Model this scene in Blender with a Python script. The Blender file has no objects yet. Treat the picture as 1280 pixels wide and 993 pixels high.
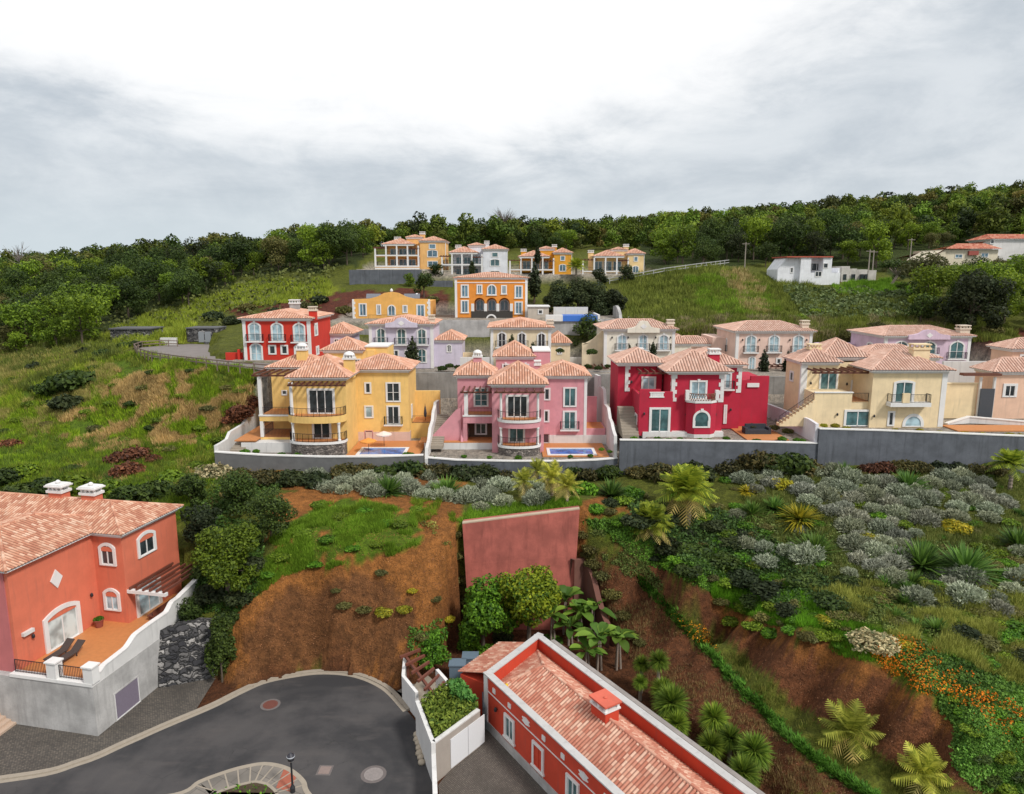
import bpy, math, random
import numpy as np
from mathutils import Vector
random.seed(7); rng = np.random.default_rng(7)
scene = bpy.context.scene
COL = scene.collection
# ------------------------------------------------------------------ camera
FPX, PITCH, CAMH = 880.0, math.radians(9.768), 32.0      # focal length in photo pixels, tilt down, eye height
cam = bpy.data.cameras.new("camera"); cam.sensor_fit = 'HORIZONTAL'; cam.sensor_width = 36
cam.lens = 36*FPX/1280; cam.clip_start = 0.5; cam.clip_end = 20000
cam_o = bpy.data.objects.new("camera", cam); COL.objects.link(cam_o)
cam_o.location = (0, 0, CAMH); cam_o.rotation_euler = (math.pi/2-PITCH, 0, 0)
scene.camera = cam_o
# ------------------------------------------------------------------ light and exposure
SUN_DIR = Vector((0.55, -0.50, 0.80)).normalized()
SUN_EL = math.asin(SUN_DIR.z); SUN_AZ = math.atan2(SUN_DIR.x, SUN_DIR.y)
sl = bpy.data.lights.new("sun", 'SUN'); sl.energy = 2.9; sl.angle = math.radians(9); sl.color = (1, .96, .9)
so = bpy.data.objects.new("sun", sl); COL.objects.link(so)
so.rotation_euler = (-SUN_DIR).to_track_quat('-Z', 'Y').to_euler()
scene.view_settings.view_transform = 'Standard'; scene.view_settings.look = 'None'
scene.view_settings.exposure = 0.0; scene.view_settings.gamma = 1.0
scene.view_settings.use_curve_mapping = False
world = bpy.data.worlds.new("World"); scene.world = world; world.use_nodes = True

class NT:
    """small node-tree helper"""
    def __init__(s, tree): s.t = tree; s.n = tree.nodes; s.l = tree.links
    def new(s, kind, ins=None, **props):
        n = s.n.new(kind)
        for k, v in props.items(): setattr(n, k, v)
        for k, v in (ins or {}).items(): s.put(n.inputs[k], v)
        return n
    def put(s, sock, v):
        if isinstance(v, bpy.types.NodeSocket): s.l.new(v, sock)
        elif isinstance(v, bpy.types.Node): s.l.new(v.outputs[0], sock)
        else:
            if isinstance(v, (tuple, list)) and len(v) == 3 and sock.type == 'RGBA': v = (*v, 1)
            sock.default_value = v
    def math(s, op, a, b=0.0, c=0.0, clamp=False):
        n = s.new('ShaderNodeMath', {0: a, 1: b, 2: c}, operation=op); n.use_clamp = clamp; return n.outputs[0]
    def vmath(s, op, a, b=(0, 0, 0), out=0):
        n = s.new('ShaderNodeVectorMath', {0: a, 1: b}, operation=op); return n.outputs[out]
    def mix(s, f, a, b, blend='MIX'):
        n = s.n.new('ShaderNodeMix'); n.data_type = 'RGBA'; n.blend_type = blend
        s.put(n.inputs[0], f); s.put(n.inputs[6], a); s.put(n.inputs[7], b); return n.outputs[2]
    def noise(s, scale, detail=3, rough=.55, vec=None, out='Fac', dist=0.0):
        n = s.new('ShaderNodeTexNoise', {'Scale': scale, 'Detail': detail, 'Roughness': rough, 'Distortion': dist})
        if vec is not None: s.put(n.inputs['Vector'], vec)
        return n.outputs[out]
    def rng(s, v, a, b, c=0., d=1.):
        n = s.new('ShaderNodeMapRange', {0: v, 1: a, 2: b, 3: c, 4: d}, interpolation_type='SMOOTHSTEP'); return n.outputs[0]
    def scale(s, v, sc):
        n = s.new('ShaderNodeMapping', {'Vector': v, 'Scale': sc}); return n.outputs[0]

def build_world():
    w = NT(world.node_tree); w.n.clear()
    sky = w.new('ShaderNodeTexSky', sky_type='NISHITA'); sky.sun_disc = False
    sky.sun_elevation = SUN_EL; sky.sun_rotation = SUN_AZ
    d = w.new('ShaderNodeTexCoord').outputs['Generated']
    sep = w.new('ShaderNodeSeparateXYZ', {0: d}); z = w.math('MAXIMUM', sep.outputs[2], 0.0)
    n1 = w.noise(1.0, 7, .60, w.vmath('ADD', w.scale(d, (2.6, 2.6, 6.5)), (3.4, 1.7, .3)), dist=.5)      # cloud bodies
    n2 = w.noise(1.0, 7, .62, w.vmath('ADD', w.scale(d, (6.0, 6.0, 15.0)), (7.3, 9.2, 2.0)), dist=.4)    # wisps
    az = w.math('DIVIDE', sep.outputs[0], w.math('MAXIMUM', sep.outputs[1], .25))
    # the veil is thin and white high ahead; its lower edge lifts towards both sides, more so to the right
    edge = w.math('ADD', .150, w.math('ADD', w.math('MULTIPLY', w.math('POWER', w.math('ABSOLUTE', az), 1.6), .09), w.math('MULTIPLY', w.math('MAXIMUM', az, 0.0), .20)))
    h = w.math('ADD', w.math('SUBTRACT', z, edge), w.math('ADD', w.math('MULTIPLY', w.math('SUBTRACT', n1, .5), .20), w.math('MULTIPLY', w.math('SUBTRACT', n2, .5), .12)))
    bright = w.rng(h, -.035, .085); up = w.rng(z, .38, .70); bright = w.math('MAXIMUM', bright, up)
    cl = w.rng(w.math('ADD', w.math('MULTIPLY', n1, .55), w.math('MULTIPLY', n2, .45)), .38, .62)
    grey = w.mix(cl, (5.6, 6.15, 6.7), (7.7, 8.1, 8.45))
    grey = w.mix(w.rng(z, .0, .13), (6.5, 7.35, 7.95), grey)
    whitec = w.mix(up, (10.8, 10.8, 10.8), (8.5, 8.6, 8.8))
    cloud = w.mix(bright, grey, whitec)
    colr = w.mix(.93, sky.outputs[0], cloud)
    bg = w.new('ShaderNodeBackground', {'Color': colr, 'Strength': 0.1})
    w.l.new(bg.outputs[0], w.new('ShaderNodeOutputWorld').inputs['Surface'])
build_world()

# ------------------------------------------------------------------ from the photo's pixels to metres
SP, CP = math.sin(PITCH), math.cos(PITCH)
def kk(py): yc = (496.5-py)/FPX; return (SP-yc*CP)/(CP+yc*SP)
def ss(py): yc = (496.5-py)/FPX; return 1/(CP+yc*SP)
def PY(px, py, Y): return ((px-640)/FPX*ss(py)*Y, Y, CAMH-Y*kk(py))
def PZ(px, py, Z): return PY(px, py, (CAMH-Z)/kk(py))
def pix(x, y, z):
    dy, dz = y, z-CAMH
    f = dy*CP-dz*SP; u = dy*SP+dz*CP
    return 640+FPX*x/f, 496.5-FPX*u/f

# ------------------------------------------------------------------ materials
MATS = {}
def mat(name, fn):
    if name in MATS: return MATS[name]
    m = bpy.data.materials.new(name); m.use_nodes = True
    t = NT(m.node_tree); t.n.clear()
    out = t.new('ShaderNodeOutputMaterial')
    b = t.new('ShaderNodeBsdfPrincipled')
    sh = fn(t, b) or b
    t.l.new(sh.outputs[0], out.inputs['Surface'])
    MATS[name] = m; return m
def bump(t, h, strength, dist=.05):
    return t.new('ShaderNodeBump', {'Height': h, 'Strength': strength, 'Distance': dist}).outputs[0]
def plaster(name, c, var=.10, rough=.85, stain=.36, bs=.25):
    def f(t, b):
        g = t.new('ShaderNodeTexCoord').outputs['Object']
        n = t.noise(.7, 5, .6, g); n2 = t.noise(1.0, 4, .6, t.scale(g, (2.6, 2.6, .3)))
        lo = tuple(x*(1-var) for x in c); hi = tuple(min(1, x*(1+var*.6)) for x in c)
        col = t.mix(t.rng(n, .3, .7), lo, hi)
        dirty = tuple(x*.72+.02 for x in c)
        col = t.mix(t.math('MULTIPLY', t.rng(n2, .5, .78), stain*2), col, dirty)
        t.put(b.inputs['Base Color'], col); b.inputs['Roughness'].default_value = rough
        t.put(b.inputs['Normal'], bump(t, t.noise(25, 3, .6, g), bs, .02))
    return mat(name, f)
def plain(name, c, rough=.5, metal=0.0, var=.15, sc=6.0):
    def f(t, b):
        g = t.new('ShaderNodeTexCoord').outputs['Object']
        n = t.noise(sc, 4, .6, g)
        t.put(b.inputs['Base Color'], t.mix(n, tuple(x*(1-var) for x in c), tuple(min(1, x*(1+var)) for x in c)))
        b.inputs['Roughness'].default_value = rough; b.inputs['Metallic'].default_value = metal
    return mat(name, f)
def glass(name, c, rough=.12):
    def f(t, b):
        g = t.new('ShaderNodeTexCoord').outputs['Object']
        n = t.noise(.9, 2, .5, g)
        t.put(b.inputs['Base Color'], t.mix(t.rng(n, .35, .65), tuple(x*.6 for x in c), tuple(x*1.3 for x in c)))
        b.inputs['Roughness'].default_value = rough; b.inputs['Specular IOR Level'].default_value = .8
    return mat(name, f)
def concrete(name, c, streak=.5):
    def f(t, b):
        g = t.new('ShaderNodeTexCoord').outputs['Object']
        n = t.noise(.5, 5, .6, g); n2 = t.noise(1.3, 5, .65, t.scale(g, (1.5, 1.5, .12))); n3 = t.noise(9, 4, .6, g)
        col = t.mix(t.rng(n, .3, .7), tuple(x*.75 for x in c), tuple(x*1.2 for x in c))
        col = t.mix(t.math('MULTIPLY', t.rng(n2, .48, .72), streak), col, tuple(x*.38 for x in c))
        col = t.mix(t.math('MULTIPLY', t.rng(n3, .45, .7), .25), col, tuple(x*.6 for x in c))
        t.put(b.inputs['Base Color'], col); b.inputs['Roughness'].default_value = .9
        # board / pour joints
        br = t.new('ShaderNodeTexBrick', {'Vector': t.vmath('ADD', t.scale(g, (1, 1, 1)), (0, 0, 0)), 'Scale': 1.0, 'Mortar Size': .012, 'Brick Width': 2.4, 'Row Height': 1.2})
        t.put(b.inputs['Normal'], bump(t, t.math('ADD', t.math('MULTIPLY', n3, .5), br.outputs['Fac']), .25, .03))
    return mat(name, f)
def tiles(name, a, b2, c2, d2):
    """barrel tiles: u counts tile columns, v counts tile rows"""
    def f(t, b):
        uv = t.new('ShaderNodeUVMap', uv_map='uv').outputs[0]
        s = t.new('ShaderNodeSeparateXYZ', {0: uv})
        cu = t.math('FLOOR', s.outputs[0]); cv = t.math('FLOOR', s.outputs[1])
        wn = t.new('ShaderNodeTexWhiteNoise', {'Vector': t.new('ShaderNodeCombineXYZ', {0: cu, 1: cv, 2: 0.0}).outputs[0]}, noise_dimensions='2D')
        ramp = t.new('ShaderNodeValToRGB', {0: wn.outputs[0]}); e = ramp.color_ramp
        e.elements[0].position = 0; e.elements[0].color = (*a, 1); e.elements[1].position = 1; e.elements[1].color = (*d2, 1)
        for p_, c_ in ((.4, b2), (.75, c2)): x = e.elements.new(p_); x.color = (*c_, 1)
        g = t.new('ShaderNodeTexCoord').outputs['Object']
        col = t.mix(t.math('MULTIPLY', t.rng(t.noise(.45, 4, .6, g), .45, .75), .45), ramp.outputs[0], tuple(x*.62 for x in b2))
        col = t.mix(t.math('MULTIPLY', t.rng(t.noise(5, 4, .7, g), .55, .75), .3), col, (.11, .075, .05))
        fu = t.math('FRACT', s.outputs[0])     # groove shade painted into the colour of the channels between the barrels
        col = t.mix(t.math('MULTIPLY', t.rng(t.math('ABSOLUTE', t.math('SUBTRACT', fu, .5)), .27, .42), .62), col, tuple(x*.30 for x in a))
        t.put(b.inputs['Base Color'], col); b.inputs['Roughness'].default_value = .85
        fr = t.math('FRACT', s.outputs[1])
        t.put(b.inputs['Normal'], bump(t, t.math('POWER', t.math('SUBTRACT', 1.0, fr), 2.0), .8, .05))
    return mat(name, f)
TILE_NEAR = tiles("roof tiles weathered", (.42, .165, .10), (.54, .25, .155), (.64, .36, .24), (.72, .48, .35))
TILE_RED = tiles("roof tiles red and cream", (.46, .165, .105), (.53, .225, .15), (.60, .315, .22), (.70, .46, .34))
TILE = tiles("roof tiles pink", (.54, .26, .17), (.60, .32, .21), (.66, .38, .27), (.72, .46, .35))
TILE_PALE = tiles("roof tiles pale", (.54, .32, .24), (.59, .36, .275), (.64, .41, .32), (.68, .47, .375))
WHITE = plaster("white trim", (.74, .73, .715), .05, .7, .2)
OFFW = plaster("off white wall", (.66, .65, .635), .07, .85, .4)
GREYW = concrete("pale grey concrete", (.42, .41, .40), .35)
GREYMID = concrete("grey wall render", (.27, .265, .25), .45)
DARKC = concrete("dark concrete block", (.115, .125, .145), .5)
TERRA = concrete("terracotta render", (.38, .105, .08), .45)
WOOD = plain("dark brown pergola wood", (.13, .045, .025), .6, 0, .3, 4)
WOOD2 = plain("weathered red brown wood", (.15, .048, .03), .6, 0, .3, 4)
IRON = plain("black iron", (.03, .03, .035), .5, .3)
GL_BLUE = glass("window glass blue", (.10, .19, .25))
GL_CURT = glass("window with pale curtain", (.36, .50, .56), .2)
GL_DARK = glass("window glass dark", (.035, .045, .05))
GL_TEAL = glass("window glass teal", (.07, .15, .16))
GL_WHITE = glass("frosted white glass", (.48, .56, .56), .3)
DECK = plain("orange terrace tile", (.52, .21, .07), .6, 0, .2, 3)
POOLW = glass("pool water blue", (.02, .17, .50), .06)
POOLC = plain("blue pool cover", (.05, .18, .62), .4, 0, .1, 2)
SOLAR = plain("dark solar panel", (.04, .045, .07), .2, .2)
def stone(name, lo, hi, mort, sc):
    def f(t, b):
        g = t.new('ShaderNodeTexCoord').outputs['Object']
        v = t.scale(t.vmath('ADD', g, t.vmath('SCALE', t.noise(1.5, 2, .5, g, 'Color'), (0, 0, 0))), (sc, sc, sc*2.0))
        vo = t.new('ShaderNodeTexVoronoi', {'Vector': v, 'Scale': 1.0}); ve = t.new('ShaderNodeTexVoronoi', {'Vector': v, 'Scale': 1.0}, feature='DISTANCE_TO_EDGE')
        sp = t.new('ShaderNodeSeparateColor', {0: vo.outputs['Color']})
        col = t.mix(t.math('POWER', sp.outputs[0], 2.2), lo, hi)
        col = t.mix(t.rng(ve.outputs[0], .02, .09), mort, col)
        t.put(b.inputs['Base Color'], col); b.inputs['Roughness'].default_value = .9
        t.put(b.inputs['Normal'], bump(t, t.rng(ve.outputs[0], 0, .25), .9, .12))
    return mat(name, f)
STONE = stone("dry stone dark basalt", (.035, .035, .04), (.40, .38, .36), (.02, .02, .02), 1.6)
STONE2 = stone("stone cladding", (.10, .085, .08), (.42, .36, .32), (.18, .16, .14), 2.6)
def asphalt(t, b):
    g = t.new('ShaderNodeTexCoord').outputs['Object']
    n = t.noise(.16, 5, .6, g); n2 = t.noise(14, 4, .7, g); n3 = t.noise(.5, 4, .6, t.scale(g, (.5, 1.6, 1)))
    col = t.mix(t.rng(n, .38,   .62), (.030, .029, .031), (.078, .072, .071))
    col = t.mix(t.math('MULTIPLY', t.rng(n3, .5, .75), .55), col, (.105, .092, .086))
    col = t.mix(t.math('MULTIPLY', n2, .5), col, (.034, .034, .038))
    ck = t.new('ShaderNodeTexVoronoi', {'Vector': t.vmath('ADD', g, t.vmath('SCALE', t.noise(.8, 4, .6, g, 'Color'), (0, 0, 0))), 'Scale': .33}, feature='DISTANCE_TO_EDGE').outputs[0]
    col = t.mix(t.math('MULTIPLY', t.math('SUBTRACT', 1.0, t.rng(ck, .002, .010)), t.math('MULTIPLY', t.rng(t.noise(.3, 3, .5, g), .52, .64), .5)), col, (.02, .02, .02))
    ring = t.new('ShaderNodeTexWave', {'Vector': t.vmath('SUBTRACT', g, (-13.0, 40.0, 0.0)), 'Scale': .16, 'Distortion': 5.0, 'Detail': 4.0}, wave_type='RINGS', rings_direction='Z').outputs['Fac']
    col = t.mix(t.math('MULTIPLY', t.rng(ring, .6, .95), .10), col, (.10, .092, .088))
    t.put(b.inputs['Base Color'], col); b.inputs['Roughness'].default_value = .85
    t.put(b.inputs['Normal'], bump(t, t.noise(60, 2, .6, g), .3, .01))
ASPHALT = mat("asphalt", asphalt)
def setts(name, lo, hi, mort, w, h, ang=0.0):
    def f(t, b):
        g = t.new('ShaderNodeTexCoord').outputs['Object']
        mp = t.new('ShaderNodeMapping', {'Vector': g, 'Rotation': (0, 0, ang)}).outputs[0]
        br = t.new('ShaderNodeTexBrick', {'Vector': mp, 'Color1': lo, 'Color2': hi, 'Mortar': mort, 'Scale': 1.0, 'Mortar Size': .018, 'Brick Width': w, 'Row Height': h})
        col = t.mix(t.math('MULTIPLY', t.rng(t.noise(.4, 5, .6, g), .4, .7), .6), br.outputs['Color'], tuple(x*.55 for x in lo))
        t.put(b.inputs['Base Color'], col); b.inputs['Roughness'].default_value = .85
        t.put(b.inputs['Normal'], bump(t, t.math('SUBTRACT', 1.0, br.outputs['Fac']), .5, .02))
    return mat(name, f)
SETTS = setts("dark brick paving", (.085, .075, .065), (.16, .135, .11), (.05, .045, .04), .22, .11, .3)
PAVE = setts("concrete pavement", (.17, .155, .135), (.22, .195, .17), (.10, .09, .08), 1.4, 1.4, .5)
DRIVE = setts("cobbled driveway", (.10, .085, .07), (.17, .145, .12), (.06, .05, .045), .12, .12, .8)
SOIL = plain("dark soil", (.06, .04, .022), .95, 0, .4, 3)
KERB = plain("kerb stone", (.32, .275, .22), .85, 0, .2, 3)

# ------------------------------------------------------------------ mesh builder
class MB:
    def __init__(s): s.v = []; s.f = []; s.uv = []
    def add(s, vs, fs):
        o = len(s.v); s.v += [tuple(map(float, q)) for q in vs]; s.f += [tuple(i+o for i in q) for q in fs]; return s
    def box(s, x0, x1, y0, y1, z0, z1):
        if x0 > x1: x0, x1 = x1, x0
        if y0 > y1: y0, y1 = y1, y0
        if z0 > z1: z0, z1 = z1, z0
        return s.add([(x0,y0,z0),(x1,y0,z0),(x1,y1,z0),(x0,y1,z0),(x0,y0,z1),(x1,y0,z1),(x1,y1,z1),(x0,y1,z1)],
              [(0,3,2,1),(4,5,6,7),(0,1,5,4),(1,2,6,5),(2,3,7,6),(3,0,4,7)])
    def prism(s, poly, z0, z1, ax='z', T=None):
        """extrude an outline (list of 2d points) between two heights along an axis"""
        n = len(poly)
        mk = {'z': lambda p, h: (p[0], p[1], h), 'y': lambda p, h: (p[0], h, p[1]), 'x': lambda p, h: (h, p[0], p[1])}[ax]
        vs = [mk(p, z0) for p in poly]+[mk(p, z1) for p in poly]
        fs = [tuple(range(n))[::-1], tuple(range(n, 2*n))]+[(i, (i+1) % n, n+(i+1) % n, n+i) for i in range(n)]
        return s.add(vs, fs)
    def tube(s, p0, p1, r0, r1=None, n=6):
        r1 = r0 if r1 is None else r1
        p0, p1 = Vector(p0), Vector(p1); d = (p1-p0).normalized()
        a = d.orthogonal().normalized(); b = d.cross(a)
        vs = []
        for p, r in ((p0, r0), (p1, r1)):
            vs += [p+(a*math.cos(2*math.pi*i/n)+b*math.sin(2*math.pi*i/n))*r for i in range(n)]
        fs = [(i, (i+1) % n, n+(i+1) % n, n+i) for i in range(n)]+[tuple(range(n))[::-1], tuple(range(n, 2*n))]
        return s.add(vs, fs)
    def bar(s, p0, p1, w, h):
        """rectangular beam between two points, w wide and h tall"""
        p0, p1 = Vector(p0), Vector(p1); d = (p1-p0).normalized()
        up = Vector((0, 0, 1)) if abs(d.z) < .95 else Vector((0, 1, 0))
        a = d.cross(up).normalized()*w/2; b = a.cross(d).normalized()*h/2
        vs = [p+i*a+j*b for p in (p0, p1) for i, j in ((-1,-1),(1,-1),(1,1),(-1,1))]
        return s.add(vs, [(0,1,2,3),(7,6,5,4),(0,4,5,1),(1,5,6,2),(2,6,7,3),(3,7,4,0)])
    def lathe(s, c, prof, n=12):
        vs = [(c[0]+r*math.cos(2*math.pi*i/n), c[1]+r*math.sin(2*math.pi*i/n), c[2]+z) for r, z in prof for i in range(n)]
        fs = [(j*n+i, j*n+(i+1) % n, (j+1)*n+(i+1) % n, (j+1)*n+i) for j in range(len(prof)-1) for i in range(n)]
        fs += [tuple(range(n))[::-1], tuple(range((len(prof)-1)*n, len(prof)*n))]
        return s.add(vs, fs)
    def build(s, name, m, parent=None, off=(0, 0, 0), loc=None, smooth=False):
        me = bpy.data.meshes.new(name)
        o0 = off if loc is None else loc
        me.from_pydata([(x-o0[0], y-o0[1], z-o0[2]) for x, y, z in s.v], [], s.f)
        if s.uv:
            l = me.uv_layers.new(name='uv'); l.data.foreach_set('uv', np.array(s.uv, dtype=np.float32).ravel())
        if m is not None: me.materials.append(m)
        if smooth: me.polygons.foreach_set('use_smooth', [True]*len(me.polygons))
        me.update()
        o = bpy.data.objects.new(name, me); COL.objects.link(o)
        if parent is not None: o.parent = parent
        if loc is not None: o.location = loc
        return o
def tag(o, label=None, cat=None, group=None, kind=None):
    if label: o['label'] = label
    if cat: o['category'] = cat
    if group: o['group'] = group
    if kind: o['kind'] = kind
    return o
def thing(name, label, cat, loc=(0, 0, 0), rz=0.0, group=None):
    o = bpy.data.objects.new(name, None); COL.objects.link(o); o.empty_display_size = .3
    o.location = loc; o.rotation_euler = (0, 0, rz)
    return tag(o, label, cat, group)
def solo(mb, name, m, loc, label, cat, group=None, kind=None, smooth=False):
    return tag(mb.build(name, m, None, loc=loc, smooth=smooth), label, cat, group, kind)
def copy_tree(o, parent=None):
    c = o.copy(); COL.objects.link(c)
    if parent is not None: c.parent = parent
    for ch in o.children: copy_tree(ch, c)
    return c
# ------------------------------------------------------------------ terrain
ROAD_OUT_PX = [(0,976),(100,954),(155,931),(207,908),(264,884),(300,866),(330,853),(367,845),(405,841),(445,845),(480,860),(505,885),(522,907),(535,945),(543,993)]
road_out = [PZ(x, y, 0)[:2] for x, y in ROAD_OUT_PX]
TP = []           # control points (x, y, z)
def tY(px, py, Y): TP.append(PY(px, py, Y))
def tZ(px, py, Z): TP.append(PZ(px, py, Z))
for x, y in ((-60,30),(-30,30),(0,30),(20,30),(-60,44),(-45,40),(-20,42),(-5,38),(0,50),(-12,46),(-33,47)): TP.append((x, y, 0))
for x, y in ((280,872),(320,855),(367,842),(405,838),(445,842),(480,857),(272,848),(230,856),(197,862)): tZ(x, y, .1)
# bare cut bank above the road
for a in ((300,760,54),(345,712,55.5),(420,700,56),(500,695,57),(560,668,60),(575,652,62),(420,790,52.9),(350,800,53),(480,790,53.4),(400,640,66),(330,620,68),(450,610,70),(520,620,69),
          (600,640,66),(650,622,69),(724,637,62.5),(780,640,64),(540,600,75),(400,592,76),(300,592,76),(640,600,76),(700,597,77),(740,600,76)): tY(*a)
# right bank
for a in ((850,600,74),(950,590,75),(1100,585,75),(1270,600,74),(870,700,60),(870,650,66),(1000,720,56),(1000,650,65),(1150,780,48),(1150,700,57),(1150,640,66),
          (1270,850,43),(1270,750,51),(1270,680,60),(1270,630,68),(780,690,60.5),(830,720,59)): tY(*a)
for a in ((800,725,4.6),(840,765,3.7),(880,810,3.0),(940,868,2.7),(1000,930,2.5),(1090,993,2.0),
          (830,740,4.9),(870,775,3.3),(935,820,3.0),(1000,870,2.8),(1080,915,2.6),(1150,960,2.4),(1230,993,2.2),
          (745,790,.5),(775,820,.4),(830,880,.3),(900,950,.2),(960,993,0)): tZ(*a)
for a in ((800,668,61.4),(835,708,58.2),(870,742,55.6),(935,775,51.6),(1000,803,46.4),(1080,838,43),(1150,872,40),(1230,925,37.0)): tY(*a)
TP += [(70,60,8),(70,40,4.5),(75,76,11),(45,36,5),(60,30,3),(38,28,2.2),(26,30,1.0)]
# west of the villas
for a in ((270,845,.2),): tZ(*a)
for a in ((0,590,75),(200,620,68),(240,690,60),(290,700,59),(258,770,54),(0,540,95),(150,540,90),(262,548,84),(0,480,109),(150,480,101),(300,472,91),(335,472,90.5),(200,460,96),(250,464,93.5),(250,482,90.5),(250,505,87.5),(230,432,114),(190,433,113),(150,415,135),(0,440,130),(0,400,160),(100,400,165),(250,400,145),(330,365,165),(400,355,170),(430,330,190),(200,337,260),(0,366,230),(100,350,250),(330,334,280),
          (450,310,280),(560,312,300),(700,308,320),(800,299,340),(900,290,360),(1000,282,380),(1100,278,400),(1200,268,410),(1280,256,420),
          (440,358,164.5),(480,358,164.5),(525,358,164.5),(480,360,158),(545,362,162.5),(600,366,160),(680,366,160),(740,360,160),(600,320,200),(800,330,200),(450,365,155),(480,402,132),(610,399,134),(850,335,170),(900,340,168),(850,370,150),(800,390,135),(900,400,128),
          (950,372,152),(1030,357,165),(1100,370,150),(1100,400,130),(1200,390,135),(1250,420,118),(1240,440,112),(1220,330,180),(1200,352,166),(1000,300,240),(1200,300,230),(800,310,250),(1280,290,240),(1000,335,185),(1280,350,165)): tY(*a)
TP += [(-90,60,7),(-90,45,4),(-110,80,11),(-140,110,14),(-170,150,18),(-230,230,28),(130,110,20),(160,160,28),(230,230,48),(-42,66,8.6)]
for x in (-400, -150, 0, 150, 400): TP.append((x, 640, 30))
for x in (-300, 0, 300): TP.append((x, 520, 42+x*.04))
for x in (-20, 0, 25, 50): TP.append((x, 97, 14.5)); TP.append((x, 110, 18)); 
TPa = np.array(TP)
_S = np.log(TPa[:, 1])
def _ph(d2): return np.sqrt(d2+.012**2)
def warp(x, y):                         # distances measured in fractions of the range, so near and far points weigh alike
    return np.stack([x/np.maximum(y, 1), np.log(np.maximum(y, 1))*1.0], -1)
_W = warp(TPa[:, 0], TPa[:, 1])
_A = _ph(((_W[:, None]-_W[None])**2).sum(-1)); _n = len(_W)
_M = np.zeros((_n+3, _n+3)); _M[:_n, :_n] = _A-np.eye(_n)*1e-4; _M[:_n, _n] = 1; _M[:_n, _n+1:_n+3] = _W; _M[_n, :_n] = 1; _M[_n+1:_n+3, :_n] = _W.T
_c = np.linalg.solve(_M, np.concatenate([TPa[:, 2], np.zeros(3)]))
def rbf(x, y):
    w = warp(x, y); out = np.zeros(len(w))
    for i in range(0, len(w), 20000):
        q = w[i:i+20000]
        out[i:i+20000] = _ph(((q[:, None]-_W[None])**2).sum(-1))@_c[:_n]+_c[_n]+q@_c[_n+1:]
    return out
def inpoly(x, y, poly):
    r = np.zeros(x.shape, bool); n = len(poly)
    for i in range(n):
        (x1, y1), (x2, y2) = poly[i][:2], poly[(i+1) % n][:2]
        if y1 == y2: continue
        c = ((y1 > y) != (y2 > y)) & (x < (x2-x1)*(y-y1)/(y2-y1)+x1); r ^= c
    return r
def vnoise(x, y, sc, seed=0):
    """smooth value noise, -1..1"""
    x = x/sc+seed*17.3; y = y/sc+seed*9.1
    xi = np.floor(x).astype(np.int64); yi = np.floor(y).astype(np.int64); fx = x-xi; fy = y-yi
    fx = fx*fx*(3-2*fx); fy = fy*fy*(3-2*fy)
    def h(a, b):
        v = np.sin(a*127.1+b*311.7+seed*74.7)*43758.5453; return v-np.floor(v)
    return ((h(xi, yi)*(1-fx)+h(xi+1, yi)*fx)*(1-fy)+(h(xi, yi+1)*(1-fx)+h(xi+1, yi+1)*fx)*fy)*2-1
def fbm(x, y, sc, seed=0, o=4):
    r = 0; a = 1; t = 0
    for i in range(o): r = r+a*vnoise(x, y, sc/2**i, seed+i); t += a; a *= .55
    return r/t
# levelled ground: (outline, height)
near_pad = [(-75,20),(-75,47),(-35.3,47.2)]+[(-27.0,52.0)]+[(-23.8,52.2)]+[(p[0], p[1]+.35) for p in road_out[5:10]]+[(-9.0,50.6),(-7.0,53),(-5.8,56),(-4.9,61.9),(6.8,61.9),(9.1,58.8),(10.3,54.2),(11,49.2),(13.2,44.8),(15,41.6),(17,38.5),(19,32),(20,20)]
left_yard = [(-35.6+a*.98+b*.2, 46.4-a*.2+b*.98) for a, b in ((-26,1.0),(5.5,1.0),(5.5,13.8),(2.2,15.0),(-26,15.0))]
PADS = [(near_pad, 0.0), (left_yard, 3.6),
        ([(-33.5,76.4),(-33.5,97),(15.2,97),(15.2,76.4)], 11.9), ([(15.2,76.4),(15.2,97),(34,97),(34,76.4)], 13.75), ([(34,76.4),(34,97),(92,97),(92,76.4)], 14.85),
        ([(-30,97),(-30,123),(78,123),(78,97)], 17.9), ([(-41.5,98.5),(-41.5,113),(-24,113),(-24,98.5)], 20.2),
        ([(-33,125.4),(-33,150),(4.5,150),(4.5,125.4)], 24.2), ([(4.5,125.2),(4.5,140),(22,140),(22,125.2)], 24.6),
        ([(-38,168.6),(-38,192),(-19,192),(-19,168.6)], 33.6), ([(-19,169.2),(-19,192),(34,192),(34,169.2)], 32.4)]
NU, UM = 340, 1.25
YS = [20.0]
while YS[-1] < 640: YS.append(YS[-1]*(1.0085 if YS[-1] < 130 else 1.013))
YS += [760, 950, 1300, 2000, 4000, 9000]
YS = np.array(YS); US = np.linspace(-UM, UM, NU)
GY, GU = np.meshgrid(YS, US, indexing='ij'); GX = GU*GY
Yc = np.minimum(GY, 640)
GZ = rbf((GU*Yc).ravel(), Yc.ravel()).reshape(GX.shape)
GZ += fbm(GX, GY, 6, 3)*.28*np.clip((GY-45)/20, 0, 1)+fbm(GX, GY, 1.6, 8)*.12
_er = ((GY < 64) & (GY > 48)) | ((GY < 62) & (GX > 6))
GZ += np.where(_er, fbm(GX*1.0, GY, 2.6, 41)*.30+np.abs(fbm(GX, GY*.35, 1.7, 43))*-.75, 0)*np.clip((GY-46)/6, 0, 1)
GZ += fbm(GX, GY, 30, 5)*1.6*np.clip((GY-110)/100, 0, 1)
GZ = np.where(GY > 640, np.maximum(-5, GZ-(GY-640)*.06), GZ)
PADM = np.zeros(GX.shape, bool)
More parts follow.
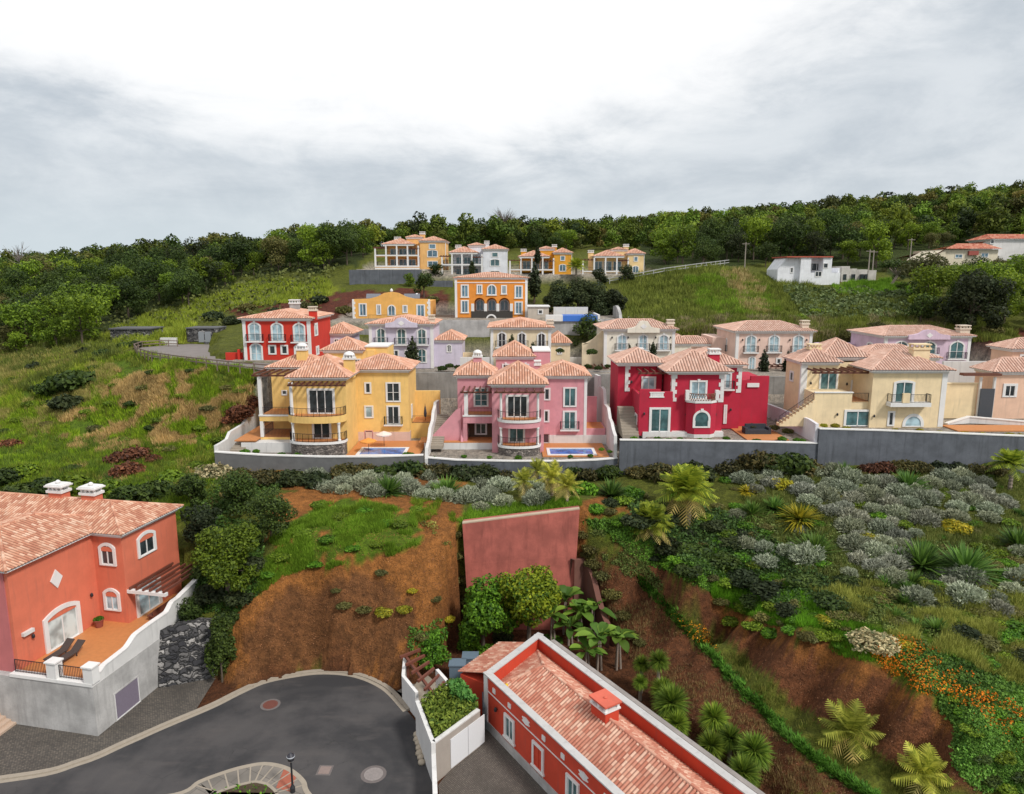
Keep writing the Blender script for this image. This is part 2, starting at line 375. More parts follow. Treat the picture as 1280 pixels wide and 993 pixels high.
for poly, h in PADS:
    m = inpoly(GX, GY, poly); GZ[m] = h-.06; PADM |= m
# access road benches
ROADB = [PZ(*q)[:2] for q in ((165,436,20.0),(178,445,20.0),(225,452,20.0),(290,459,20.0),(340,464,20.0),(342,455,20.2),(305,452,20.2),(272,446,20.2),(262,440,20.2),(275,432,20.2),(262,428,20.2),(200,431,20.0))]
m = inpoly(GX, GY, ROADB); GZ[m] = 19.95
_ly = np.log(YS)
def ground(x, y):
    x = np.atleast_1d(np.asarray(x, float)); y = np.atleast_1d(np.asarray(y, float))
    i = np.clip(np.searchsorted(YS, y)-1, 0, len(YS)-2); fy = np.clip((y-YS[i])/(YS[i+1]-YS[i]), 0, 1)
    u = np.clip((x/y+UM)/(2*UM)*(NU-1), 0, NU-1.001); j = u.astype(int); fu = u-j
    return (GZ[i, j]*(1-fu)+GZ[i, j+1]*fu)*(1-fy)+(GZ[i+1, j]*(1-fu)+GZ[i+1, j+1]*fu)*fy
def gz(x, y): return float(ground(x, y)[0])
def hit(px, py, ymin=26.0):
    """where the sight lines through photo pixels first meet the ground (arrays); along one line x/y is constant, so it follows one grid column"""
    px = np.atleast_1d(np.asarray(px, float)); py = np.atleast_1d(np.asarray(py, float))
    yc = (496.5-py)/FPX; den = CP+yc*SP; K = (SP-yc*CP)/den; XR = (px-640)/FPX/den
    i0 = int(np.searchsorted(YS, ymin)); yy = YS[i0:]; res = np.full(len(px), np.nan)
    for c in range(0, len(px), 8000):
        k, xr = K[c:c+8000], XR[c:c+8000]; u = np.clip((xr+UM)/(2*UM)*(NU-1), 0, NU-1.001); j = u.astype(int); fu = u-j
        d = (CAMH-yy[:, None]*k[None])-(GZ[i0:][:, j]*(1-fu)+GZ[i0:][:, j+1]*fu)
        cr = (d[1:] < 0) & (d[:-1] >= 0); f = cr.argmax(0); ok = cr.any(0); q = np.arange(len(k))
        d0, d1 = d[f, q], d[f+1, q]; y = yy[f]+(yy[f+1]-yy[f])*d0/(d0-d1+1e-12); y[~ok] = np.nan; res[c:c+8000] = y
    return XR*res, res, CAMH-K*res
def hit1(px, py, ymin=26.0):
    a = hit(px, py, ymin); return float(a[0][0]), float(a[1][0]), float(a[2][0])

# ground colours: what grows or lies bare where
C_EARTH = np.array((.36, .150, .042)); C_BROWN = np.array((.165, .066, .030)); C_GRASS = np.array((.11, .185, .013)); C_DRY = np.array((.38, .25, .115))
C_DARK = np.array((.045, .065, .014)); C_LIME = np.array((.21, .25, .02)); C_OLIVE = np.array((.115, .135, .020)); C_RED = np.array((.13, .04, .025))
DRYP = [(20,555),(90,505),(140,465),(240,462),(335,476),(330,530),(250,560),(120,570)]
ZONES = [   # photo outline, colour, patchiness
 ([(0,300),(0,470),(60,440),(200,395),(300,345),(440,335),(480,300),(800,300),(800,340),(900,330),(1000,330),(1280,400),(1280,200),(0,200)], C_DARK, .0),
 ([(0,480),(70,450),(180,400),(330,345),(430,355),(430,375),(300,385),(260,400),(230,430),(160,435),(0,520)], C_LIME, .25),
 ([(280,385),(430,365),(560,365),(570,385),(560,420),(420,410),(400,395),(300,400)], C_RED, .15),
 ([(770,345),(900,330),(960,345),(1060,370),(1240,380),(1280,430),(1060,430),(780,430)], C_OLIVE, .0),
 ([(840,355),(900,340),(960,365),(975,392),(900,395),(850,380)], C_GRASS, .2),
 ([(1040,358),(1100,352),(1180,372),(1130,372),(1050,372)], C_GRASS, .2),
 ([(1180,415),(1280,400),(1280,440),(1200,450)], C_RED, .1),
 ([(0,500),(160,440),(340,470),(320,545),(260,560),(300,600),(240,650),(0,640)], C_GRASS, .0),
 ([(0,480),(100,450),(150,470),(90,520),(0,560)], C_OLIVE*1.4, .3),
 (DRYP, C_DRY, .66),
 ([(60,590),(200,560),(320,590),(300,640),(200,640),(60,640)], C_DRY*.8, .8),
 ([(280,880),(282,770),(345,700),(330,620),(420,600),(580,600),(580,700),(585,850),(480,862),(400,840),(330,855)], C_EARTH, .0),
 ([(300,870),(300,790),(350,740),(470,720),(520,745),(500,852),(400,838)], np.array((.215, .096, .038)), .12),
 ([(318,742),(350,655),(440,622),(520,645),(530,680),(450,702),(350,718)], C_GRASS, .3),
 ([(300,590),(560,585),(580,640),(720,630),(800,610),(800,640),(740,660),(560,650),(420,610),(330,610)], C_EARTH*.8, .35),
 ([(570,650),(600,632),(720,620),(726,636),(580,656)], C_GRASS, .2),
 ([(800,600),(1280,580),(1280,760),(1100,740),(900,700)], C_OLIVE*.9, .2),
 ([(730,650),(780,640),(880,690),(1000,740),(1120,780),(1280,880),(1280,993),(1230,940),(1100,840),(900,760),(800,690)], C_GRASS*.9, .15),
 ([(720,700),(790,690),(850,780),(920,860),(1000,940),(1070,993),(940,993),(850,900),(760,810)], C_BROWN, .0),
 ([(770,665),(830,705),(900,755),(960,785),(1050,815),(1150,870),(1240,935),(1230,993),(1130,960),(1000,885),(900,800),(840,750),(790,715)], C_BROWN*1.05, .0),
 ([(880,745),(960,780),(1050,805),(1120,850),(1200,900),(1210,925),(1100,870),(1000,820),(910,785)], C_EARTH*.75, .25),
 ([(790,715),(840,752),(900,803),(1000,888),(1130,962),(1200,993),(1110,993),(1010,935),(890,815),(805,728)], C_OLIVE*1.1, .35),
]
def widen(poly): return [(-330 if a <= 0 else 1600 if a >= 1280 else a, b) for a, b in poly]     # carry edge zones on beyond the frame
ZONES = [(widen(a), b, c) for a, b, c in ZONES]
PX, PYY = pix(GX.ravel(), GY.ravel(), GZ.ravel())
def pnz(px, py): return fbm(px, py*1.6+px*.5, 17, 11)*.75+fbm(px, py*2.2+px*.6, 48, 12)*.5
jx = fbm(PX, PYY, 26, 2)*14; jy = fbm(PX, PYY, 22, 4)*9
GC = np.tile(C_OLIVE, (PX.size, 1)); pn = pnz(PX, PYY)
for poly, c, patch in ZONES:
    m = inpoly(PX+jx, PYY+jy, poly)
    if patch: m &= (pn > (patch-.55)*.75)
    GC[m] = c
_pp = np.zeros(GX.shape, bool)
for poly, _h in PADS[2:]: _pp |= inpoly(GX, GY, poly)
GC[_pp.ravel()] = np.array((.40, .365, .32)); GC[inpoly(GX, GY, near_pad).ravel()] = C_BROWN*.75          # paved yards of the villas
GC *= (1+.22*fbm(GX.ravel(), GY.ravel(), 2.5, 21))[:, None]
def ground_mat(t, b):
    g = t.new('ShaderNodeTexCoord').outputs['Object']
    at = t.new('ShaderNodeAttribute', attribute_name='Col').outputs['Color']
    n = t.noise(1.6, 6, .65, g); n2 = t.noise(9, 5, .7, g); n3 = t.noise(1.0, 5, .65, t.scale(g, (2.6, 2.6, .5)))
    col = t.mix(t.rng(n, .3, .7), t.mix(1.0, at, (.62, .62, .62), 'MULTIPLY'), t.mix(1.0, at, (1.4, 1.33, 1.25), 'MULTIPLY'))
    n4 = t.noise(3.2, 6, .75, g, dist=.6); n5 = t.noise(1.0, 4, .7, t.scale(g, (.35, .35, 5.0)))
    col = t.mix(t.math('MULTIPLY', t.rng(n2, .46, .68), .75), col, t.mix(1.0, at, (.34, .33, .34), 'MULTIPLY'))
    col = t.mix(t.math('MULTIPLY', t.rng(n4, .52, .70), .7), col, t.mix(1.0, at, (.40, .40, .42), 'MULTIPLY'))
    col = t.mix(t.math('MULTIPLY', t.rng(n5, .55, .72), .4), col, t.mix(1.0, at, (.5, .48, .46), 'MULTIPLY'))
    col = t.mix(t.math('MULTIPLY', t.rng(n3, .55, .75), .45), col, t.mix(1.0, at, (1.6, 1.45, 1.2), 'MULTIPLY'))
    t.put(b.inputs['Base Color'], col); b.inputs['Roughness'].default_value = .95; b.inputs['Specular IOR Level'].default_value = .2
    h = t.math('ADD', t.math('MULTIPLY', n2, .45), t.math('ADD', n, t.math('ADD', n3, n4)))
    t.put(b.inputs['Normal'], bump(t, h, .9, .35))
GROUND = mat("earth and grass ground", ground_mat)
def np_mesh(name, V, F, m, col=None, parent=None, smooth=False):
    """V (n,3), F (k, 3 or 4) arrays -> object"""
    me = bpy.data.meshes.new(name); k = F.shape[1]
    me.vertices.add(len(V)); me.vertices.foreach_set('co', np.ascontiguousarray(V, dtype=np.float32).ravel())
    me.loops.add(F.size); me.loops.foreach_set('vertex_index', np.ascontiguousarray(F, dtype=np.int32).ravel())
    me.polygons.add(len(F)); me.polygons.foreach_set('loop_start', np.arange(0, F.size, k, dtype=np.int32))
    try: me.polygons.foreach_set('loop_total', np.full(len(F), k, dtype=np.int32))
    except Exception: pass
    if smooth: me.polygons.foreach_set('use_smooth', np.ones(len(F), bool))
    if col is not None:
        a = me.color_attributes.new('Col', 'FLOAT_COLOR', 'POINT')
        a.data.foreach_set('color', np.concatenate([col, np.ones((len(col), 1))], 1).astype(np.float32).ravel())
    me.update(calc_edges=True); me.validate()
    if m is not None: me.materials.append(m)
    o = bpy.data.objects.new(name, me); COL.objects.link(o)
    if parent is not None: o.parent = parent
    return o
nr = len(YS); idx = np.arange(nr*NU).reshape(nr, NU)
Q = np.stack([idx[:-1, :-1], idx[:-1, 1:], idx[1:, 1:], idx[1:, :-1]], -1).reshape(-1, 4)
terrain = np_mesh("ground", np.stack([GX, GY, GZ], -1).reshape(-1, 3), Q, GROUND, GC, smooth=True)
tag(terrain, kind='structure')
solo_ground = MB().add([(-400,-300,-.2),(400,-300,-.2),(400,20.3,-.2),(-400,20.3,-.2)], [(0,1,2,3)]).build("ground_behind_viewer", SOIL); tag(solo_ground, kind='structure')

# ------------------------------------------------------------------ cul-de-sac
def sheet(name, poly, z, m, kind='structure'):
    mb = MB(); mb.add([(x, y, z) for x, y in poly], [tuple(range(len(poly)))])
    o = mb.build(name, m); tag(o, kind=kind); return o
def offset_line(pts, d):
    """a polyline moved sideways (left of its direction) by d"""
    out = []
    for i, p in enumerate(pts):
        a = Vector(pts[max(0, i-1)]); b = Vector(pts[min(len(pts)-1, i+1)]); t = (b-a).normalized()
        out.append((p[0]-t.y*d, p[1]+t.x*d))
    return out
def smooth_line(pts, n=6):
    P_ = [Vector(p) for p in pts]; P_ = [2*P_[0]-P_[1]]+P_+[2*P_[-1]-P_[-2]]; out = []
    for i in range(1, len(P_)-2):
        for k in range(n):
            t = k/n; a, b, c, d = P_[i-1:i+3]
            out.append(tuple(.5*((2*b)+(c-a)*t+(2*a-5*b+4*c-d)*t*t+(3*b-a-3*c+d)*t**3)))
    out.append(tuple(P_[-2])); return out
def strip(name, line, d0, d1, z0, z1, m, kind='structure'):
    """a solid band along a line, between two side offsets"""
    a = offset_line(line, d0); b = offset_line(line, d1); mb = MB(); n = len(line)
    vs = [(x, y, z0) for x, y in a]+[(x, y, z0) for x, y in b]+[(x, y, z1) for x, y in a]+[(x, y, z1) for x, y in b]
    fs = []
    for i in range(n-1):
        fs += [(2*n+i, 2*n+i+1, 3*n+i+1, 3*n+i), (i, i+1, 2*n+i+1, 2*n+i), (n+i+1, n+i, 3*n+i, 3*n+i+1)]
    fs += [(0, 2*n, 3*n, n), (n-1, 2*n-1, 4*n-1, 3*n-1)]
    mb.add(vs, fs); o = mb.build(name, m); return tag(o, kind=kind) if kind else o
road_line = smooth_line([(-75, 33.5)]+[(-52, 37.2)]+road_out+[(-3.9, 36), (-3.0, 31), (-2.0, 22)])
road_poly = road_line+[(-75, 22)]
sheet("road", road_poly, .02, ASPHALT)
isl_px = [(217,992),(248,976),(280,964),(305,957),(330,953),(352,956),(368,963),(382,976),(390,993)]
isl = [PZ(x, y, .12)[:2] for x, y in isl_px]
isl_line = smooth_line([(-36, 33)]+[(-26.5, 38.0)]+isl+[(-9.6, 36.5), (-9.3, 30), (-9.3, 22)])
strip("island_kerb", isl_line, 0, -.32, 0, .14, KERB)
strip("island_pavement", isl_line, -.32, -1.75, 0, .125, PAVE)
strip("island_inner_kerb", isl_line, -1.75, -1.95, 0, .16, KERB)
sheet("island_soil", offset_line(isl_line, -1.95)+[(-36, 22)], .13, SOIL)
strip("road_kerb", road_line[:80], 0, .35, -.05, .12, KERB)
strip("gutter", road_line[:80], 0, -.3, 0.0, .026, KERB)
SETTS_POLY = [(-75, 34.0)]+[p for p in offset_line(road_line, .35) if p[0] < -23.6]+[(-23.9, 52.3),(-28.5,50.7),(-29.5,45.6),(-36,47.2),(-75,55)]
sheet("brick_paving", SETTS_POLY, .03, SETTS)
kerbside = [(-9.4,49.9),(-8.0,51.2),(-5.2,51.6),(-5.3,47.6),(-6.8,45.2)]
sheet("concrete_apron", [p for p in offset_line(road_line, .35) if -9.6 < p[0] < -4.9 and p[1] > 40]+kerbside[::-1][1:], .06, PAVE)
sheet("driveway", [(-4.7,40),(-2.3,45.2),(-1.5,45.9),(7.0,33.2),(7,22),(-2,22),(-3,31),(-4,36)], .035, DRIVE)
def patch_disc(px, py, r, m, name, label, square=False, ang=0):
    x, y, _ = PZ(px, py, .02); n = 4 if square else 20
    def ring(rr, z): return [(x+rr*math.cos(ang+2*math.pi*i/n), y+rr*math.sin(ang+2*math.pi*i/n), z) for i in range(n)]
    t = thing(name, label, "manhole", (x, y, .02))
    mb = MB(); mb.add(ring(r*1.35, .024)+ring(r*1.35, .02), [tuple(range(n))]+[(i, n+i, n+(i+1) % n, (i+1) % n) for i in range(n)]); mb.build("surround", PATCHC, t, off=(x, y, .02))
    mb = MB(); mb.add(ring(r, .036)+ring(r, .02), [tuple(range(n))]+[(i, n+i, n+(i+1) % n, (i+1) % n) for i in range(n)])
    for k in range(-3, 4):
        if square: continue
        w = math.sqrt(max(0, (r*.8)**2-(k*r*.22)**2)); mb.box(x-w, x+w, y+k*r*.22-.03, y+k*r*.22+.03, .034, .044)
    mb.build("cover", m, t, off=(x, y, .02))
PATCHC = plain("concrete patch", (.14, .12, .115), .9, 0, .25, 3)
patch_disc(338, 881, .55, plain("rusty iron cover", (.17, .06, .045), .7, .2, .2), "manhole_cover", "reddish round manhole cover on the road near the bare earth bank")
patch_disc(406, 963, .5, plain("tan square cover", (.24, .18, .16), .8, 0, .2), "manhole_cover", "square tan manhole cover in the road beside the island", True, .75)
patch_disc(467, 968, .62, plain("pale iron cover", (.26, .23, .22), .8, .1, .3), "manhole_cover", "pale round manhole cover on the road near the white gate wall")
sheet("red_pavement_panel", [PZ(*q, .13)[:2] for q in ((345,985),(363,990),(372,967),(355,961))], .131, plain("red pavers", (.34, .10, .06), .8, 0, .2, 8))
jm = MB()
for i in range(12, len(isl_line)-10, 4):         # pale joints across the island pavement
    a = offset_line(isl_line, -.33)[i]; b = offset_line(isl_line, -1.74)[i]; jm.bar((*a, .128), (*b, .128), .09, .02)
tag(jm.build("pavement_joints", KERB), kind='structure')
# ------------------------------------------------------------------ building kit
def zr(s, ox, oy): return lambda a, b, c, d: (ox+a/s, oy+b/s, ox+c/s, oy+d/s)
def fx(Y, r):
    """photo rectangle on a facade standing at range Y -> x0, z0, x1, z1 in metres"""
    x0, y0, x1, y1 = r; xm = (x0+x1)/2; ym = (y0+y1)/2
    return ((x0-640)/FPX*ss(ym)*Y, CAMH-Y*kk(y1), (x1-640)/FPX*ss(ym)*Y, CAMH-Y*kk(y0))
def X(px, py, Y): return (px-640)/FPX*ss(py)*Y
def Zh(py, Y): return CAMH-Y*kk(py)

class House:
    def __init__(s, name, label, base, wall, cat="house", trim=WHITE, tile=TILE, rz=0.0, local=False, group=None, pitch=.30):
        s.root = thing(name, label, cat, base, rz, group)
        s.off = (0, 0, 0) if local else base
        s.wm = wall; s.trim = trim; s.tile = tile; s.w = MB(); s.t = MB(); s.extra = []; s.roofs = []; s.pitch = pitch
    def put(s, name, mb, m, parent=None, smooth=False): return mb.build(name, m, parent or s.root, off=s.off, smooth=smooth)
    def mb(s, name, m):
        b = MB(); s.extra.append((name, b, m)); return b
    def block(s, x0, x1, y0, y1, z0, z1): s.w.box(x0, x1, y0, y1, z0, z1); return s
    def band(s, x0, x1, y0, y1, z0, z1): s.t.box(x0, x1, y0, y1, z0, z1); return s
    def corner(s, x, y, z0, z1, w=.45, sx=1, sy=-1):
        """pale corner strip: x, y is the wall corner, the building lies towards -sx, -sy"""
        s.t.box(x-sx*w, x+sx*.05, y+sy*.05, y-sy*.3, z0, z1); return s
    def quoin(s, x, y, z0, z1, sx=1, sy=-1, w=.55):
        n = max(2, int((z1-z0)/.42)); h = (z1-z0)/n
        for i in range(n):
            ww = w if i % 2 == 0 else w*.62
            s.t.box(x-sx*ww, x+sx*.06, y+sy*.06, y-sy*ww, z0+i*h+.005, z0+(i+1)*h-.005)
        return s
    def finish(s):
        if s.w.v: s.put("wall", s.w, s.wm)
        if s.t.v:
            if len(s.t.v) == 8*(len(s.t.f)//6) and len(s.t.f) <= 36:         # a few separate bands: one part each
                for i in range(len(s.t.f)//6):
                    b = MB(); b.add(s.t.v[8*i:8*i+8], [tuple(k-8*i for k in f) for f in s.t.f[6*i:6*i+6]]); s.put("trim", b, s.trim)
            else: s.put("trim", s.t, s.trim)
        for k, m_, mm in s.extra: s.put(k, m_, mm)
        return s.root
    # ---- roofs
    def slope(s, mb, poly, w, amp):
        """one tiled roof plane; poly runs eave-left, eave-right, then round the top, seen from outside"""
        P_ = [Vector(p) for p in poly]; U = (P_[1]-P_[0]).normalized()
        N = Vector((0, 0, 0))
        for i in range(1, len(P_)-1): N += (P_[i]-P_[0]).cross(P_[i+1]-P_[0])
        N.normalize(); V = N.cross(U).normalized()
        q = [((p-P_[0]).dot(U), (p-P_[0]).dot(V)) for p in P_]
        u0 = min(a for a, b in q); u1 = max(a for a, b in q)
        prof = (-.25, .75, 1.0, .75); nc = max(2, int(round((u1-u0)/w))); ww = (u1-u0)/nc; k = len(prof)
        us = [u0+ww*(i+j/k) for i in range(nc) for j in range(k)]+[u1-1e-5]
        us[0] += 1e-5
        base = len(mb.v); ok = []
        for i, u in enumerate(us):
            vs = []
            for a, b in zip(q, q[1:]+q[:1]):
                if (a[0]-u)*(b[0]-u) <= 0 and abs(a[0]-b[0]) > 1e-9: vs.append(a[1]+(b[1]-a[1])*(u-a[0])/(b[0]-a[0]))
            if len(vs) < 2: vs = [0, 0]
            v0, v1 = min(vs), max(vs); h = prof[i % k]*amp if i < len(us)-1 else 0
            for v in (v0, v1): mb.v.append(tuple(P_[0]+U*u+V*v+N*(h+.01)))
            ok.append((u/ww, v0/(w*1.5), v1/(w*1.5)))
        for i in range(len(us)-1):
            a = base+2*i; mb.f.append((a, a+2, a+3, a+1))
            c0 = ok[i][0]+.001; c1 = ok[i+1][0]-.001
            mb.uv += [(c0, ok[i][1]), (c1, ok[i+1][1]), (c1, ok[i+1][2]), (c0, ok[i][2])]
    def cap(s, mb, a, b, r=.11):
        a, b = Vector(a), Vector(b); L = (b-a).length; d = (b-a).normalized(); e = d.orthogonal().normalized(); f = d.cross(e); n = 8
        base = len(mb.v); seg = max(1, int(L/.45))
        for j in range(seg+1):
            for i in range(n):
                t = 2*math.pi*i/n; rr = r*(1 if j % 2 else .86)
                mb.v.append(tuple(a+d*(L*j/seg)+(e*math.cos(t)+f*math.sin(t))*rr+Vector((0, 0, .03))))
        for j in range(seg):
            for i in range(n):
                mb.f.append((base+j*n+i, base+j*n+(i+1) % n, base+(j+1)*n+(i+1) % n, base+(j+1)*n+i)); mb.uv += [(97.5, j+.2), (97.5, j+.2), (97.5, j+.8), (97.5, j+.8)]
    def hip(s, x0, x1, y0, y1, z, h, ov=.45, w=.36, amp=.10, eave=True, ridge=None, part="roof"):
        """hipped roof over a rectangle, eaves at z, ridge h above; the ridge follows the longer side (ridge = its length)"""
        x0 -= ov; x1 += ov; y0 -= ov; y1 += ov; W, D = x1-x0, y1-y0; cx, cy = (x0+x1)/2, (y0+y1)/2
        mb = MB(); A, B, C_, D_ = (x0, y0, z), (x1, y0, z), (x1, y1, z), (x0, y1, z)
        if W >= D:
            r = ridge if ridge is not None else max(0.02, W-D); R0, R1 = (cx-r/2, cy, z+h), (cx+r/2, cy, z+h)
            polys = [(A, B, R1, R0), (B, C_, R1), (C_, D_, R0, R1), (D_, A, R0)]; hips = [(A, R0), (B, R1), (C_, R1), (D_, R0), (R0, R1)]
        else:
            r = ridge if ridge is not None else max(.02, D-W); R0, R1 = (cx, cy-r/2, z+h), (cx, cy+r/2, z+h)
            polys = [(A, B, R0), (B, C_, R1, R0), (C_, D_, R1), (D_, A, R0, R1)]; hips = [(A, R0), (B, R0), (C_, R1), (D_, R1), (R0, R1)]
        for p in polys: s.slope(mb, p, w, amp)
        for a, b in hips: s.cap(mb, a, b)
        o = s.put(part, mb, s.tile); s.roofs.append(o)
        if eave:
            s.t.box(x0+.05, x1-.05, y0+.05, y1-.05, z-.10, z-.01)
            s.t.box(x0+ov-.12, x1-ov+.12, y0+ov-.12, y1-ov+.12, z-.38, z-.101)
        return o
    def chimney(s, x, y, z0, z1, w=.9, d=.8, m=None, kind="box", cap=WHITE):
        par = s.roofs[-1] if s.roofs else s.root
        mb = MB(); mb.box(x-w/2, x+w/2, y-d/2, y+d/2, z0, z1); c = s.put("chimney", mb, m or s.wm, par)
        k = MB()
        k.box(x-w/2-.12, x+w/2+.12, y-d/2-.12, y+d/2+.12, z1-.16, z1+.06)
        for i in range(4):
            for jy in (-1, 1): xx = x-w/2+.06+(w-.12)*i/3; k.box(xx-.07, xx+.07, y+jy*(d/2-.09)-.08, y+jy*(d/2-.09)+.08, z1+.06, z1+.36)
        if kind == "box": k.box(x-w/2-.1, x+w/2+.1, y-d/2-.1, y+d/2+.1, z1+.36, z1+.5)
        elif kind == "table":
            k.box(x-w/2-.2, x+w/2+.2, y-d/2-.2, y+d/2+.2, z1+.36, z1+.48); k.box(x-w/2-.1, x+w/2+.1, y-d/2-.1, y+d/2+.1, z1+.48, z1+.58)
            k.lathe((x, y, z1+.58), [(.1, 0), (.2, .1), (.2, .2), (.08, .3)], 10)
        else: k.lathe((x, y, z1+.36), [(w*.56, 0), (w*.54, .1), (w*.42, .25), (w*.2, .36), (.06, .4)], 14)
        s.put("chimney_cap", k, cap, par)
        return c
    # ---- openings
    def face(s, kind, pos):
        """coordinates on a wall: (u, z, out) -> xyz, for walls facing -y ('f'), +x ('r'), -x ('l')"""
        if kind == 'f': return lambda u, z, n: (u, pos-n, z)
        if kind == 'r': return lambda u, z, n: (pos+n, u, z)
        return lambda u, z, n: (pos-n, -u, z)
    def win(s, F, u0, z0, u1, z1, arch=0.0, fr=.16, nv=2, nh=2, pane=GL_BLUE, rail=False, proud=.09, name="window", trim=None, sash=None, sill=False, key=False, balc=False, rsp=.16):
        trim = trim or s.trim
        def outline(a, b, c, d, r):
            p = [(a, b), (c, b)]
            if r <= 0: return p+[(c, d), (a, d)]
            hw = (c-a)/2; cx = (a+c)/2; n = 10
            if r >= hw*.98:
                return p+[(cx+hw*math.cos(math.pi*i/n), d-hw+hw*math.sin(math.pi*i/n)) for i in range(n+1)]
            R = (hw*hw+r*r)/(2*r); a0 = math.asin(hw/R)
            return p+[(cx+R*math.sin(a0*(1-2*i/n)), d-R+R*math.cos(a0*(1-2*i/n))) for i in range(n+1)]
        bot = .10 if name == "window" else .04
        o = outline(u0, z0, u1, z1, arch); i_ = outline(u0+fr, z0+bot, u1-fr, z1-fr, max(0, arch-fr*.5) if arch < (u1-u0)/2*.98 else arch)
        n = len(o); mb = MB()
        vs = [F(u, z, .004) for u, z in o]+[F(u, z, proud) for u, z in o]+[F(u, z, proud) for u, z in i_]+[F(u, z, .012) for u, z in i_]
        fs = []
        for k in range(n):
            j = (k+1) % n; fs += [(k, j, n+j, n+k), (n+k, n+j, 2*n+j, 2*n+k), (2*n+k, 2*n+j, 3*n+j, 3*n+k)]
        mb.add(vs, fs)
        if sill:
            q = [F(u0-.08, z0-.06, .004), F(u1+.08, z0-.06, .004), F(u1+.08, z0+.06, .004), F(u0-.08, z0+.06, .004), F(u0-.08, z0-.06, .16), F(u1+.08, z0-.06, .16), F(u1+.08, z0+.06, .16), F(u0-.08, z0+.06, .16)]
            mb.add(q, [(4,5,6,7),(0,1,5,4),(1,2,6,5),(2,3,7,6),(3,0,4,7)])
        if key:
            c = (u0+u1)/2; q = [F(a, b, e) for e in (.004, proud+.05) for a, b in ((c-.11, z1-fr), (c+.11, z1-fr), (c+.16, z1+.16), (c-.16, z1+.16))]
            mb.add(q, [(4,5,6,7),(0,1,5,4),(1,2,6,5),(2,3,7,6),(3,0,4,7)])
        w = s.put(name, mb, trim)
        mp = MB(); mp.add([F(u, z, .02) for u, z in i_], [tuple(range(n))]); s.put("pane", mp, pane, w)
        iu0, iz0, iu1, iz1 = u0+fr, z0+bot, u1-fr, z1-fr; mbar = MB()
        def bx(a, b, c, d, e0=.022, e1=.06):
            q = [F(x, z, e) for e in (e0, e1) for x, z in ((a, b), (c, b), (c, d), (a, d))]; mbar.add(q, [(4,5,6,7),(0,1,5,4),(1,2,6,5),(2,3,7,6),(3,0,4,7)])
        tw = .05
        for k in range(1, nv): c = iu0+(iu1-iu0)*k/nv; bx(c-tw, iz0, c+tw, iz1-(.02 if not arch else 0))
        for k in range(1, nh): c = iz0+(iz1-arch*.5-iz0)*k/nh; bx(iu0, c-.025, iu1, c+.025, .022, .05)
        bx(iu0, iz0, iu0+tw, iz1-arch); bx(iu1-tw, iz0, iu1, iz1-arch); bx(iu0+tw, iz0, iu1-tw, iz0+.07)
        s.put("sash", mbar, sash or WHITE, w)
        if rail:
            d = .42 if balc else .2; e = .25 if balc else .05
            if balc:
                mm = MB(); q = [F(a, z, n_) for n_ in (.005, d+.06) for a, z in ((u0-e-.06, z0-.16), (u1+e+.06, z0-.16), (u1+e+.06, z0+.0), (u0-e-.06, z0+.0))]
                mm.add(q, [(4,5,6,7),(0,1,5,4),(1,2,6,5),(2,3,7,6),(3,0,4,7)]); s.put("balcony_slab", mm, trim, w)
            r = MB(); s.railing(r, [F(u0-e, z0+.02, .02), F(u0-e, z0+.02, d), F(u1+e, z0+.02, d), F(u1+e, z0+.02, .02)], .98, rsp); s.put("balcony_railing", r, IRON, w)
        return w
    def railing(s, mb, pts, h=1.0, sp=.15, rr=.022, br=.011):
        for a, b in zip(pts, pts[1:]):
            a, b = Vector(a), Vector(b); L = (b-a).length
            if L < .05: continue
            up = Vector((0, 0, h)); lo = Vector((0, 0, .08))
            mb.bar(a+up, b+up, rr*2, rr*2); mb.bar(a+lo, b+lo, rr*1.4, rr*1.4)
            n = max(1, int(L/sp))
            for i in range(n+1):
                p = a+(b-a)*(i/n); mb.bar(p, p+up, br*2, br*2) if 0 < i < n else mb.bar(p, p+up, rr*2.2, rr*2.2)
    def round_balcony(s, cx, yf, hw, depth, z, part="balcony", m=None, rail=True, th=.28, floor=DECK):
        n = 14; arc = [(cx+hw*math.sin(math.pi*(i/n-.5)), yf-depth*math.cos(math.pi*(i/n-.5))**.7) for i in range(n+1)]
        mb = MB(); mb.prism([(cx+hw, yf+.05)]+arc[::-1]+[(cx-hw, yf+.05)], z-th, z); p = s.put(part, mb, m or s.trim)
        mf = MB(); ins = [(cx+(x-cx)*.94, yf-(yf-y)*.94) for x, y in arc]; mf.add([(x, y, z+.006) for x, y in ins], [tuple(range(len(ins)))]); s.put("floor", mf, floor, p)
        if rail:
            r = MB(); s.railing(r, [(cx+(x-cx)*.97, yf-(yf-y)*.97, z) for x, y in arc], .95, .16); s.put("railing", r, IRON, p)
        return arc
    def column(s, x, y, z0, z1, r=.17, m=None, square=False):
        mb = MB()
        if square: mb.box(x-r, x+r, y-r, y+r, z0, z1)
        else: mb.lathe((x, y, z0), [(r*1.35, 0), (r*1.35, .16), (r, .22), (r*.92, z1-z0-.3), (r*1.1, z1-z0-.22), (r*1.35, z1-z0-.12), (r*1.35, z1-z0)], 10)
        return s.put("column", mb, m or s.trim)
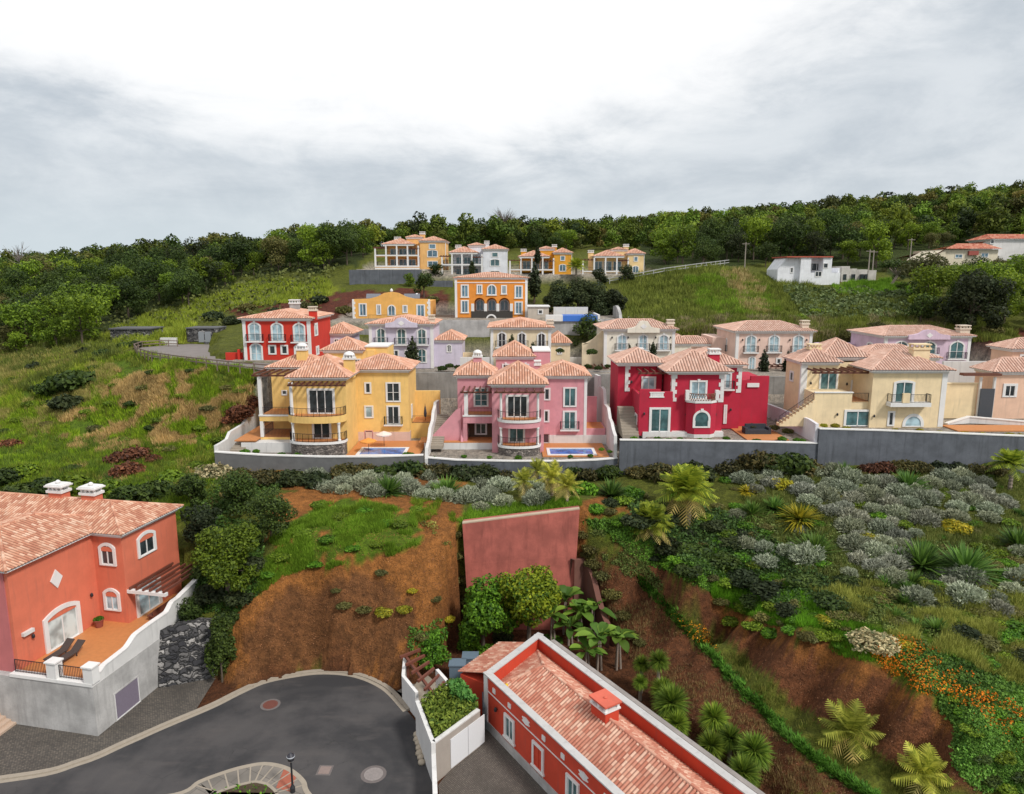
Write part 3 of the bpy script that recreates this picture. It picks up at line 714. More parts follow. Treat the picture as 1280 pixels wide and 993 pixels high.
    def pergola(s, x0, x1, y0, y1, z, n=7, along='y', m=WOOD, w=.12, h=.2):
        mb = MB()
        if along == 'y':
            for i in range(n): x = x0+(x1-x0)*i/(n-1); mb.bar((x, y0-.35, z), (x, y1, z), w, h)
            mb.bar((x0-.3, y0, z-h-.01), (x1+.3, y0, z-h-.01), w*1.2, h)
        else:
            for i in range(n): y = y0+(y1-y0)*i/(n-1); mb.bar((x0-.3, y, z), (x1+.3, y, z), w, h)
            mb.bar((x0, y0-.3, z-h-.01), (x0, y1+.3, z-h-.01), w, h); mb.bar((x1, y0-.3, z-h-.01), (x1, y1+.3, z-h-.01), w, h)
        return s.put("pergola", mb, m)
    def lamp(s, F, u, z):
        mb = MB(); a = F(u, z, .02); b = F(u, z, .16)
        mb.bar(a, b, .06, .06); mb.lathe((b[0], b[1], b[2]-.16), [(.05, 0), (.11, .05), (.11, .24), (.03, .34)], 8); return s.put("wall_lamp", mb, IRON)
# ------------------------------------------------------------------ row of villas above the garden bank
YEL = plaster("yellow plaster", (.80, .53, .18)); PINK = plaster("pink plaster", (.64, .285, .32)); CRIM = plaster("crimson plaster", (.46, .016, .045), .1); CREAM = plaster("cream plaster", (.80, .64, .40))
PEACH = plaster("peach plaster", (.76, .50, .36)); LILAC = plaster("lilac plaster", (.60, .55, .65)); REDP = plaster("bright red plaster", (.56, .032, .016)); BEIGE = plaster("beige plaster", (.74, .62, .43))
IVORY = plaster("ivory plaster", (.76, .71, .60)); ROSE = plaster("pale rose plaster", (.76, .55, .46)); MAUVE = plaster("mauve plaster", (.62, .47, .57)); AMBER = plaster("amber plaster", (.78, .42, .11)); ORANGE = plaster("orange plaster", (.74, .27, .04))
MUST = plaster("mustard plaster", (.70, .33, .03)); WHITEP = plaster("white plaster", (.70, .72, .76)); APRI = plaster("apricot plaster", (.78, .46, .17)); SALM = plaster("salmon red plaster", (.65, .17, .095), .08); SALMP = plaster("dusty rose plaster", (.50, .15, .15), .08)
VERM = plaster("vermilion plaster", (.56, .055, .022), .1)
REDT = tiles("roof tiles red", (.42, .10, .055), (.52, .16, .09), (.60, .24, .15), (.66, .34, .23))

def side_wall(name, label, x, prof, thick, m, zb, cat="garden wall"):
    """a boundary wall running away from the viewer at x; prof = (y, top z) points"""
    mb = MB(); poly = [(prof[0][0], zb)]+list(prof)+[(prof[-1][0], zb)]
    mb.prism(poly, x-thick/2, x+thick/2, 'x'); return solo(mb, name, m, (x, prof[0][0], zb), label, cat)
def front_wall(name, label, pts, thick, m, capm=None, cat="retaining wall", cap=.12):
    """wall following (x, y, zbottom, ztop) points, with a pale coping as its part"""
    t = thing(name, label, cat, (pts[0][0], pts[0][1], pts[0][2])); mb = MB(); n = len(pts); off = t.location
    line = [(p[0], p[1]) for p in pts]; back = offset_line(line, thick)
    vs = [(x, y, p[2]) for (x, y), p in zip(line, pts)]+[(x, y, p[3]) for (x, y), p in zip(line, pts)]+[(x, y, p[3]) for (x, y), p in zip(back, pts)]+[(x, y, p[2]) for (x, y), p in zip(back, pts)]
    fs = []
    for i in range(n-1):
        fs += [(i, i+1, n+i+1, n+i), (n+i, n+i+1, 2*n+i+1, 2*n+i), (2*n+i, 2*n+i+1, 3*n+i+1, 3*n+i)]
    fs += [(0, n, 2*n, 3*n), (n-1, 4*n-1, 3*n-1, 2*n-1)]
    mb.add(vs, fs); mb.build("wall_face", m, t, off=tuple(off))
    if capm is not None:
        a = offset_line(line, -.06); b = offset_line(line, thick+.06); mc = MB()
        vs = [(x, y, p[3]+.003) for (x, y), p in zip(a, pts)]+[(x, y, p[3]+cap) for (x, y), p in zip(a, pts)]+[(x, y, p[3]+cap) for (x, y), p in zip(b, pts)]+[(x, y, p[3]+.003) for (x, y), p in zip(b, pts)]
        mc.add(vs, fs); mc.build("coping", capm, t, off=tuple(off))
    return t
def pool(label, x0, x1, y0, y1, z, m=None, name="swimming_pool"):
    t = thing(name, label, "pool", ((x0+x1)/2, y0, z)); off = tuple(t.location); mb = MB()
    e = .35
    for a in ((x0-e, x1+e, y0-e, y0), (x0-e, x1+e, y1, y1+e), (x0-e, x0, y0, y1), (x1, x1+e, y0, y1)): mb.box(*a, z-.05, z+.06)
    mb.build("rim", WHITE, t, off=off)
    mw = MB(); mw.add([(x0, y0, z+.02), (x1, y0, z+.02), (x1, y1, z+.02), (x0, y1, z+.02)], [(0,1,2,3)]); mw.build("water", m or POOLW, t, off=off)
def deck(x0, x1, y0, y1, z, name="terrace_paving", m=DECK):
    mb = MB(); mb.box(x0, x1, y0, y1, z-.12, z); o = mb.build(name, m); return tag(o, kind='structure')
def stair(label, x0, x1, y0, y1, z0, z1, n, m=KERB, cat="steps"):
    mb = MB()
    for i in range(n): mb.box(x0, x1, y0+(y1-y0)*i/n, y1, z0+(z1-z0)*i/n+(.0 if i else -.3), z0+(z1-z0)*(i+1)/n)
    return solo(mb, "garden_stair", m, ((x0+x1)/2, y0, z0), label, cat)

# ---- yellow villa -------------------------------------------------
q = zr(4.571, 270, 420)
def yellow():
    zb = 11.95; h = House("yellow_villa", "yellow three storey villa with curved balconies at the left end of the villa row", (X(400, 560, 80), 79, zb), YEL, tile=TILE)
    YB, YR, YL, YT = 79.0, 84.6, 84.0, 91.0
    bx0, bx1 = X(366, 510, YB), X(433, 510, YB)
    ez = Zh(472.5, YB-.5)
    h.block(bx0, bx1, YB, 88, zb-.5, ez); h.hip(bx0, bx1, YB, 86.5, ez, 2.1, .6, w=.3)
    # right wing
    rx0, rx1 = bx1-1.0, X(511, 510, YR); ezr = Zh(462.7, YR-.5)
    zp = Zh(540, YR)
    h.block(rx0, rx1, YR, 91.5, zb-.5, ezr); h.hip(rx0, rx1, YR, 91.5, ezr, 1.5, .55, w=.3)
    m = h.mb("plinth", plaster("pale pink plinth", (.66, .48, .42))); m.box(bx1-.5, rx1+.05, YR-.06, YR+1, zb-.4, zp)
    # left wing behind the deep balcony
    lx0, lx1 = X(331, 500, YL+.5), bx0+.5; ezl = Zh(461.6, YL-.5)
    h.block(lx0+.7, lx1, YL+1.2, 91, zb-.5, ezl); h.hip(lx0+.6, lx1+1.6, YL+1.2, 90.5, ezl, 1.3, .5, w=.3)
    # tower behind
    tx0, tx1 = X(405, 440, YT), X(468, 440, YT); ezt = Zh(438.6, YT-.5)
    h.block(tx0, tx1, YT, 96.2, zb, ezt); h.hip(tx0, tx1-1.6, YT+.02, 96, ezt, 1.5, .45, w=.3)
    h.block(tx1-1.2, X(484, 440, YT), YT+.4, 96, zb, Zh(434.5, YT)); h.band(tx1-1.3, X(484.5, 440, YT), YT+.25, 96.1, Zh(434.5, YT), Zh(434.5, YT)+.18)
    F = h.face('f', YT)
    for r in ((665,125,708,150), (788,130,828,182)): x0, z0, x1, z1 = fx(YT, q(*r)); h.win(F, x0, z0, x1, z1, pane=GL_DARK, nh=1)
    # stone base and balconies of the bay
    cx = (bx0+bx1)/2-.2; hw = (bx1-bx0)/2+.1
    z1 = Zh(551.5, YB-1.2); z2 = Zh(520, YB-1.2)
    n = 14; arc = [(cx+hw*math.sin(math.pi*(i/n-.5)), YB-1.9*math.cos(math.pi*(i/n-.5))**.7) for i in range(n+1)]
    mb = MB(); mb.prism([(cx+hw, YB+.02)]+arc[::-1]+[(cx-hw, YB+.02)], zb-.6, z1-.28); h.put("stone_base", mb, STONE2)
    h.round_balcony(cx, YB, hw+.12, 2.0, z1); h.round_balcony(cx, YB, hw+.12, 2.0, z2, m=YEL, th=.75)
    for s_ in (-.82, .82): x = cx+hw*s_; y = YB-1.9*math.cos(math.asin(s_))**.7+.12; h.column(x, y, z1, z2-.75, .16); 
    h.column(bx0+.1, YB-.7, z2, ez-.5, .2)
    F = h.face('f', YB)
    x0, z0, x1, zt = fx(YB, q(522,300,680,440)); h.win(F, x0, z2+.02, x1, zt, nv=3, nh=1, fr=.24, pane=GL_DARK, name="door")
    x0, z0, x1, zt = fx(YB, q(550,480,660,600)); h.win(F, x0, z1+.02, x1, zt, nv=2, nh=1, fr=.2, pane=GL_DARK, name="door")
    h.pergola(bx0+.2, bx1+.0, YB-1.2, YB+.1, ez-.55, 10)
    # deep left balcony on two levels
    dx0 = X(327, 530, YL-2.6); y0, y1 = YL-3.2, YL+1.25
    zf1, zf2 = Zh(546.5, y0), Zh(520, y0)-.0
    for zf, th in ((zf1, .3), (zf2+.05, .7)):
        h.w.box(dx0, bx0+.05, y0, y1-.02, zf-th, zf-.05); h.mb("terrace_floor", DECK).box(dx0+.1, bx0+.02, y0+.1, y1-.05, zf-.05, zf+.005)
    h.band(dx0-.06, bx0+.02, y0-.07, y0+.2, zf2-.05, zf2+.12)
    for zz, r_ in (((zf1, zf2-.65)), ((zf2, ezl-.6))): 
        h.column(dx0+.2, y0+.2, zz, r_, .19, square=True); h.column(bx0-.22, y0+.2, zz, r_, .2, square=True)
    for zf in (zf1, zf2+.05):
        m = MB(); h.railing(m, [(dx0+.1, y1-.3, zf), (dx0+.1, y0+.12, zf), (bx0-.3, y0+.12, zf)], .95, .16); h.put("terrace_railing", m, IRON)
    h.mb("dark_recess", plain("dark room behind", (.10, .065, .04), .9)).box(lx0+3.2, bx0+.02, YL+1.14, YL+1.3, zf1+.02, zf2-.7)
    h.pergola(dx0-.3, bx0+2.5, y0, y1+.4, ezl-.2, 9)
    F = h.face('f', YL+1.2); x0, z0, x1, zt = fx(YL+1.2, q(375,310,408,340)); h.win(F, x0, z0, x1, zt, nv=1, nh=1, fr=.1, pane=GL_DARK)
    # right wing windows
    F = h.face('f', YR)
    for r, k in (((848,265,888,330), 0), ((848,398,900,470), 0), ((970,265,1055,378), 1)): x0, z0, x1, zt = fx(YR, q(*r)); h.win(F, x0, z0, x1, zt, nv=1+k, nh=1+k, fr=.17, pane=GL_CURT if r[1] == 398 else GL_DARK)
    x0, z0, x1, zt = fx(YR, q(975,398,1052,505)); h.win(F, x0, z0, x1, zt, nv=2, nh=1, fr=.17, pane=GL_DARK, rail=True, balc=True, name="door")
    x0, z0, x1, zt = fx(YR, q(850,540,898,615)); h.win(F, x0, z0, x1, zt, nv=1, nh=4, fr=.06, pane=plain("dark red shutter", (.16, .05, .05)), trim=PINK)
    Fr = h.face('r', rx1); h.win(Fr, 86.4, Zh(522, 87), 87.2, Zh(505, 87), nv=1, fr=.12)
    # patio wing at the right
    px1 = X(548, 510, 86.5)
    h.block(rx1-.3, px1, 86.5, 90.5, zb-.2, Zh(529, 86.5)); h.block(rx1, px1-.2, 90.5, 91, zb, Zh(489, 90.5))
    h.mb("terrace_floor", DECK).box(rx1+.05, px1-.12, 86.62, 90.4, Zh(529, 86.5)+.002, Zh(529, 86.5)+.02)
    m = MB(); h.railing(m, [(rx1+.1, 86.56, Zh(529, 86.5)), (px1-.5, 86.56, Zh(529, 86.5))], .9, .15); h.put("terrace_railing", m, IRON)
    h.roofs = [h.roofs[0]]
    h.chimney(X(437, 460, 81.8), 81.8, ez-.4, Zh(447.5, 81.8), 1.15, 1.0, kind="dome"); h.chimney(X(379, 450, 87), 86.8, ezl-.5, Zh(436, 87), 1.2, 1.0, kind="dome")
    h.finish()
    deck(bx1+.1, X(528, 560, 80), 76.6, YR, zb+.03); pool("long pool with a white rim below the yellow villa's pink plinth", X(452, 567, 79), X(505, 567, 79), 77.6, 80.6, zb+.05)
    deck(X(300, 545, 81), dx0+.0, 79.25, 90, Zh(546.5, 81), m=DECK)
    # white plinth under the deep balcony
    mb = MB(); mb.box(X(303, 560, 79.5), bx0, 79.2, y0-.01, zb-.6, zf1-.31); solo(mb, "plinth_wall", OFFW, (bx0-4, 79.2, zb-.6), "white plinth wall under the yellow villa's left balcony", "wall")
    side_wall("boundary_wall", "white stepped boundary wall climbing beside the yellow villa on the grassy slope", X(270, 560, 76.5), [(76.4, Zh(557, 76.4)), (78, Zh(553, 78)), (79.4, Zh(550, 79.4)+.1), (80.4, Zh(540, 80.4)), (84.5, Zh(530, 84.5)), (87, Zh(517, 87)), (91, Zh(503, 91)), (95.5, Zh(486, 95.5)), (96.5, Zh(482, 96.5))], .35, OFFW, 9.8)
    stair("tiled stair rising beside the white boundary wall left of the yellow villa", X(283, 560, 77.5), X(300, 560, 77.5), 77.4, 82, zb, Zh(545, 82), 9)
    # two parasols by the pool
    for (px, py, top, c, lb) in ((461, 571, 550, (.75,.30,.06), "open orange parasol on the yellow villa's pool deck"), (480.5, 566, 541.5, (.80,.66,.60), "open pale parasol on the yellow villa's pool deck")):
        Y = 79.0 if top == 550 else 81.5; x = X(px, py, Y); zt = Zh(top, Y)
        t = thing("parasol", lb, "parasol", (x, Y, zb+.03)); o = tuple(t.location)
        MB().tube((x, Y, zb+.03), (x, Y, zt), .03).build("pole", IRON, t, off=o)
        mb = MB(); n = 8; vs = [(x, Y, zt+.25)]+[(x+.98*math.cos(2*math.pi*i/n), Y+.98*math.sin(2*math.pi*i/n), zt-.12) for i in range(n)]+[(x+.96*math.cos(2*math.pi*i/n), Y+.96*math.sin(2*math.pi*i/n), zt-.25) for i in range(n)]
        mb.add(vs, [(0, 1+i, 1+(i+1) % n) for i in range(n)]+[(1+i, 9+i, 9+(i+1) % n, 1+(i+1) % n) for i in range(n)]).build("canopy", plain("parasol cloth", c, .9) if top == 550 else plain("pale parasol cloth", c, .9), t, off=o)
    # closed parasol on the side patio
    x, Y = X(531.5, 515, 88), 88; t = thing("closed_parasol", "closed dark parasol on the side patio of the yellow villa", "parasol", (x, Y, Zh(529, 86.5))); o = tuple(t.location)
    MB().tube((x, Y, o[2]), (x, Y, o[2]+2.2), .03).build("pole", IRON, t, off=o); MB().lathe((x, Y, o[2]+.5), [(.14, 0), (.2, .4), (.1, 1.2), (.03, 1.5)], 9).build("canopy", plain("dark parasol cloth", (.05, .05, .07), .9), t, off=o)
yellow()
# ---- pink villa ---------------------------------------------------
q = zr(4.923, 530, 420)
def pink():
    zb = 11.95; YB, YR, YL, YT = 79.2, 83.4, 84.0, 90.0
    h = House("pink_villa", "pink three storey villa with a central hip roofed bay and round stone base", (X(648, 560, 80), 79, zb), PINK, tile=TILE, pitch=.3)
    bx0, bx1 = X(615, 510, YB), X(680, 510, YB); ez = Zh(481, YB-.4)
    h.block(bx0, bx1, YB, 88, zb-.5, ez); h.hip(bx0, bx1, YB, 85.6, ez, 2.2, .5, w=.3)
    rx1 = X(733, 510, YR); ezr = Zh(470.8, YR-.5); zp = Zh(544, YR)
    h.block(bx1-.6, rx1, YR, 90.5, zb-.5, ezr); h.hip(bx1-.2, rx1, YR, 90.5, ezr, 1.35, .5, w=.3)
    h.mb("plinth", OFFW).box(bx1+.02, X(759, 550, 83), YR-.07, YR+.6, zb-.4, zp); h.block(rx1, X(757, 535, YR), YR+.02, YR+4, zb, Zh(536, YR))
    h.block(rx1-.2, X(750, 500, YR+1), YR+4, YR+4.4, zb, Zh(496, YR+4)); h.mb("terrace_floor", DECK).box(rx1+.03, X(757, 535, YR)-.15, YR+.2, YR+3.9, Zh(536, YR)-.25, Zh(536, YR)+.01)
    lx0, lx1 = X(572, 500, YL), bx0+.5; ezl = Zh(469.8, YL-.4)
    h.block(lx0, lx1, YL, 90, Zh(535, YL), ezl); h.hip(lx0, lx1-.5, YL, 89.5, ezl, 1.7, .45, w=.3)
    tx0, tx1 = X(620, 450, YT), X(672, 450, YT); ezt = Zh(446.4, YT-.4)
    h.block(tx0, tx1, YT, 96, zb, ezt); h.hip(tx0, tx1-.6, YT, 95.6, ezt, 1.75, .4, w=.3)
    h.block(tx1-.5, X(688, 450, YT), YT+.3, 96, zb, Zh(440, YT)); h.band(tx1-.6, X(688.6, 450, YT), YT+.2, 96.1, Zh(440, YT), Zh(440, YT)+.15)
    F = h.face('f', YT)
    for r in ((480,172,527,238), (603,172,648,235)): x0, z0, x1, zt = fx(YT, q(*r)); h.win(F, x0, z0, x1, zt, pane=GL_DARK, nh=1, key=True)
    cx = (bx0+bx1)/2+.15; hw = (bx1-bx0)/2-.55; z1 = Zh(556.5, YB-1.2); z2 = Zh(524.5, YB-1.2)
    n = 14; arc = [(cx+hw*math.sin(math.pi*(i/n-.5)), YB-1.9*math.cos(math.pi*(i/n-.5))**.7) for i in range(n+1)]
    mb = MB(); mb.prism([(cx+hw, YB+.02)]+arc[::-1]+[(cx-hw, YB+.02)], zb-.6, z1-.28); h.put("stone_base", mb, STONE2)
    h.round_balcony(cx, YB, hw+.1, 2.0, z1); h.round_balcony(cx, YB, hw+.1, 2.0, z2, th=.3); mb = MB(); mb.prism([(cx+hw, YB+.02)]+arc[::-1]+[(cx-hw, YB+.02)], z2-.95, z2-.301); h.put("balcony_apron", mb, PINK)
    for s_ in (-.86, .86):
        x = cx+hw*s_; y = YB-1.9*math.cos(math.asin(s_))**.7+.14; h.column(x, y, z1, z2-.95, .15); h.column(x, y, z2, ez-.75, .15)
    F = h.face('f', YB)
    x0, z0, x1, zt = fx(YB, q(503,362,645,500)); h.win(F, x0, z2+.02, x1, zt, nv=3, nh=1, fr=.22, pane=GL_DARK, name="door")
    x0, z0, x1, zt = fx(YB, q(518,558,622,655)); h.win(F, x0, z1+.02, x1, zt, nv=2, nh=1, fr=.18, pane=GL_TEAL, name="door")
    h.pergola(cx-hw-.1, cx+hw+.1, YB-1.5, YB, ez-.5, 7)
    # left balcony over a recessed loggia
    dx0 = X(579, 530, YL-3); y0 = YL-3.0; zf1, zf2 = Zh(552, y0), Zh(520.5, y0)
    h.block(dx0, bx0+.02, y0, YL-.01, zf2-.85, zf2-.05); h.band(dx0-.05, bx0-.02, y0-.08, y0+.1, zf2-.05, zf2+.12); h.mb("terrace_floor", DECK).box(dx0+.1, bx0-.02, y0+.11, YL-.01, zf2-.048, zf2+.01)
    h.mb("terrace_floor", DECK).box(dx0-5.2, bx0-.02, y0-.3, YL-.6, zf1-.1, zf1); h.mb("plinth", OFFW).box(dx0-4.6, bx0+.0, y0-.29, y0+.5, zb-.5, zf1-.101)
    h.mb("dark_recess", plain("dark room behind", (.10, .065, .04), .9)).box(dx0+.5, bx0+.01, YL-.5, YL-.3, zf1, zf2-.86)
    F2 = h.face('f', YL-.5); x0, z0, x1, zt = fx(YL-.5, q(312,535,388,608)); h.win(F2, x0, z0, x1, zt, pane=GL_DARK, nh=1)
    h.block(dx0, dx0+.45, y0+.02, YL-.3, zf1, zf2-.86)
    h.column(dx0+.35, y0+.3, zf2, Zh(490, y0), .22, square=True); m = MB(); h.railing(m, [(dx0+.5, y0+.15, zf2+.1), (bx0-.1, y0+.15, zf2+.1)], .85, .16); h.put("terrace_railing", m, IRON)
    h.pergola(dx0, bx0-.2, y0, YL, Zh(488.5, y0), 6)
    F = h.face('f', YL); x0, z0, x1, zt = fx(YL, q(305,318,397,436)); h.win(F, x0, z0, x1, zt, nh=3, pane=GL_TEAL)
    # stair flank
    mb = MB(); mb.prism([(y0-.2, zf1), (YL+.5, zf1), (YL+.5, zf2+.9), (YL-.6, zf2+.9)], dx0-.02, dx0-.3, 'x'); mb.prism([(dx0-4.2, zf1), (dx0-.3, zf1), (dx0-.3, zf2+.9), (dx0-.9, zf2+.6)], y0+.5, y0+.8, 'y'); h.put("stair_flank", mb, PINK)
    F = h.face('f', YR)
    for r, nv in (((735,320,778,397), 1), ((733,455,772,532), 1), ((856,316,940,438), 2)): x0, z0, x1, zt = fx(YR, q(*r)); h.win(F, x0, z0, x1, zt, nv=nv, nh=1, fr=.17, pane=GL_TEAL if nv == 2 else GL_DARK)
    x0, z0, x1, zt = fx(YR, q(853,460,940,575)); h.win(F, x0, z0, x1, zt, nv=2, nh=1, fr=.2, pane=GL_TEAL, rail=True, balc=True, name="door")
    Fp = h.face('f', YR-.07); x0, z0, x1, zt = fx(YR, q(724,604,770,686)); h.win(Fp, x0, zb, x1, zt, nv=1, nh=1, fr=.05, pane=plain("dark wooden door", (.07, .04, .045)), name="door", trim=WOOD)
    h.corner(rx1, YR, zp, ezr, .3); h.roofs = [h.roofs[2]]
    h.chimney(X(597, 455, 86), 86, ezl, Zh(445, 86), 1.0, .9, kind="dome"); h.chimney(X(672, 460, 88), 88.5, ez, Zh(456, 88), .7, .7, kind="box")
    h.finish()
    deck(X(678, 565, 78), X(757, 560, 80), 77.0, YR-.06, zb+.03); pool("small bright blue pool in the orange terrace of the pink villa", X(688, 570, 78), X(741, 568, 78.5), 77.7, 80.3, zb+.05)
    xs = X(769, 560, 77)
    side_wall("boundary_wall", "white curved boundary wall between the pink villa and the crimson villa", xs, [(76.6, Zh(575, 76.6)), (77, Zh(545, 77)), (78.5, Zh(538, 78.5)), (80, Zh(528, 80)), (81.5, Zh(523, 81.5)), (83, Zh(510, 83)), (86, Zh(505, 86)), (87.2, Zh(487, 87.2)), (89.5, Zh(483.5, 89.5)), (92, Zh(484, 92)), (92.2, Zh(470, 92.2)), (96.6, Zh(468, 96.6))], .35, OFFW, 11)
    xl = X(533, 570, 76.6)
    side_wall("boundary_wall", "white boundary wall with curved steps between the yellow and the pink villa", xl, [(76.4, Zh(574, 76.4)), (77, Zh(560, 77)), (79, Zh(550, 79)), (80.5, Zh(535, 80.5)), (83, Zh(526, 83)), (84, Zh(515, 84)), (86, Zh(507, 86)), (86.4, Zh(503, 86.4)), (90, Zh(500, 90))], .35, OFFW, 11)
    stair("stone garden stair climbing at the left side of the pink villa", X(537, 552, 79), X(553, 552, 79), 79.2, 87, zb+.6, Zh(520, 86), 16)
pink()
# ---- crimson villa ------------------------------------------------
q = zr(4.741, 760, 420)
def crimson():
    zb = 13.8; YB, YF, YL, YR = 80.0, 79.4, 84.0, 83.2
    h = House("crimson_villa", "crimson villa with white zigzag corner stones and an arched ground floor window", (X(870, 545, 80), 79.4, zb), CRIM, tile=TILE_PALE)
    bx0, bx1 = X(839.5, 500, YB), X(903.5, 500, YB); ez = Zh(465, YB-.5); zp = Zh(538.5, YB)
    h.block(bx0, bx1, YB, 88, zb, ez); h.hip(bx0-.3, bx1+.3, YB, 87.5, ez, 2.1, .65, w=.34, ridge=1.2)
    h.mb("plinth", OFFW).box(X(803, 545, YF), bx1+.05, YF-.12, YF+2, zb-.3, zp)
    fx0 = X(799, 510, YF); zt1 = Zh(492, YF)
    h.block(fx0, bx0+.02, YF, YF+5, zb, Zh(498, YF)); h.block(fx0+.01, fx0+2.4, YF+.01, YF+.35, Zh(498, YF)-.01, Zh(487, YF)); h.block(bx0-1.5, bx0-.01, YF+.01, YF+.35, Zh(498, YF)-.01, Zh(490, YF)); h.block(fx0+.01, fx0+.3, YF+.36, YF+4.99, Zh(498, YF)-.01, zt1-.2)
    h.mb("terrace_floor", DECK).box(fx0+.3, bx0-.02, YF+.1, YF+4.98, Zh(498, YF), Zh(498, YF)+.02)
    # balustrade panel
    x0, z0, x1, zt = fx(YF, q(246,332,334,366)); 
    for k in range(7): h.t.box(x0+.1+(x1-x0-.4)*k/6, x0+.3+(x1-x0-.4)*k/6, YF-.05, YF+.2, z0+.12, zt-.12)
    h.t.box(x0, x1, YF-.08, YF+.25, z0, z0+.12); h.t.box(x0, x1, YF-.08, YF+.25, zt-.12, zt)
    lx0, lx1 = X(773, 480, YL), X(828, 480, YL); ezl = Zh(454.5, YL-.5)
    h.block(lx0, lx1, YL+.4, 91, zb, ezl); h.hip(lx0, lx1, YL, 90.4, ezl, 1.5, .45, w=.34)
    h.block(lx1-.5, bx0+.4, YL+1.2, 90.5, zb, ezl-.3)
    rx1 = X(926, 480, YR); ezr = Zh(456.5, YR-.5)
    h.block(bx1-.5, rx1, YR, 91, zb, ezr); h.hip(bx1-3.2, rx1, YR, 90.8, ezr, 1.6, .6, w=.34)
    # low right wing with parapet
    wx1 = X(960, 500, YR+1.2); zw = Zh(475.5, YR+1.2)
    h.block(rx1-.3, wx1, YR+1.2, 92, zb, zw); h.block(rx1+.4, wx1-3.0, 92.0, 92.5, zb, Zh(465, 92)); h.block(wx1-2.2, wx1, YR+1.21, YR+1.6, zw, zw+.5)
    h.t.box(X(938, 482, YR), X(953, 482, YR), YR+1.05, YR+1.25, Zh(484, YR+1.2), Zh(479, YR+1.2))
    # round bay with balcony
    x0, z0, x1, zt = fx(YB, q(456,390,630,566)); cx = (x0+x1)/2; hw = (x1-x0)/2; zbal = Zh(501, YB-1)
    poly = [(cx-hw, YB+.02), (cx-hw, YB-.6), (cx-hw+.8, YB-1.3), (cx+hw-.8, YB-1.3), (cx+hw, YB-.6), (cx+hw, YB+.02)]
    mb = MB(); mb.prism(poly, zb+.3, zbal-.25); h.put("bay", mb, CRIM); mb = MB(); mb.prism([(x, y-.0) for x, y in poly], zb-.3, zb+.299); h.put("bay_plinth", mb, OFFW)
    mb = MB(); mb.prism([(cx+(x-cx)*1.04, y-.06 if y < YB else y) for x, y in poly], zbal-.25, zbal); h.put("balcony_slab", mb, WHITE)
    mb = MB()
    for a, b in zip(poly[:-1], poly[1:]):
        a = Vector((*a, zbal)); b = Vector((*b, zbal)); L = (b-a).length; k = max(1, int(L/.26))
        for i in range(k): mb.bar(a+(b-a)*(i/k), a+(b-a)*((i+1)/k)+Vector((0,0,.75)), .05, .05); mb.bar(a+(b-a)*((i+1)/k), a+(b-a)*(i/k)+Vector((0,0,.75)), .05, .05)
        mb.bar(a+Vector((0,0,.8)), b+Vector((0,0,.8)), .1, .08)
    h.put("balcony_balustrade", mb, plain("brown lattice", (.20, .09, .05), .7))
    for i in (1, 4): h.t.box(poly[i][0]-.2, poly[i][0]+.2, YB-.85, YB-.4, zbal, zbal+1.15)
    F = h.face('f', YB-1.3); x0, z0, x1, zt = fx(YB-1.3, q(503,440,607,545)); h.win(F, x0, z0, x1, zt, arch=(x1-x0)/2, nv=1, nh=1, fr=.24, pane=GL_TEAL, proud=.07, key=True)
    F = h.face('f', YB); x0, z0, x1, zt = fx(YB, q(484,264,588,346)); h.win(F, x0, zbal, x1, zt, nv=2, nh=1, fr=.2, pane=GL_CURT, name="door", key=True)
    F = h.face('f', YF); x0, z0, x1, zt = fx(YF, q(244,424,370,548)); h.win(F, x0, zp, x1, zt, nv=2, nh=1, fr=.24, pane=GL_TEAL, name="door")
    F = h.face('f', YL+.4); 
    F2 = h.face('f', YL+1.2); x0, z0, x1, zt = fx(YL+1.2, q(190,235,276,332)); h.win(F, x0, z0, x1, zt, nv=2, nh=1, fr=.2, pane=GL_CURT, name="door")
    x0, z0, x1, zt = fx(YL+1.2, q(322,255,358,332)); h.win(F2, x0, z0, x1, zt, nv=1, nh=1, fr=.15, pane=GL_CURT, name="door")
    F = h.face('f', YR); x0, z0, x1, zt = fx(YR, q(688,215,732,315)); h.win(F, x0, z0, x1, zt, nv=1, nh=1, fr=.18, pane=GL_CURT, rail=True, balc=True)
    x0, z0, x1, zt = fx(YR, q(684,408,704,520)); h.win(F, x0, z0, x1, zt, nv=1, nh=1, fr=.15, pane=GL_WHITE)
    Fl = h.face('l', fx0); h.win(Fl, -(YF+4.2), zb+.05, -(YF+3), zb+2.1, nv=1, nh=1, fr=.1, pane=GL_WHITE, name="door"); h.win(Fl, -(YF+2.3), zb+.5, -(YF+.9), zb+2.3, nv=1, nh=1, fr=.15, pane=GL_TEAL)
    F = h.face('f', YB-.01); x0, z0, x1, zt = fx(YB, q(455,430,482,516)); Fb = h.face('f', YB-.6); 
    h.quoin(bx0, YB, Zh(502, YB), ez-.4, -1); h.quoin(bx1, YB, Zh(503, YB), ez-.4, 1); h.quoin(rx1, YR, Zh(491, YR), ezr-.4, 1); h.quoin(lx0+.9, YL+.38, Zh(490, YL), ezl-.4, -1)
    for u, z in ((X(857, 518, YB), Zh(518, YB)), (X(894, 518, YB), Zh(518, YB))): h.lamp(h.face('f', YB), u, z)
    Ff = h.face('f', YF); h.lamp(Ff, X(805, 517, YF), Zh(517, YF)); h.lamp(h.face('f', YR), X(913, 512, YR), Zh(512, YR)); h.lamp(h.face('f', YL+.4), X(790, 478, YL), Zh(478, YL))
    h.pergola(X(797, 463, YL), X(838, 463, YL), YL-2.2, YL+.4, Zh(463, YL-1), 6, m=WOOD2)
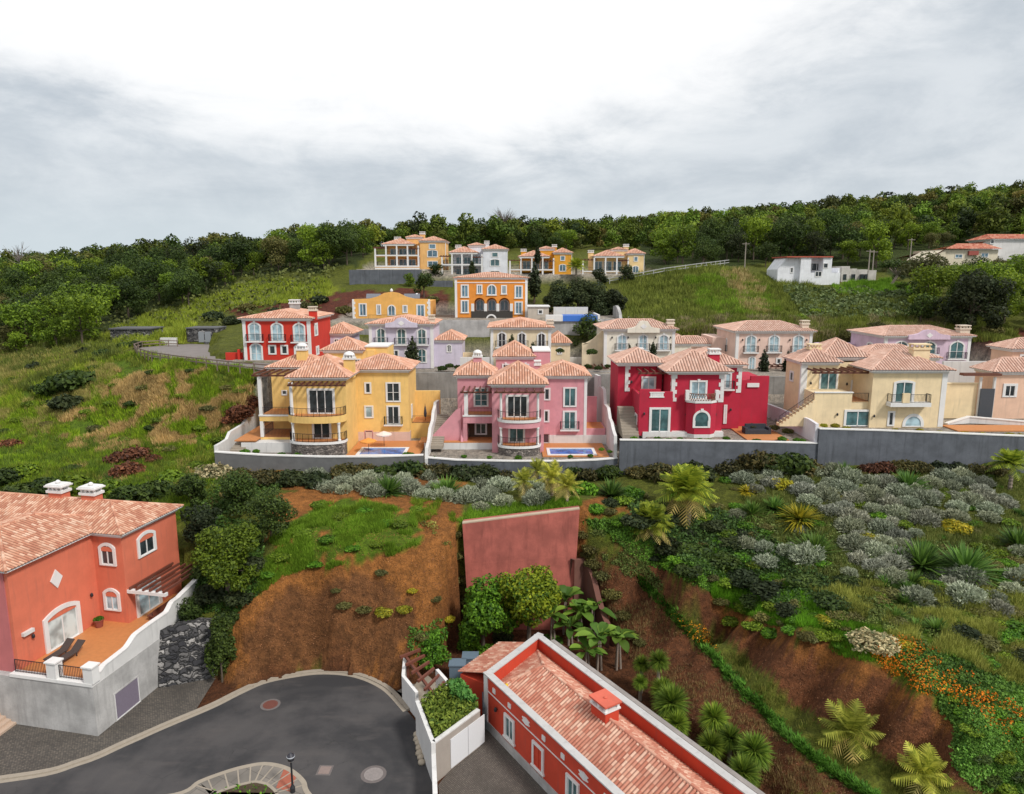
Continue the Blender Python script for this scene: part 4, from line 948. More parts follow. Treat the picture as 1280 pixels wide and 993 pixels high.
    h.roofs = [h.roofs[0]]; h.chimney(X(892, 450, 82.6), 82.6, ez, Zh(441, 82.6), 1.15, 1.0); h.chimney(X(798, 440, 88), 88, ezl+.5, Zh(440, 88), 1.0, .9)
    h.finish()
    # steps in front of the left terrace
    mb = MB(); n = 10
    for i in range(n): mb.box(fx0-1.9, fx0-.02, YF-.6+i*.42, YF+4.2, zb+i*.0+i*.27-.02 if i else zb-.2, zb+(i+1)*.27)
    solo(mb, "garden_stair", KERB, (fx0-1, YF-.6, zb), "pale stair with a sloping handrail at the left of the crimson villa", "steps")
    deck(X(928, 545, 79), X(975, 540, 80), 77.2, YR+1.2, zb+.03)
    xs = X(1024, 545, 76.4)
    side_wall("boundary_wall", "tall white boundary wall sloping down between the crimson and the cream villa", xs-.4, [(76.2, Zh(530, 76.2)), (78.2, Zh(524, 78.2)), (84, Zh(515, 84)), (90.3, Zh(506, 90.3)), (96, Zh(500, 96))], .35, plaster("lavender white wall", (.72, .70, .74), .05), 9.5)
    # covered outdoor sofa by the low wing
    x, Y = X(946, 540, 80.5), 80.5; t = thing("garden_sofa", "dark covered garden sofa on the deck right of the crimson villa", "sofa", (x, Y, zb+.03)); o = tuple(t.location); c = plain("dark cover cloth", (.03, .035, .045), .7)
    MB().box(x-1.2, x+1.2, Y-.5, Y+.5, zb+.03, zb+.5).build("seat", c, t, off=o); MB().box(x-1.2, x+1.2, Y+.502, Y+.8, zb+.03, zb+1.05).build("backrest", c, t, off=o); MB().box(x-1.5, x-1.203, Y-.5, Y+.8, zb+.03, zb+.75).build("armrest", c, t, off=o); MB().box(x+1.203, x+1.5, Y-.5, Y+.8, zb+.03, zb+.75).build("armrest", c, t, off=o)
crimson()
# ---- cream villa --------------------------------------------------
q = zr(4.129, 970, 390)
def cream():
    zb = 14.9; YB, YL = 79.2, 82.5
    h = House("cream_villa", "cream villa with pink tiled hip roofs and a broad chimney right of the crimson villa", (X(1100, 540, 80), 79.2, zb), CREAM, tile=TILE_PALE)
    bx0, bx1 = X(1089, 500, YB), X(1181, 500, YB); ez = Zh(463.5, YB-.6)
    h.block(bx0, bx1, YB, 89, zb-.3, ez); h.hip(bx0, bx1, YB, 88.5, ez, 2.0, .6, w=.34)
    lx0 = X(1001, 500, YL); ezl = Zh(453.5, YL-.5)
    rx = X(1048, 480, YL); 
    h.block(lx0, rx, YL, 87.6, zb-.3, ezl); h.hip(lx0, rx-.3, YL, 87.4, ezl, 1.4, .5, w=.34)
    # set-back bay with the balcony door
    h.block(rx-.1, bx0+.1, YL+1.4, 90, zb, ezl-.2); h.w.box(rx-.05, bx0+.05, YB+.6, YL+1.4, zb-.3, Zh(503, YB)); 
    wx = X(1018, 495, YB+.4); h.block(wx, rx+.3, YB+.3, YL+.05, zb-.3, Zh(492, YB)); h.band(wx-.05, rx+.4, YB+.2, YB+.5, Zh(492, YB), Zh(492, YB)+.12)
    h.mb("terrace_floor", DECK).box(rx+.3, bx0-.01, YB+.5, YL+1.38, Zh(503, YB)+.001, Zh(503, YB)+.02)
    h.hip(rx-1.5, bx0+2, YL+1.5, 90.2, ezl+.4, 2.0, .4, w=.34); h.hip(X(1075, 440, 90), X(1170, 440, 90), 89.4, 96, Zh(447, 90), 1.4, .4, w=.34)
    h.block(X(1078, 440, 90), X(1168, 440, 90), 89.5, 95.8, zb, Zh(447, 90)-.05)
    F = h.face('f', YB)
    x0, z0, x1, zt = fx(YB, q(604,352,714,470)); h.win(F, x0, z0, x1, zt, arch=.25, nv=2, nh=1, fr=.28, pane=GL_TEAL, name="door")
    x0, z0, x1, zt = fx(YB, q(652,525,762,612)); h.win(F, x0, zb, x1, zt, arch=(x1-x0)/2, nv=1, nh=1, fr=.34, pane=GL_CURT, name="door")
    x0, z0, x1, zt = fx(YB, q(574,512,612,590)); h.win(F, x0, z0, x1, zt, nv=1, nh=1, fr=.2, pane=GL_DARK)
    x0, z0, x1, zt = fx(YB+.6, q(343,502,484,606)); F3 = h.face('f', YB+.3); h.win(F3, x0, zb, x1, zt, nv=2, nh=1, fr=.24, pane=GL_TEAL, name="door")
    F = h.face('f', YL); x0, z0, x1, zt = fx(YL, q(222,308,318,412)); h.win(F, x0, z0, x1, zt, nv=2, nh=1, fr=.16, pane=GL_TEAL, name="door")
    F = h.face('f', YL+1.4); x0, z0, x1, zt = fx(YL+1.4, q(383,352,445,460)); h.win(F, x0, Zh(503, YB)+.02, x1, zt, nv=1, nh=1, fr=.18, pane=GL_DARK, name="door")
    Fl = h.face('l', lx0); h.win(Fl, -86.2, Zh(477, 85.5), -85.0, Zh(464, 85.5), nv=1, nh=1, fr=.22, pane=GL_DARK)
    h.corner(lx0+.5, YL, zb, ezl-.4, .7, 1); h.corner(bx1, YB, zb, ez-.4, .55)
    # front balcony
    x0, z0, x1, zt = fx(YB-.9, q(590,470,800,486)); h.t.box(x0, x1, YB-1.0, YB, z0-.1, zt); m = MB(); h.railing(m, [(x0+.1, YB-.05, zt), (x0+.1, YB-.9, zt), (x1-.1, YB-.9, zt), (x1-.1, YB-.05, zt)], .95, .15); h.put("balcony_railing", m, IRON)
    h.w.box((x0+x1)/2-1.0, (x0+x1)/2-.2, YB-1.03, YB-.8, zt, zt+1.1)
    m = MB(); h.railing(m, [(rx+.4, YB+.62, Zh(503, YB)), (bx0-.05, YB+.62, Zh(503, YB))], .95, .15); h.put("terrace_railing", m, IRON)
    h.pergola(X(1018, 462, YL-2), bx0-.1, YL-2.2, YL+1.3, Zh(463, YL-1.5), 9)
    for (a, b, Y) in ((1013, 479, YL), (1046, 518, YB+.3), (1092, 520, YB), (1058, 480, YL+1.4), (1081, 482, YL+1.4)): h.lamp(h.face('f', Y), X(a, b, Y), Zh(b, Y))
    h.roofs = [h.roofs[0]]; h.chimney(X(1148, 450, 82), 82, ez, Zh(435, 82), 1.9, 1.1, cap=CREAM); h.chimney(X(1017, 440, 85), 85, ezl+.2, Zh(435, 85), 1.3, 1.0, cap=CREAM)
    # outside stair with iron rail at the left
    y0 = YB+.4; mb = MB(); n = 11
    for i in range(n): mb.box(wx-.25-i*.36, wx-.25-(i-1)*.36, y0-.2, y0+.9, zb+.0, zb+3.0-i*.27) 
    h.put("outside_stair", mb, CREAM); m = MB(); h.railing(m, [(wx-.2, y0-.15, zb+3.0), (wx-.25-n*.36+.3, y0-.15, zb+.3)], .9, .2); h.put("stair_railing", m, IRON)
    h.finish()
    x0, x1 = bx1+.3, X(1219, 510, 84); mb = MB(); mb.box(x0, x1, 84, 84.4, zb, Zh(480.5, 84)); mb.box(x0-.05, x1+.1, 83.94, 84.46, Zh(480.5, 84)+.003, Zh(480.5, 84)+.15); solo(mb, "garden_wall", CREAM, ((x0+x1)/2, 84, zb), "cream garden wall joining the cream villa to the dark gate", "garden wall")
    t = thing("garden_gate", "tall dark solid gate under a wooden pergola beside the peach house", "gate", (X(1228, 510, 83.6), 83.6, zb)); o = tuple(t.location); gx0, gx1 = x1+.12, X(1241, 505, 83.6)
    MB().box(gx0, gx1, 83.5, 83.6, zb, Zh(486, 83.6)).build("gate_leaf", plain("charcoal steel", (.06, .065, .075), .5), t, off=o); m = MB()
    for a in (gx0, gx1): m.box(a-.12, a+.12, 83.61, 83.85, zb, Zh(472, 83.6))
    m.build("post", OFFW, t, off=o); m = MB()
    for k in range(3): m.bar((gx0-2.5, 83.2+k*.35, Zh(468, 83.6)), (gx1+.4, 83.2+k*.35, Zh(468, 83.6)), .14, .3)
    m.build("beam", WOOD, t, off=o)
cream()
def peach():
    zb = 14.9; Y = 84.4; h = House("peach_house", "low peach house with a small twin window at the right edge behind the dark gate", (X(1265, 530, Y), Y, zb), PEACH, tile=TILE_PALE)
    x0 = X(1240, 500, Y); x1 = x0+13; ez = Zh(465, Y)
    h.block(x0, x1, Y, 88.0, zb-.2, ez); h.hip(x0, x1, Y, 88.0, ez, 1.5, .5)
    xu = X(1266, 440, 88.5); h.block(xu, xu+12, 88.5, 92.5, zb, Zh(437, 88)); h.hip(xu, xu+12, 88.5, 92.5, Zh(437, 88), 1.2, .5)
    F = h.face('f', Y); a, b, c, d = fx(Y, q(1170,370,1244,440)); h.win(F, a, b, c, d, nv=2, nh=1, fr=.3, pane=GL_DARK)
    F = h.face('f', 88.5); a, b, c, d = fx(88.5, (1274,443,1292,455)); h.win(F, a, b, c, d, nv=2, nh=1, fr=.2, pane=GL_DARK)
    h.finish()
    t = front_wall("retaining_wall", "low white planter wall along the orange deck below the peach house", [(X(1185, 535, 80), 80.2, zb, Zh(531, 80)), (X(1215, 520, 80.6), 81.0, zb, Zh(522, 81)), (X(1300, 530, 80), 79.5, zb, Zh(530, 79.5))], .4, OFFW, WHITE, "garden wall")
    deck(X(1183, 540, 79), X(1300, 540, 79), 77, 80.1, zb+.03)
peach()
EXTRA_WALLS = []
# ---- garden front walls -------------------------------------------
W = lambda px, top, Y, zb: (X(px, top, Y), Y, zb, Zh(top, Y))
front_wall("retaining_wall", "long dark grey retaining wall with a pale top below the yellow villa", [W(268, 566, 76.2, 8.6), W(330, 570, 76.0, 8.6), W(400, 572, 75.9, 8.6), W(470, 572, 75.9, 8.6), W(529, 570, 76.0, 8.6)], .4, plain("dark weathered wall", (.14, .14, .14), .9, 0, .3, 1.5), WHITE)
front_wall("retaining_wall", "dark grey retaining wall curving below the pink villa's pool terrace", [W(533, 573, 76.6, 8.4), W(570, 576, 76.2, 8.4), W(640, 577.5, 75.9, 8.4), W(700, 577.5, 75.9, 8.4), W(745, 576, 76.2, 8.4), W(772, 573.5, 76.6, 8.4)], .4, DARKC, WHITE)
front_wall("retaining_wall", "dark grey retaining wall below the crimson villa stepping forward of its neighbours", [W(775, 551, 76.0, 8.6), W(850, 551.5, 75.9, 8.6), W(940, 553, 75.9, 8.6), W(1023, 555, 76.0, 8.6)], .4, DARKC, WHITE)
front_wall("retaining_wall", "blue grey retaining wall below the cream villa running off to the right edge", [W(1024.5, 537, 75.8, 9.0), W(1100, 539, 75.8, 9.0), W(1180, 542, 75.7, 9.0), W(1250, 545, 75.6, 9.0), W(1340, 548, 75.4, 9.0)], .4, DARKC, WHITE)
for a_ in (("low pale wall with dark openings below the lilac house's right wing", 575, 612, 447, 103, OFFW), ("low pale wall below the beige house under the dark pergola", 694, 722, 463, 103.5, OFFW), ("low grey beige wall below the ivory house under the dark pergola", 726, 770, 464, 104, GREYW), ("pale garden wall stepping down between the lilac and the beige house", 578, 600, 441, 112, CREAM), ("pale grey terrace wall behind the pink villa's right wing", 690, 735, 447, 113, OFFW)): EXTRA_WALLS.append(a_)
# ledge walls between the pairs and behind the gardens
def backwall(label, px0, px1, top, Y, zb, m=GREYMID, thick=.4):
    x0, x1 = X(px0, top, Y), X(px1, top, Y); mb = MB(); mb.box(x0, x1, Y, Y+thick, zb, Zh(top, Y)); return solo(mb, "retaining_wall", m, ((x0+x1)/2, Y, zb), label, "retaining wall")
for lb_, p0_, p1_, t_, Y_, m_ in EXTRA_WALLS: backwall(lb_, p0_, p1_, t_, Y_, 17.0, m_)
backwall("tall grey retaining wall with dark stains between the yellow villa and the pink villa", 519, 575, 466, 97, 11.5)
backwall("grey retaining wall behind the side patio of the pink villa", 728, 792, 468, 96.9, 11.5)
backwall("grey retaining wall between the crimson villa and the cream villa", 958, 1002, 471, 96.8, 13)
backwall("pale garden wall in front of the mauve house beside the dark gate", 1180, 1260, 452, 97.1, 14, OFFW)
# ------------------------------------------------------------------ second row and the houses further up
def villa2(name, label, wall, px0, px1, pe, pr, ridge_px, Y, depth, zb, wins, lows=(), gable=None, chim=None, side=None, tile=TILE_PALE, pane=GL_CURT, trimw=.4, key=True, lamps=(), rsp=.2):
    pm = (px0+px1)/2; x0, x1 = X(px0, pe+10, Y), X(px1, pe+10, Y); ez = Zh(pe, Y-.5); yr = Y+depth/2
    h = House(name, label, ((x0+x1)/2, Y, zb), wall, tile=tile)
    h.block(x0, x1, Y, Y+depth, zb, ez); hh = Zh(pr, yr)-ez; r = (ridge_px[1]-ridge_px[0])/FPX*ss(pr)*yr
    h.hip(x0, x1, Y, Y+depth, ez, hh, .55, ridge=min(r, x1-x0-1))
    F = h.face('f', Y)
    for rct in wins: a, b, c, d = fx(Y, rct); h.win(F, a, b, c, d, arch=(c-a)*.28, nv=2, nh=2, fr=.2, pane=pane, rail=True, balc=True, name="door", key=key, rsp=rsp)
    for rct, ar in lows: a, b, c, d = fx(Y, rct); h.win(F, a, b, c, d, arch=(c-a)*.28 if ar else 0, nv=2 if ar else 1, nh=2 if ar else 1, fr=.2, pane=pane if ar else GL_DARK, name="window")
    h.corner(x0, Y, zb, ez-.4, trimw, -1); h.corner(x1, Y, zb, ez-.4, trimw, 1)
    if gable:
        a, b = X(gable[0], gable[2], Y), X(gable[1], gable[2], Y); zt = Zh(gable[2], Y); c = (a+b)/2; w = (b-a)
        pts = [(a, ez-.5), (b, ez-.5), (b, ez+.15), (b-.16*w, ez+.25), (b-.27*w, ez+.45), (c+.12*w, zt-.08), (c, zt), (c-.12*w, zt-.08), (a+.27*w, ez+.45), (a+.16*w, ez+.25), (a, ez+.15)]
        mb = MB(); mb.prism(pts, Y-.62, Y-.02, 'y'); h.put("gable", mb, wall); mb = MB(); d = [(c, zt-.45), (c+.5, zt-.85), (c, zt-1.25), (c-.5, zt-.85)]; mb.prism(d, Y-.66, Y-.621, 'y'); h.put("diamond_ornament", mb, h.trim)
    if chim: h.chimney(X(chim[0], chim[1], Y+1.5), Y+1.5, ez-.3, Zh(chim[1]+1.5, Y+1.5), chim[2], chim[2]*.8, m=wall if wall is REDP else PALECH, cap=PALECH)
    for (u, v) in lamps: h.lamp(F, X(u, v, Y), Zh(v, Y))
    if side: side(h, x0, x1, ez)
    h.finish(); return h
PALECH = plaster("pale chimney plaster", (.66, .57, .46))
def qq(f, *rs): return [f(*r) for r in rs]
Z5 = zr(4.571, 290, 330); Z6 = zr(5.565, 450, 280); Z8 = zr(4.923, 600, 380); ZP = zr(6.4, 860, 380); ZM = zr(4.129, 970, 390); ZL = zr(6.737, 390, 390)
def red_side(h, x0, x1, ez):
    F = h.face('r', x1)
    for (a, b, c, d) in ((102.2, Zh(420, 103), 104.0, Zh(404, 103)), (102.6, Zh(443, 104), 104.2, Zh(432, 104))): h.win(F, a, b, c, d, nv=1, nh=1, fr=.3, pane=GL_WHITE)
    h.mb("dark_plinth", plain("dark plinth", (.045, .035, .03), .9)).box(x0-.04, x1+.04, 99.93, 112, 19.6, Zh(453, 100))
    h.chimney(x0+5.2, 107.6, ez+.8, ez+1.9, 1.3, 1.0, m=GREYW)
villa2("red_house", "bright red two storey house with white arched windows above the road bend", REDP, 303.5, 387, 398.5, 386.5, (326, 379), 100, 11.5, 20.0,
   qq(Z5, (93,333,167,442), (223,335,295,442), (349,337,420,446)), [(Z5(103,452,177,556), 1), (Z5(355,455,427,545), 1), (Z5(208,463,254,518), 0), (Z5(278,463,322,518), 0)], None, (391, 386, 1.0), red_side, tile=TILE)
def lil_side(h, x0, x1, ez):
    h.block(x1-.1, X(577, 440, 109), 110, 117, 17.9, Zh(425.6, 110)); h.hip(x1+.2, X(577, 440, 109), 110, 117, Zh(425.6, 110), 1.3, .4)
    F = h.face('f', 110); a, b, c, d = fx(110, ZL(1132,272,1178,342)); h.win(F, a, b, c, d, arch=.3, nh=1, fr=.16, pane=GL_DARK)
    h.block(X(406, 440, 111), X(438, 440, 111), 111, 118, 17.9, Zh(417.5, 111)); h.hip(X(404, 440, 111), X(440, 440, 111), 111, 118, Zh(417.5, 111), 1.5, .4)
    F = h.face('f', 111); a, b, c, d = fx(111, ZL(183,222,232,288)); h.win(F, a, b, c, d, arch=.3, nh=1, fr=.16, pane=GL_DARK); h.roofs = h.roofs[:1]
villa2("lilac_house", "lilac house with a curved gable and three arched balcony doors behind the yellow villa", LILAC, 461.5, 541, 405.5, 394.5, (487, 523), 108, 10, 17.9,
   qq(ZL, (538,133,624,272), (710,135,797,275), (882,137,968,275)), [(ZL(685,318,735,390), 0), (ZL(780,318,830,390), 0), (ZL(885,305,968,430), 1)], (482, 522, 397), (539.5, 396, .9), lil_side, tile=TILE, pane=GL_TEAL)
def bei_side(h, x0, x1, ez):
    h.block(x1-.1, X(713, 440, 110), 110.5, 117, 17.9, Zh(429, 110.5)); h.hip(x1, X(712, 440, 110), 110.5, 117, Zh(429, 110.5), 1.5, .4)
    F = h.face('f', 110.5); a, b, c, d = fx(110.5, Z8(474,266,506,312)); h.win(F, a, b, c, d, arch=.3, nh=1, fr=.16, pane=GL_DARK); h.roofs = h.roofs[:1]
    h.pergola(x1+.3, x1+8, 107.2, 109.8, Zh(457, 108), 8)
villa2("beige_house", "beige house with dark arched windows directly behind the pink villa", BEIGE, 613.5, 688.5, 410, 398.3, (632, 679), 108, 10, 17.9,
   qq(Z8, (106,172,164,266), (230,174,286,266), (350,176,407,268)), (), None, (687.5, 402, .95), bei_side, tile=TILE, pane=GL_DARK)
def ivo_side(h, x0, x1, ez):
    h.block(x1-.1, x1+3.2, 110.5, 117, 17.9, Zh(430, 110.5)); h.hip(x1, x1+3, 110.5, 117, Zh(430, 110.5), 1.3, .4)
    # stepped low wing and garden wall at the left
    a = X(728, 440, 109); pts = [(a, 17.9), (x0+.05, 17.9), (x0+.05, Zh(412, 110)), (x0-1.6, Zh(424, 110)), (x0-3.2, Zh(431, 110)), (a+1.2, Zh(429, 110)), (a, Zh(429, 110))]
    mb = MB(); mb.prism(pts, 109.6, 110, 'y'); h.put("garden_wall", mb, BEIGE); h.roofs = h.roofs[:1]
    h.pergola(x0-7, x0+.4, 107.2, 109.4, Zh(458, 108), 8)
villa2("ivory_house", "ivory house with a curved gable and pale blue arched doors behind the crimson villa", IVORY, 755.5, 843.5, 412, 399.3, (777, 820), 108, 10, 17.9,
   qq(Z8, (841,186,907,284), (972,186,1034,284), (1097,186,1163,284)), [(Z8(838,303,892,370), 1)], (784, 824, 401), (838, 402, 1.0), ivo_side, tile=TILE_PALE, lamps=((765,422),(785,422),(819.5,422),(838,422)))
def ros_side(h, x0, x1, ez):
    F = h.face('l', x0); h.win(F, -114, Zh(440, 112), -112.4, Zh(423, 112), arch=.3, nv=1, nh=2, fr=.16, pane=GL_CURT, rail=True, name="door")
    h.block(x0-7.5, x0-.2, 114, 120, 17.9, Zh(430, 114)); h.block(x0-2.2, x0+.1, 113, 120, 17.9, Zh(422, 113)); h.hip(x0-9, x0-.6, 113.8, 120, Zh(430, 114), 1.0, .3); h.roofs = h.roofs[:1]
    h.pergola(x0+5, x0+9.5, 106, 107.9, Zh(456, 107), 6)
villa2("rose_house", "pale rose house with three sky blue arched doors left of the mauve house", ROSE, 920.5, 1015, 414.5, 401.5, (938, 980), 108, 10.5, 17.9,
   qq(ZP, (457,247,548,388), (642,247,733,386), (836,247,928,388)), [(ZP(480,418,540,535), 1), (ZP(606,432,642,480), 0), (ZP(702,432,748,482), 0)], None, (1006, 403, 1.05), ros_side, lamps=((928,425),(949,425),(987,425),(1008,425)))
def mau_side(h, x0, x1, ez):
    F = h.face('l', x0); h.win(F, -113.4, Zh(435, 113), -111.4, Zh(427, 113), arch=.3, nv=2, nh=1, fr=.25, pane=GL_DARK)
    h.block(x0-6, x0+.1, 117, 119.5, 17.9, Zh(430, 117)); h.block(x0-11, x0-6.1, 117.5, 119, 17.9, Zh(436, 117))
villa2("mauve_house", "mauve house with a low gable and tall dark doors above the cream villa", MAUVE, 1106, 1213, 420.5, 407.4, (1115, 1166), 108, 11, 17.9,
   qq(ZM, (752,150,828,218), (893,150,972,242)), [(ZM(608,148,684,196), 1), (ZM(888,258,962,318), 1)], (1134, 1186, 412), (1204, 409, 1.5), mau_side, pane=GL_TEAL)
# cream-yellow flat fronted house and orange arcaded house, one level up
def arch_wall(h, mb, x0, x1, z0, z1, y, th, holes):
    """a wall with arched openings cut out of it"""
    xs = x0
    for (a, b, zt) in sorted(holes):
        mb.box(xs, a, y, y+th, z0, z1); c = (a+b)/2; r = (b-a)/2; n = 10
        arc = [(c-r*math.cos(math.pi*i/n), zt-r+r*math.sin(math.pi*i/n)) for i in range(n+1)]
        pts = [(a, z1)]+arc+[(b, z1)]
        for i in range(n):
            p0, p1 = arc[i], arc[i+1]; mb.prism([p0, p1, (p1[0], z1), (p0[0], z1)][::-1], y, y+th, 'y')
        xs = b
    mb.box(xs, x1, y, y+th, z0, z1)
def amber():
    Y = 132.0; zb = 24.1; x0, x1 = X(440.5, 390, Y), X(537, 390, Y); zt = Zh(374.3, Y)
    h = House("amber_house", "amber yellow house with a curved parapet and two ground floor arches", ((x0+x1)/2, Y, zb), AMBER)
    h.block(x0, x1, Y+.8, Y+11, zb, zt-.4)
    c = X(489, 375, Y); g = MB(); w = (x1-x0)/2; zp = Zh(365, Y)
    pts = [(x0, zt-2.8), (x1, zt-2.8), (x1, zt), (c+4.2, zt+.1), (c+2.6, zt+.5), (c+1.3, zp-.2), (c, zp), (c-1.3, zp-.2), (c-2.6, zt+.5), (c-4.2, zt+.1), (x0, zt)]
    fl = Zh(399.5, Y); g.prism(pts, Y+.4, Y+.79, 'y'); g.box(x0, x1, Y+.4, Y+.79, zb, zt-2.801); 
    a0 = [fx(Y, Z5(*r)) for r in ((785,312,842,385), (860,312,917,385))]
    arch_wall(h, h.w, X(451, 405, Y)+3.6, X(505, 405, Y), zb, fl-.1, Y-2.2, .35, [(r[0], r[2], r[3]) for r in a0])
    h.w.box(X(451, 405, Y)+3.6, X(505, 405, Y), Y-2.2, Y+.39, fl-.099, fl+.05)
    h.put("parapet", g, AMBER); F = h.face('f', Y+.4)
    for r, ar in (((722,226,768,300), 0), ((822,232,850,292), 0), ((886,234,934,297), 1), ((972,236,1002,282), 0), ((1052,232,1102,306), 0), ((728,324,772,382), 0)):
        a, b, c_, d = fx(Y, Z5(*r)); h.win(F, a, b, c_, d, arch=(c_-a)/2 if ar else 0, nv=2, nh=1, fr=.2, pane=GL_BLUE)
    h.quoin(x0, Y+.4, fl, zt, -1, w=.5); h.quoin(x1, Y+.4, zb, zt, 1, w=.5)
    m = MB(); h.railing(m, [(X(463, 392, Y), Y-2.1, fl+.05), (X(505, 392, Y), Y-2.1, fl+.05)], .9, .25); h.put("terrace_railing", m, IRON)
    h.t.lathe((c, Y+.6, zp), [(.2, 0), (.3, .2), (.2, .45), (.05, .6)], 10); h.t.lathe((X(516.5, 366, Y), Y+5, zt-.2), [(.5, 0), (.5, .7), (.35, 1.0), (.1, 1.2)], 12)
    for a, b in ((458, 476), (505, 525)): h.mb("solar_panel", SOLAR).add([(X(a, 368, Y+2), Y+1.5, zt+.1), (X(b, 368, Y+2), Y+1.5, zt+.1), (X(b, 366, Y+5), Y+5, zt+.9), (X(a, 366, Y+5), Y+5, zt+.9), (X(a, 366, Y+5), Y+5, zt-.3), (X(b, 366, Y+5), Y+5, zt-.3)], [(0,1,2,3), (3,2,5,4), (0,3,4), (1,5,2)])
    h.finish()
amber()
def orange():
    Y = 134.0; zb = 24.2; x0, x1 = X(569, 380, Y), X(659, 380, Y); zt = Zh(347.6, Y)
    h = House("orange_house", "orange house with a triple arched loggia and square windows at the centre of the hill", ((x0+x1)/2, Y, zb), ORANGE)
    ar = [fx(Y, Z6(*r)) for r in ((795,514,868,640), (880,514,952,640), (966,514,1042,640))]; zm = Zh(369.5, Y)
    L, R = X(590, 380, Y), X(640, 380, Y)
    h.block(x0, L, Y, Y+11, zb, zt); h.block(R, x1, Y, Y+11, zb, zt); h.block(L-.1, R+.1, Y+2.2, Y+10.8, zb, zt-.02); h.block(L, R, Y+.01, Y+2.2, zm-.2, zt-.01)
    arch_wall(h, h.w, L, R, zb+1.2, zm-.201, Y+.02, .4, [(r[0], r[2], r[3]) for r in ar]); h.mb("dark_plinth", plain("dark stone plinth", (.05, .045, .04), .9)).box(L-.15, R+.15, Y-.1, Y+2.19, zb-.1, zb+1.19)
    F2 = h.face('f', Y+2.2)
    for r in ar: h.win(F2, r[0]+.15, zb+1.2, r[2]-.15, r[3]-.35, arch=.6, nv=2, nh=1, fr=.2, pane=GL_BLUE, name="door")
    F = h.face('f', Y)
    for r, a_ in (((701,422,757,512), 0), ((811,422,852,487), 0), ((883,420,950,497), 1), ((981,426,1022,490), 0), ((1075,428,1132,518), 0), ((701,530,757,620), 0), ((1075,540,1132,628), 0)):
        a, b, c, d = fx(Y, Z6(*r)); h.win(F, a, b, c, d, arch=(c-a)/2 if a_ else 0, nv=2, nh=1, fr=.22, pane=GL_BLUE, sill=True)
    for r0, r1 in zip(ar, ar[1:]): c = (r0[2]+r1[0])/2; h.t.box(c-.28, c+.28, Y-.05, Y+.01, zb+1.2, r0[3]-1.1)
    for c in (ar[0][0]-.3, ar[2][2]+.3): h.t.box(c-.28, c+.28, Y-.05, Y+.01, zb+1.2, ar[0][3]-1.1)
    h.corner(x0, Y, zb, zt-.3, .4, -1); h.corner(x1, Y, zb, zt-.3, .4, 1); h.t.box(x0-.15, x1+.15, Y-.15, Y+11.1, zt-.28, zt-.03); h.t.box(x0-.08, x1+.08, Y-.08, Y-.01, Zh(354, Y), Zh(353, Y))
    h.hip(x0, x1, Y, Y+11, zt, 1.0, .35, eave=False)
    a, b, c, d = fx(Y, Z6(878,636,952,672)); k = [((a+c)/2+(c-a)/2*math.cos(math.pi*i/10)*f, Zh(399, Y)+(c-a)/2*math.sin(math.pi*i/10)*f) for f, rr in ((1, range(11)), (.72, range(10, -1, -1))) for i in rr]
    mb = MB(); mb.prism(k, Y-1.6, Y-1.5, 'y'); h.put("arch_screen", mb, WHITE)
    h.finish()
orange()
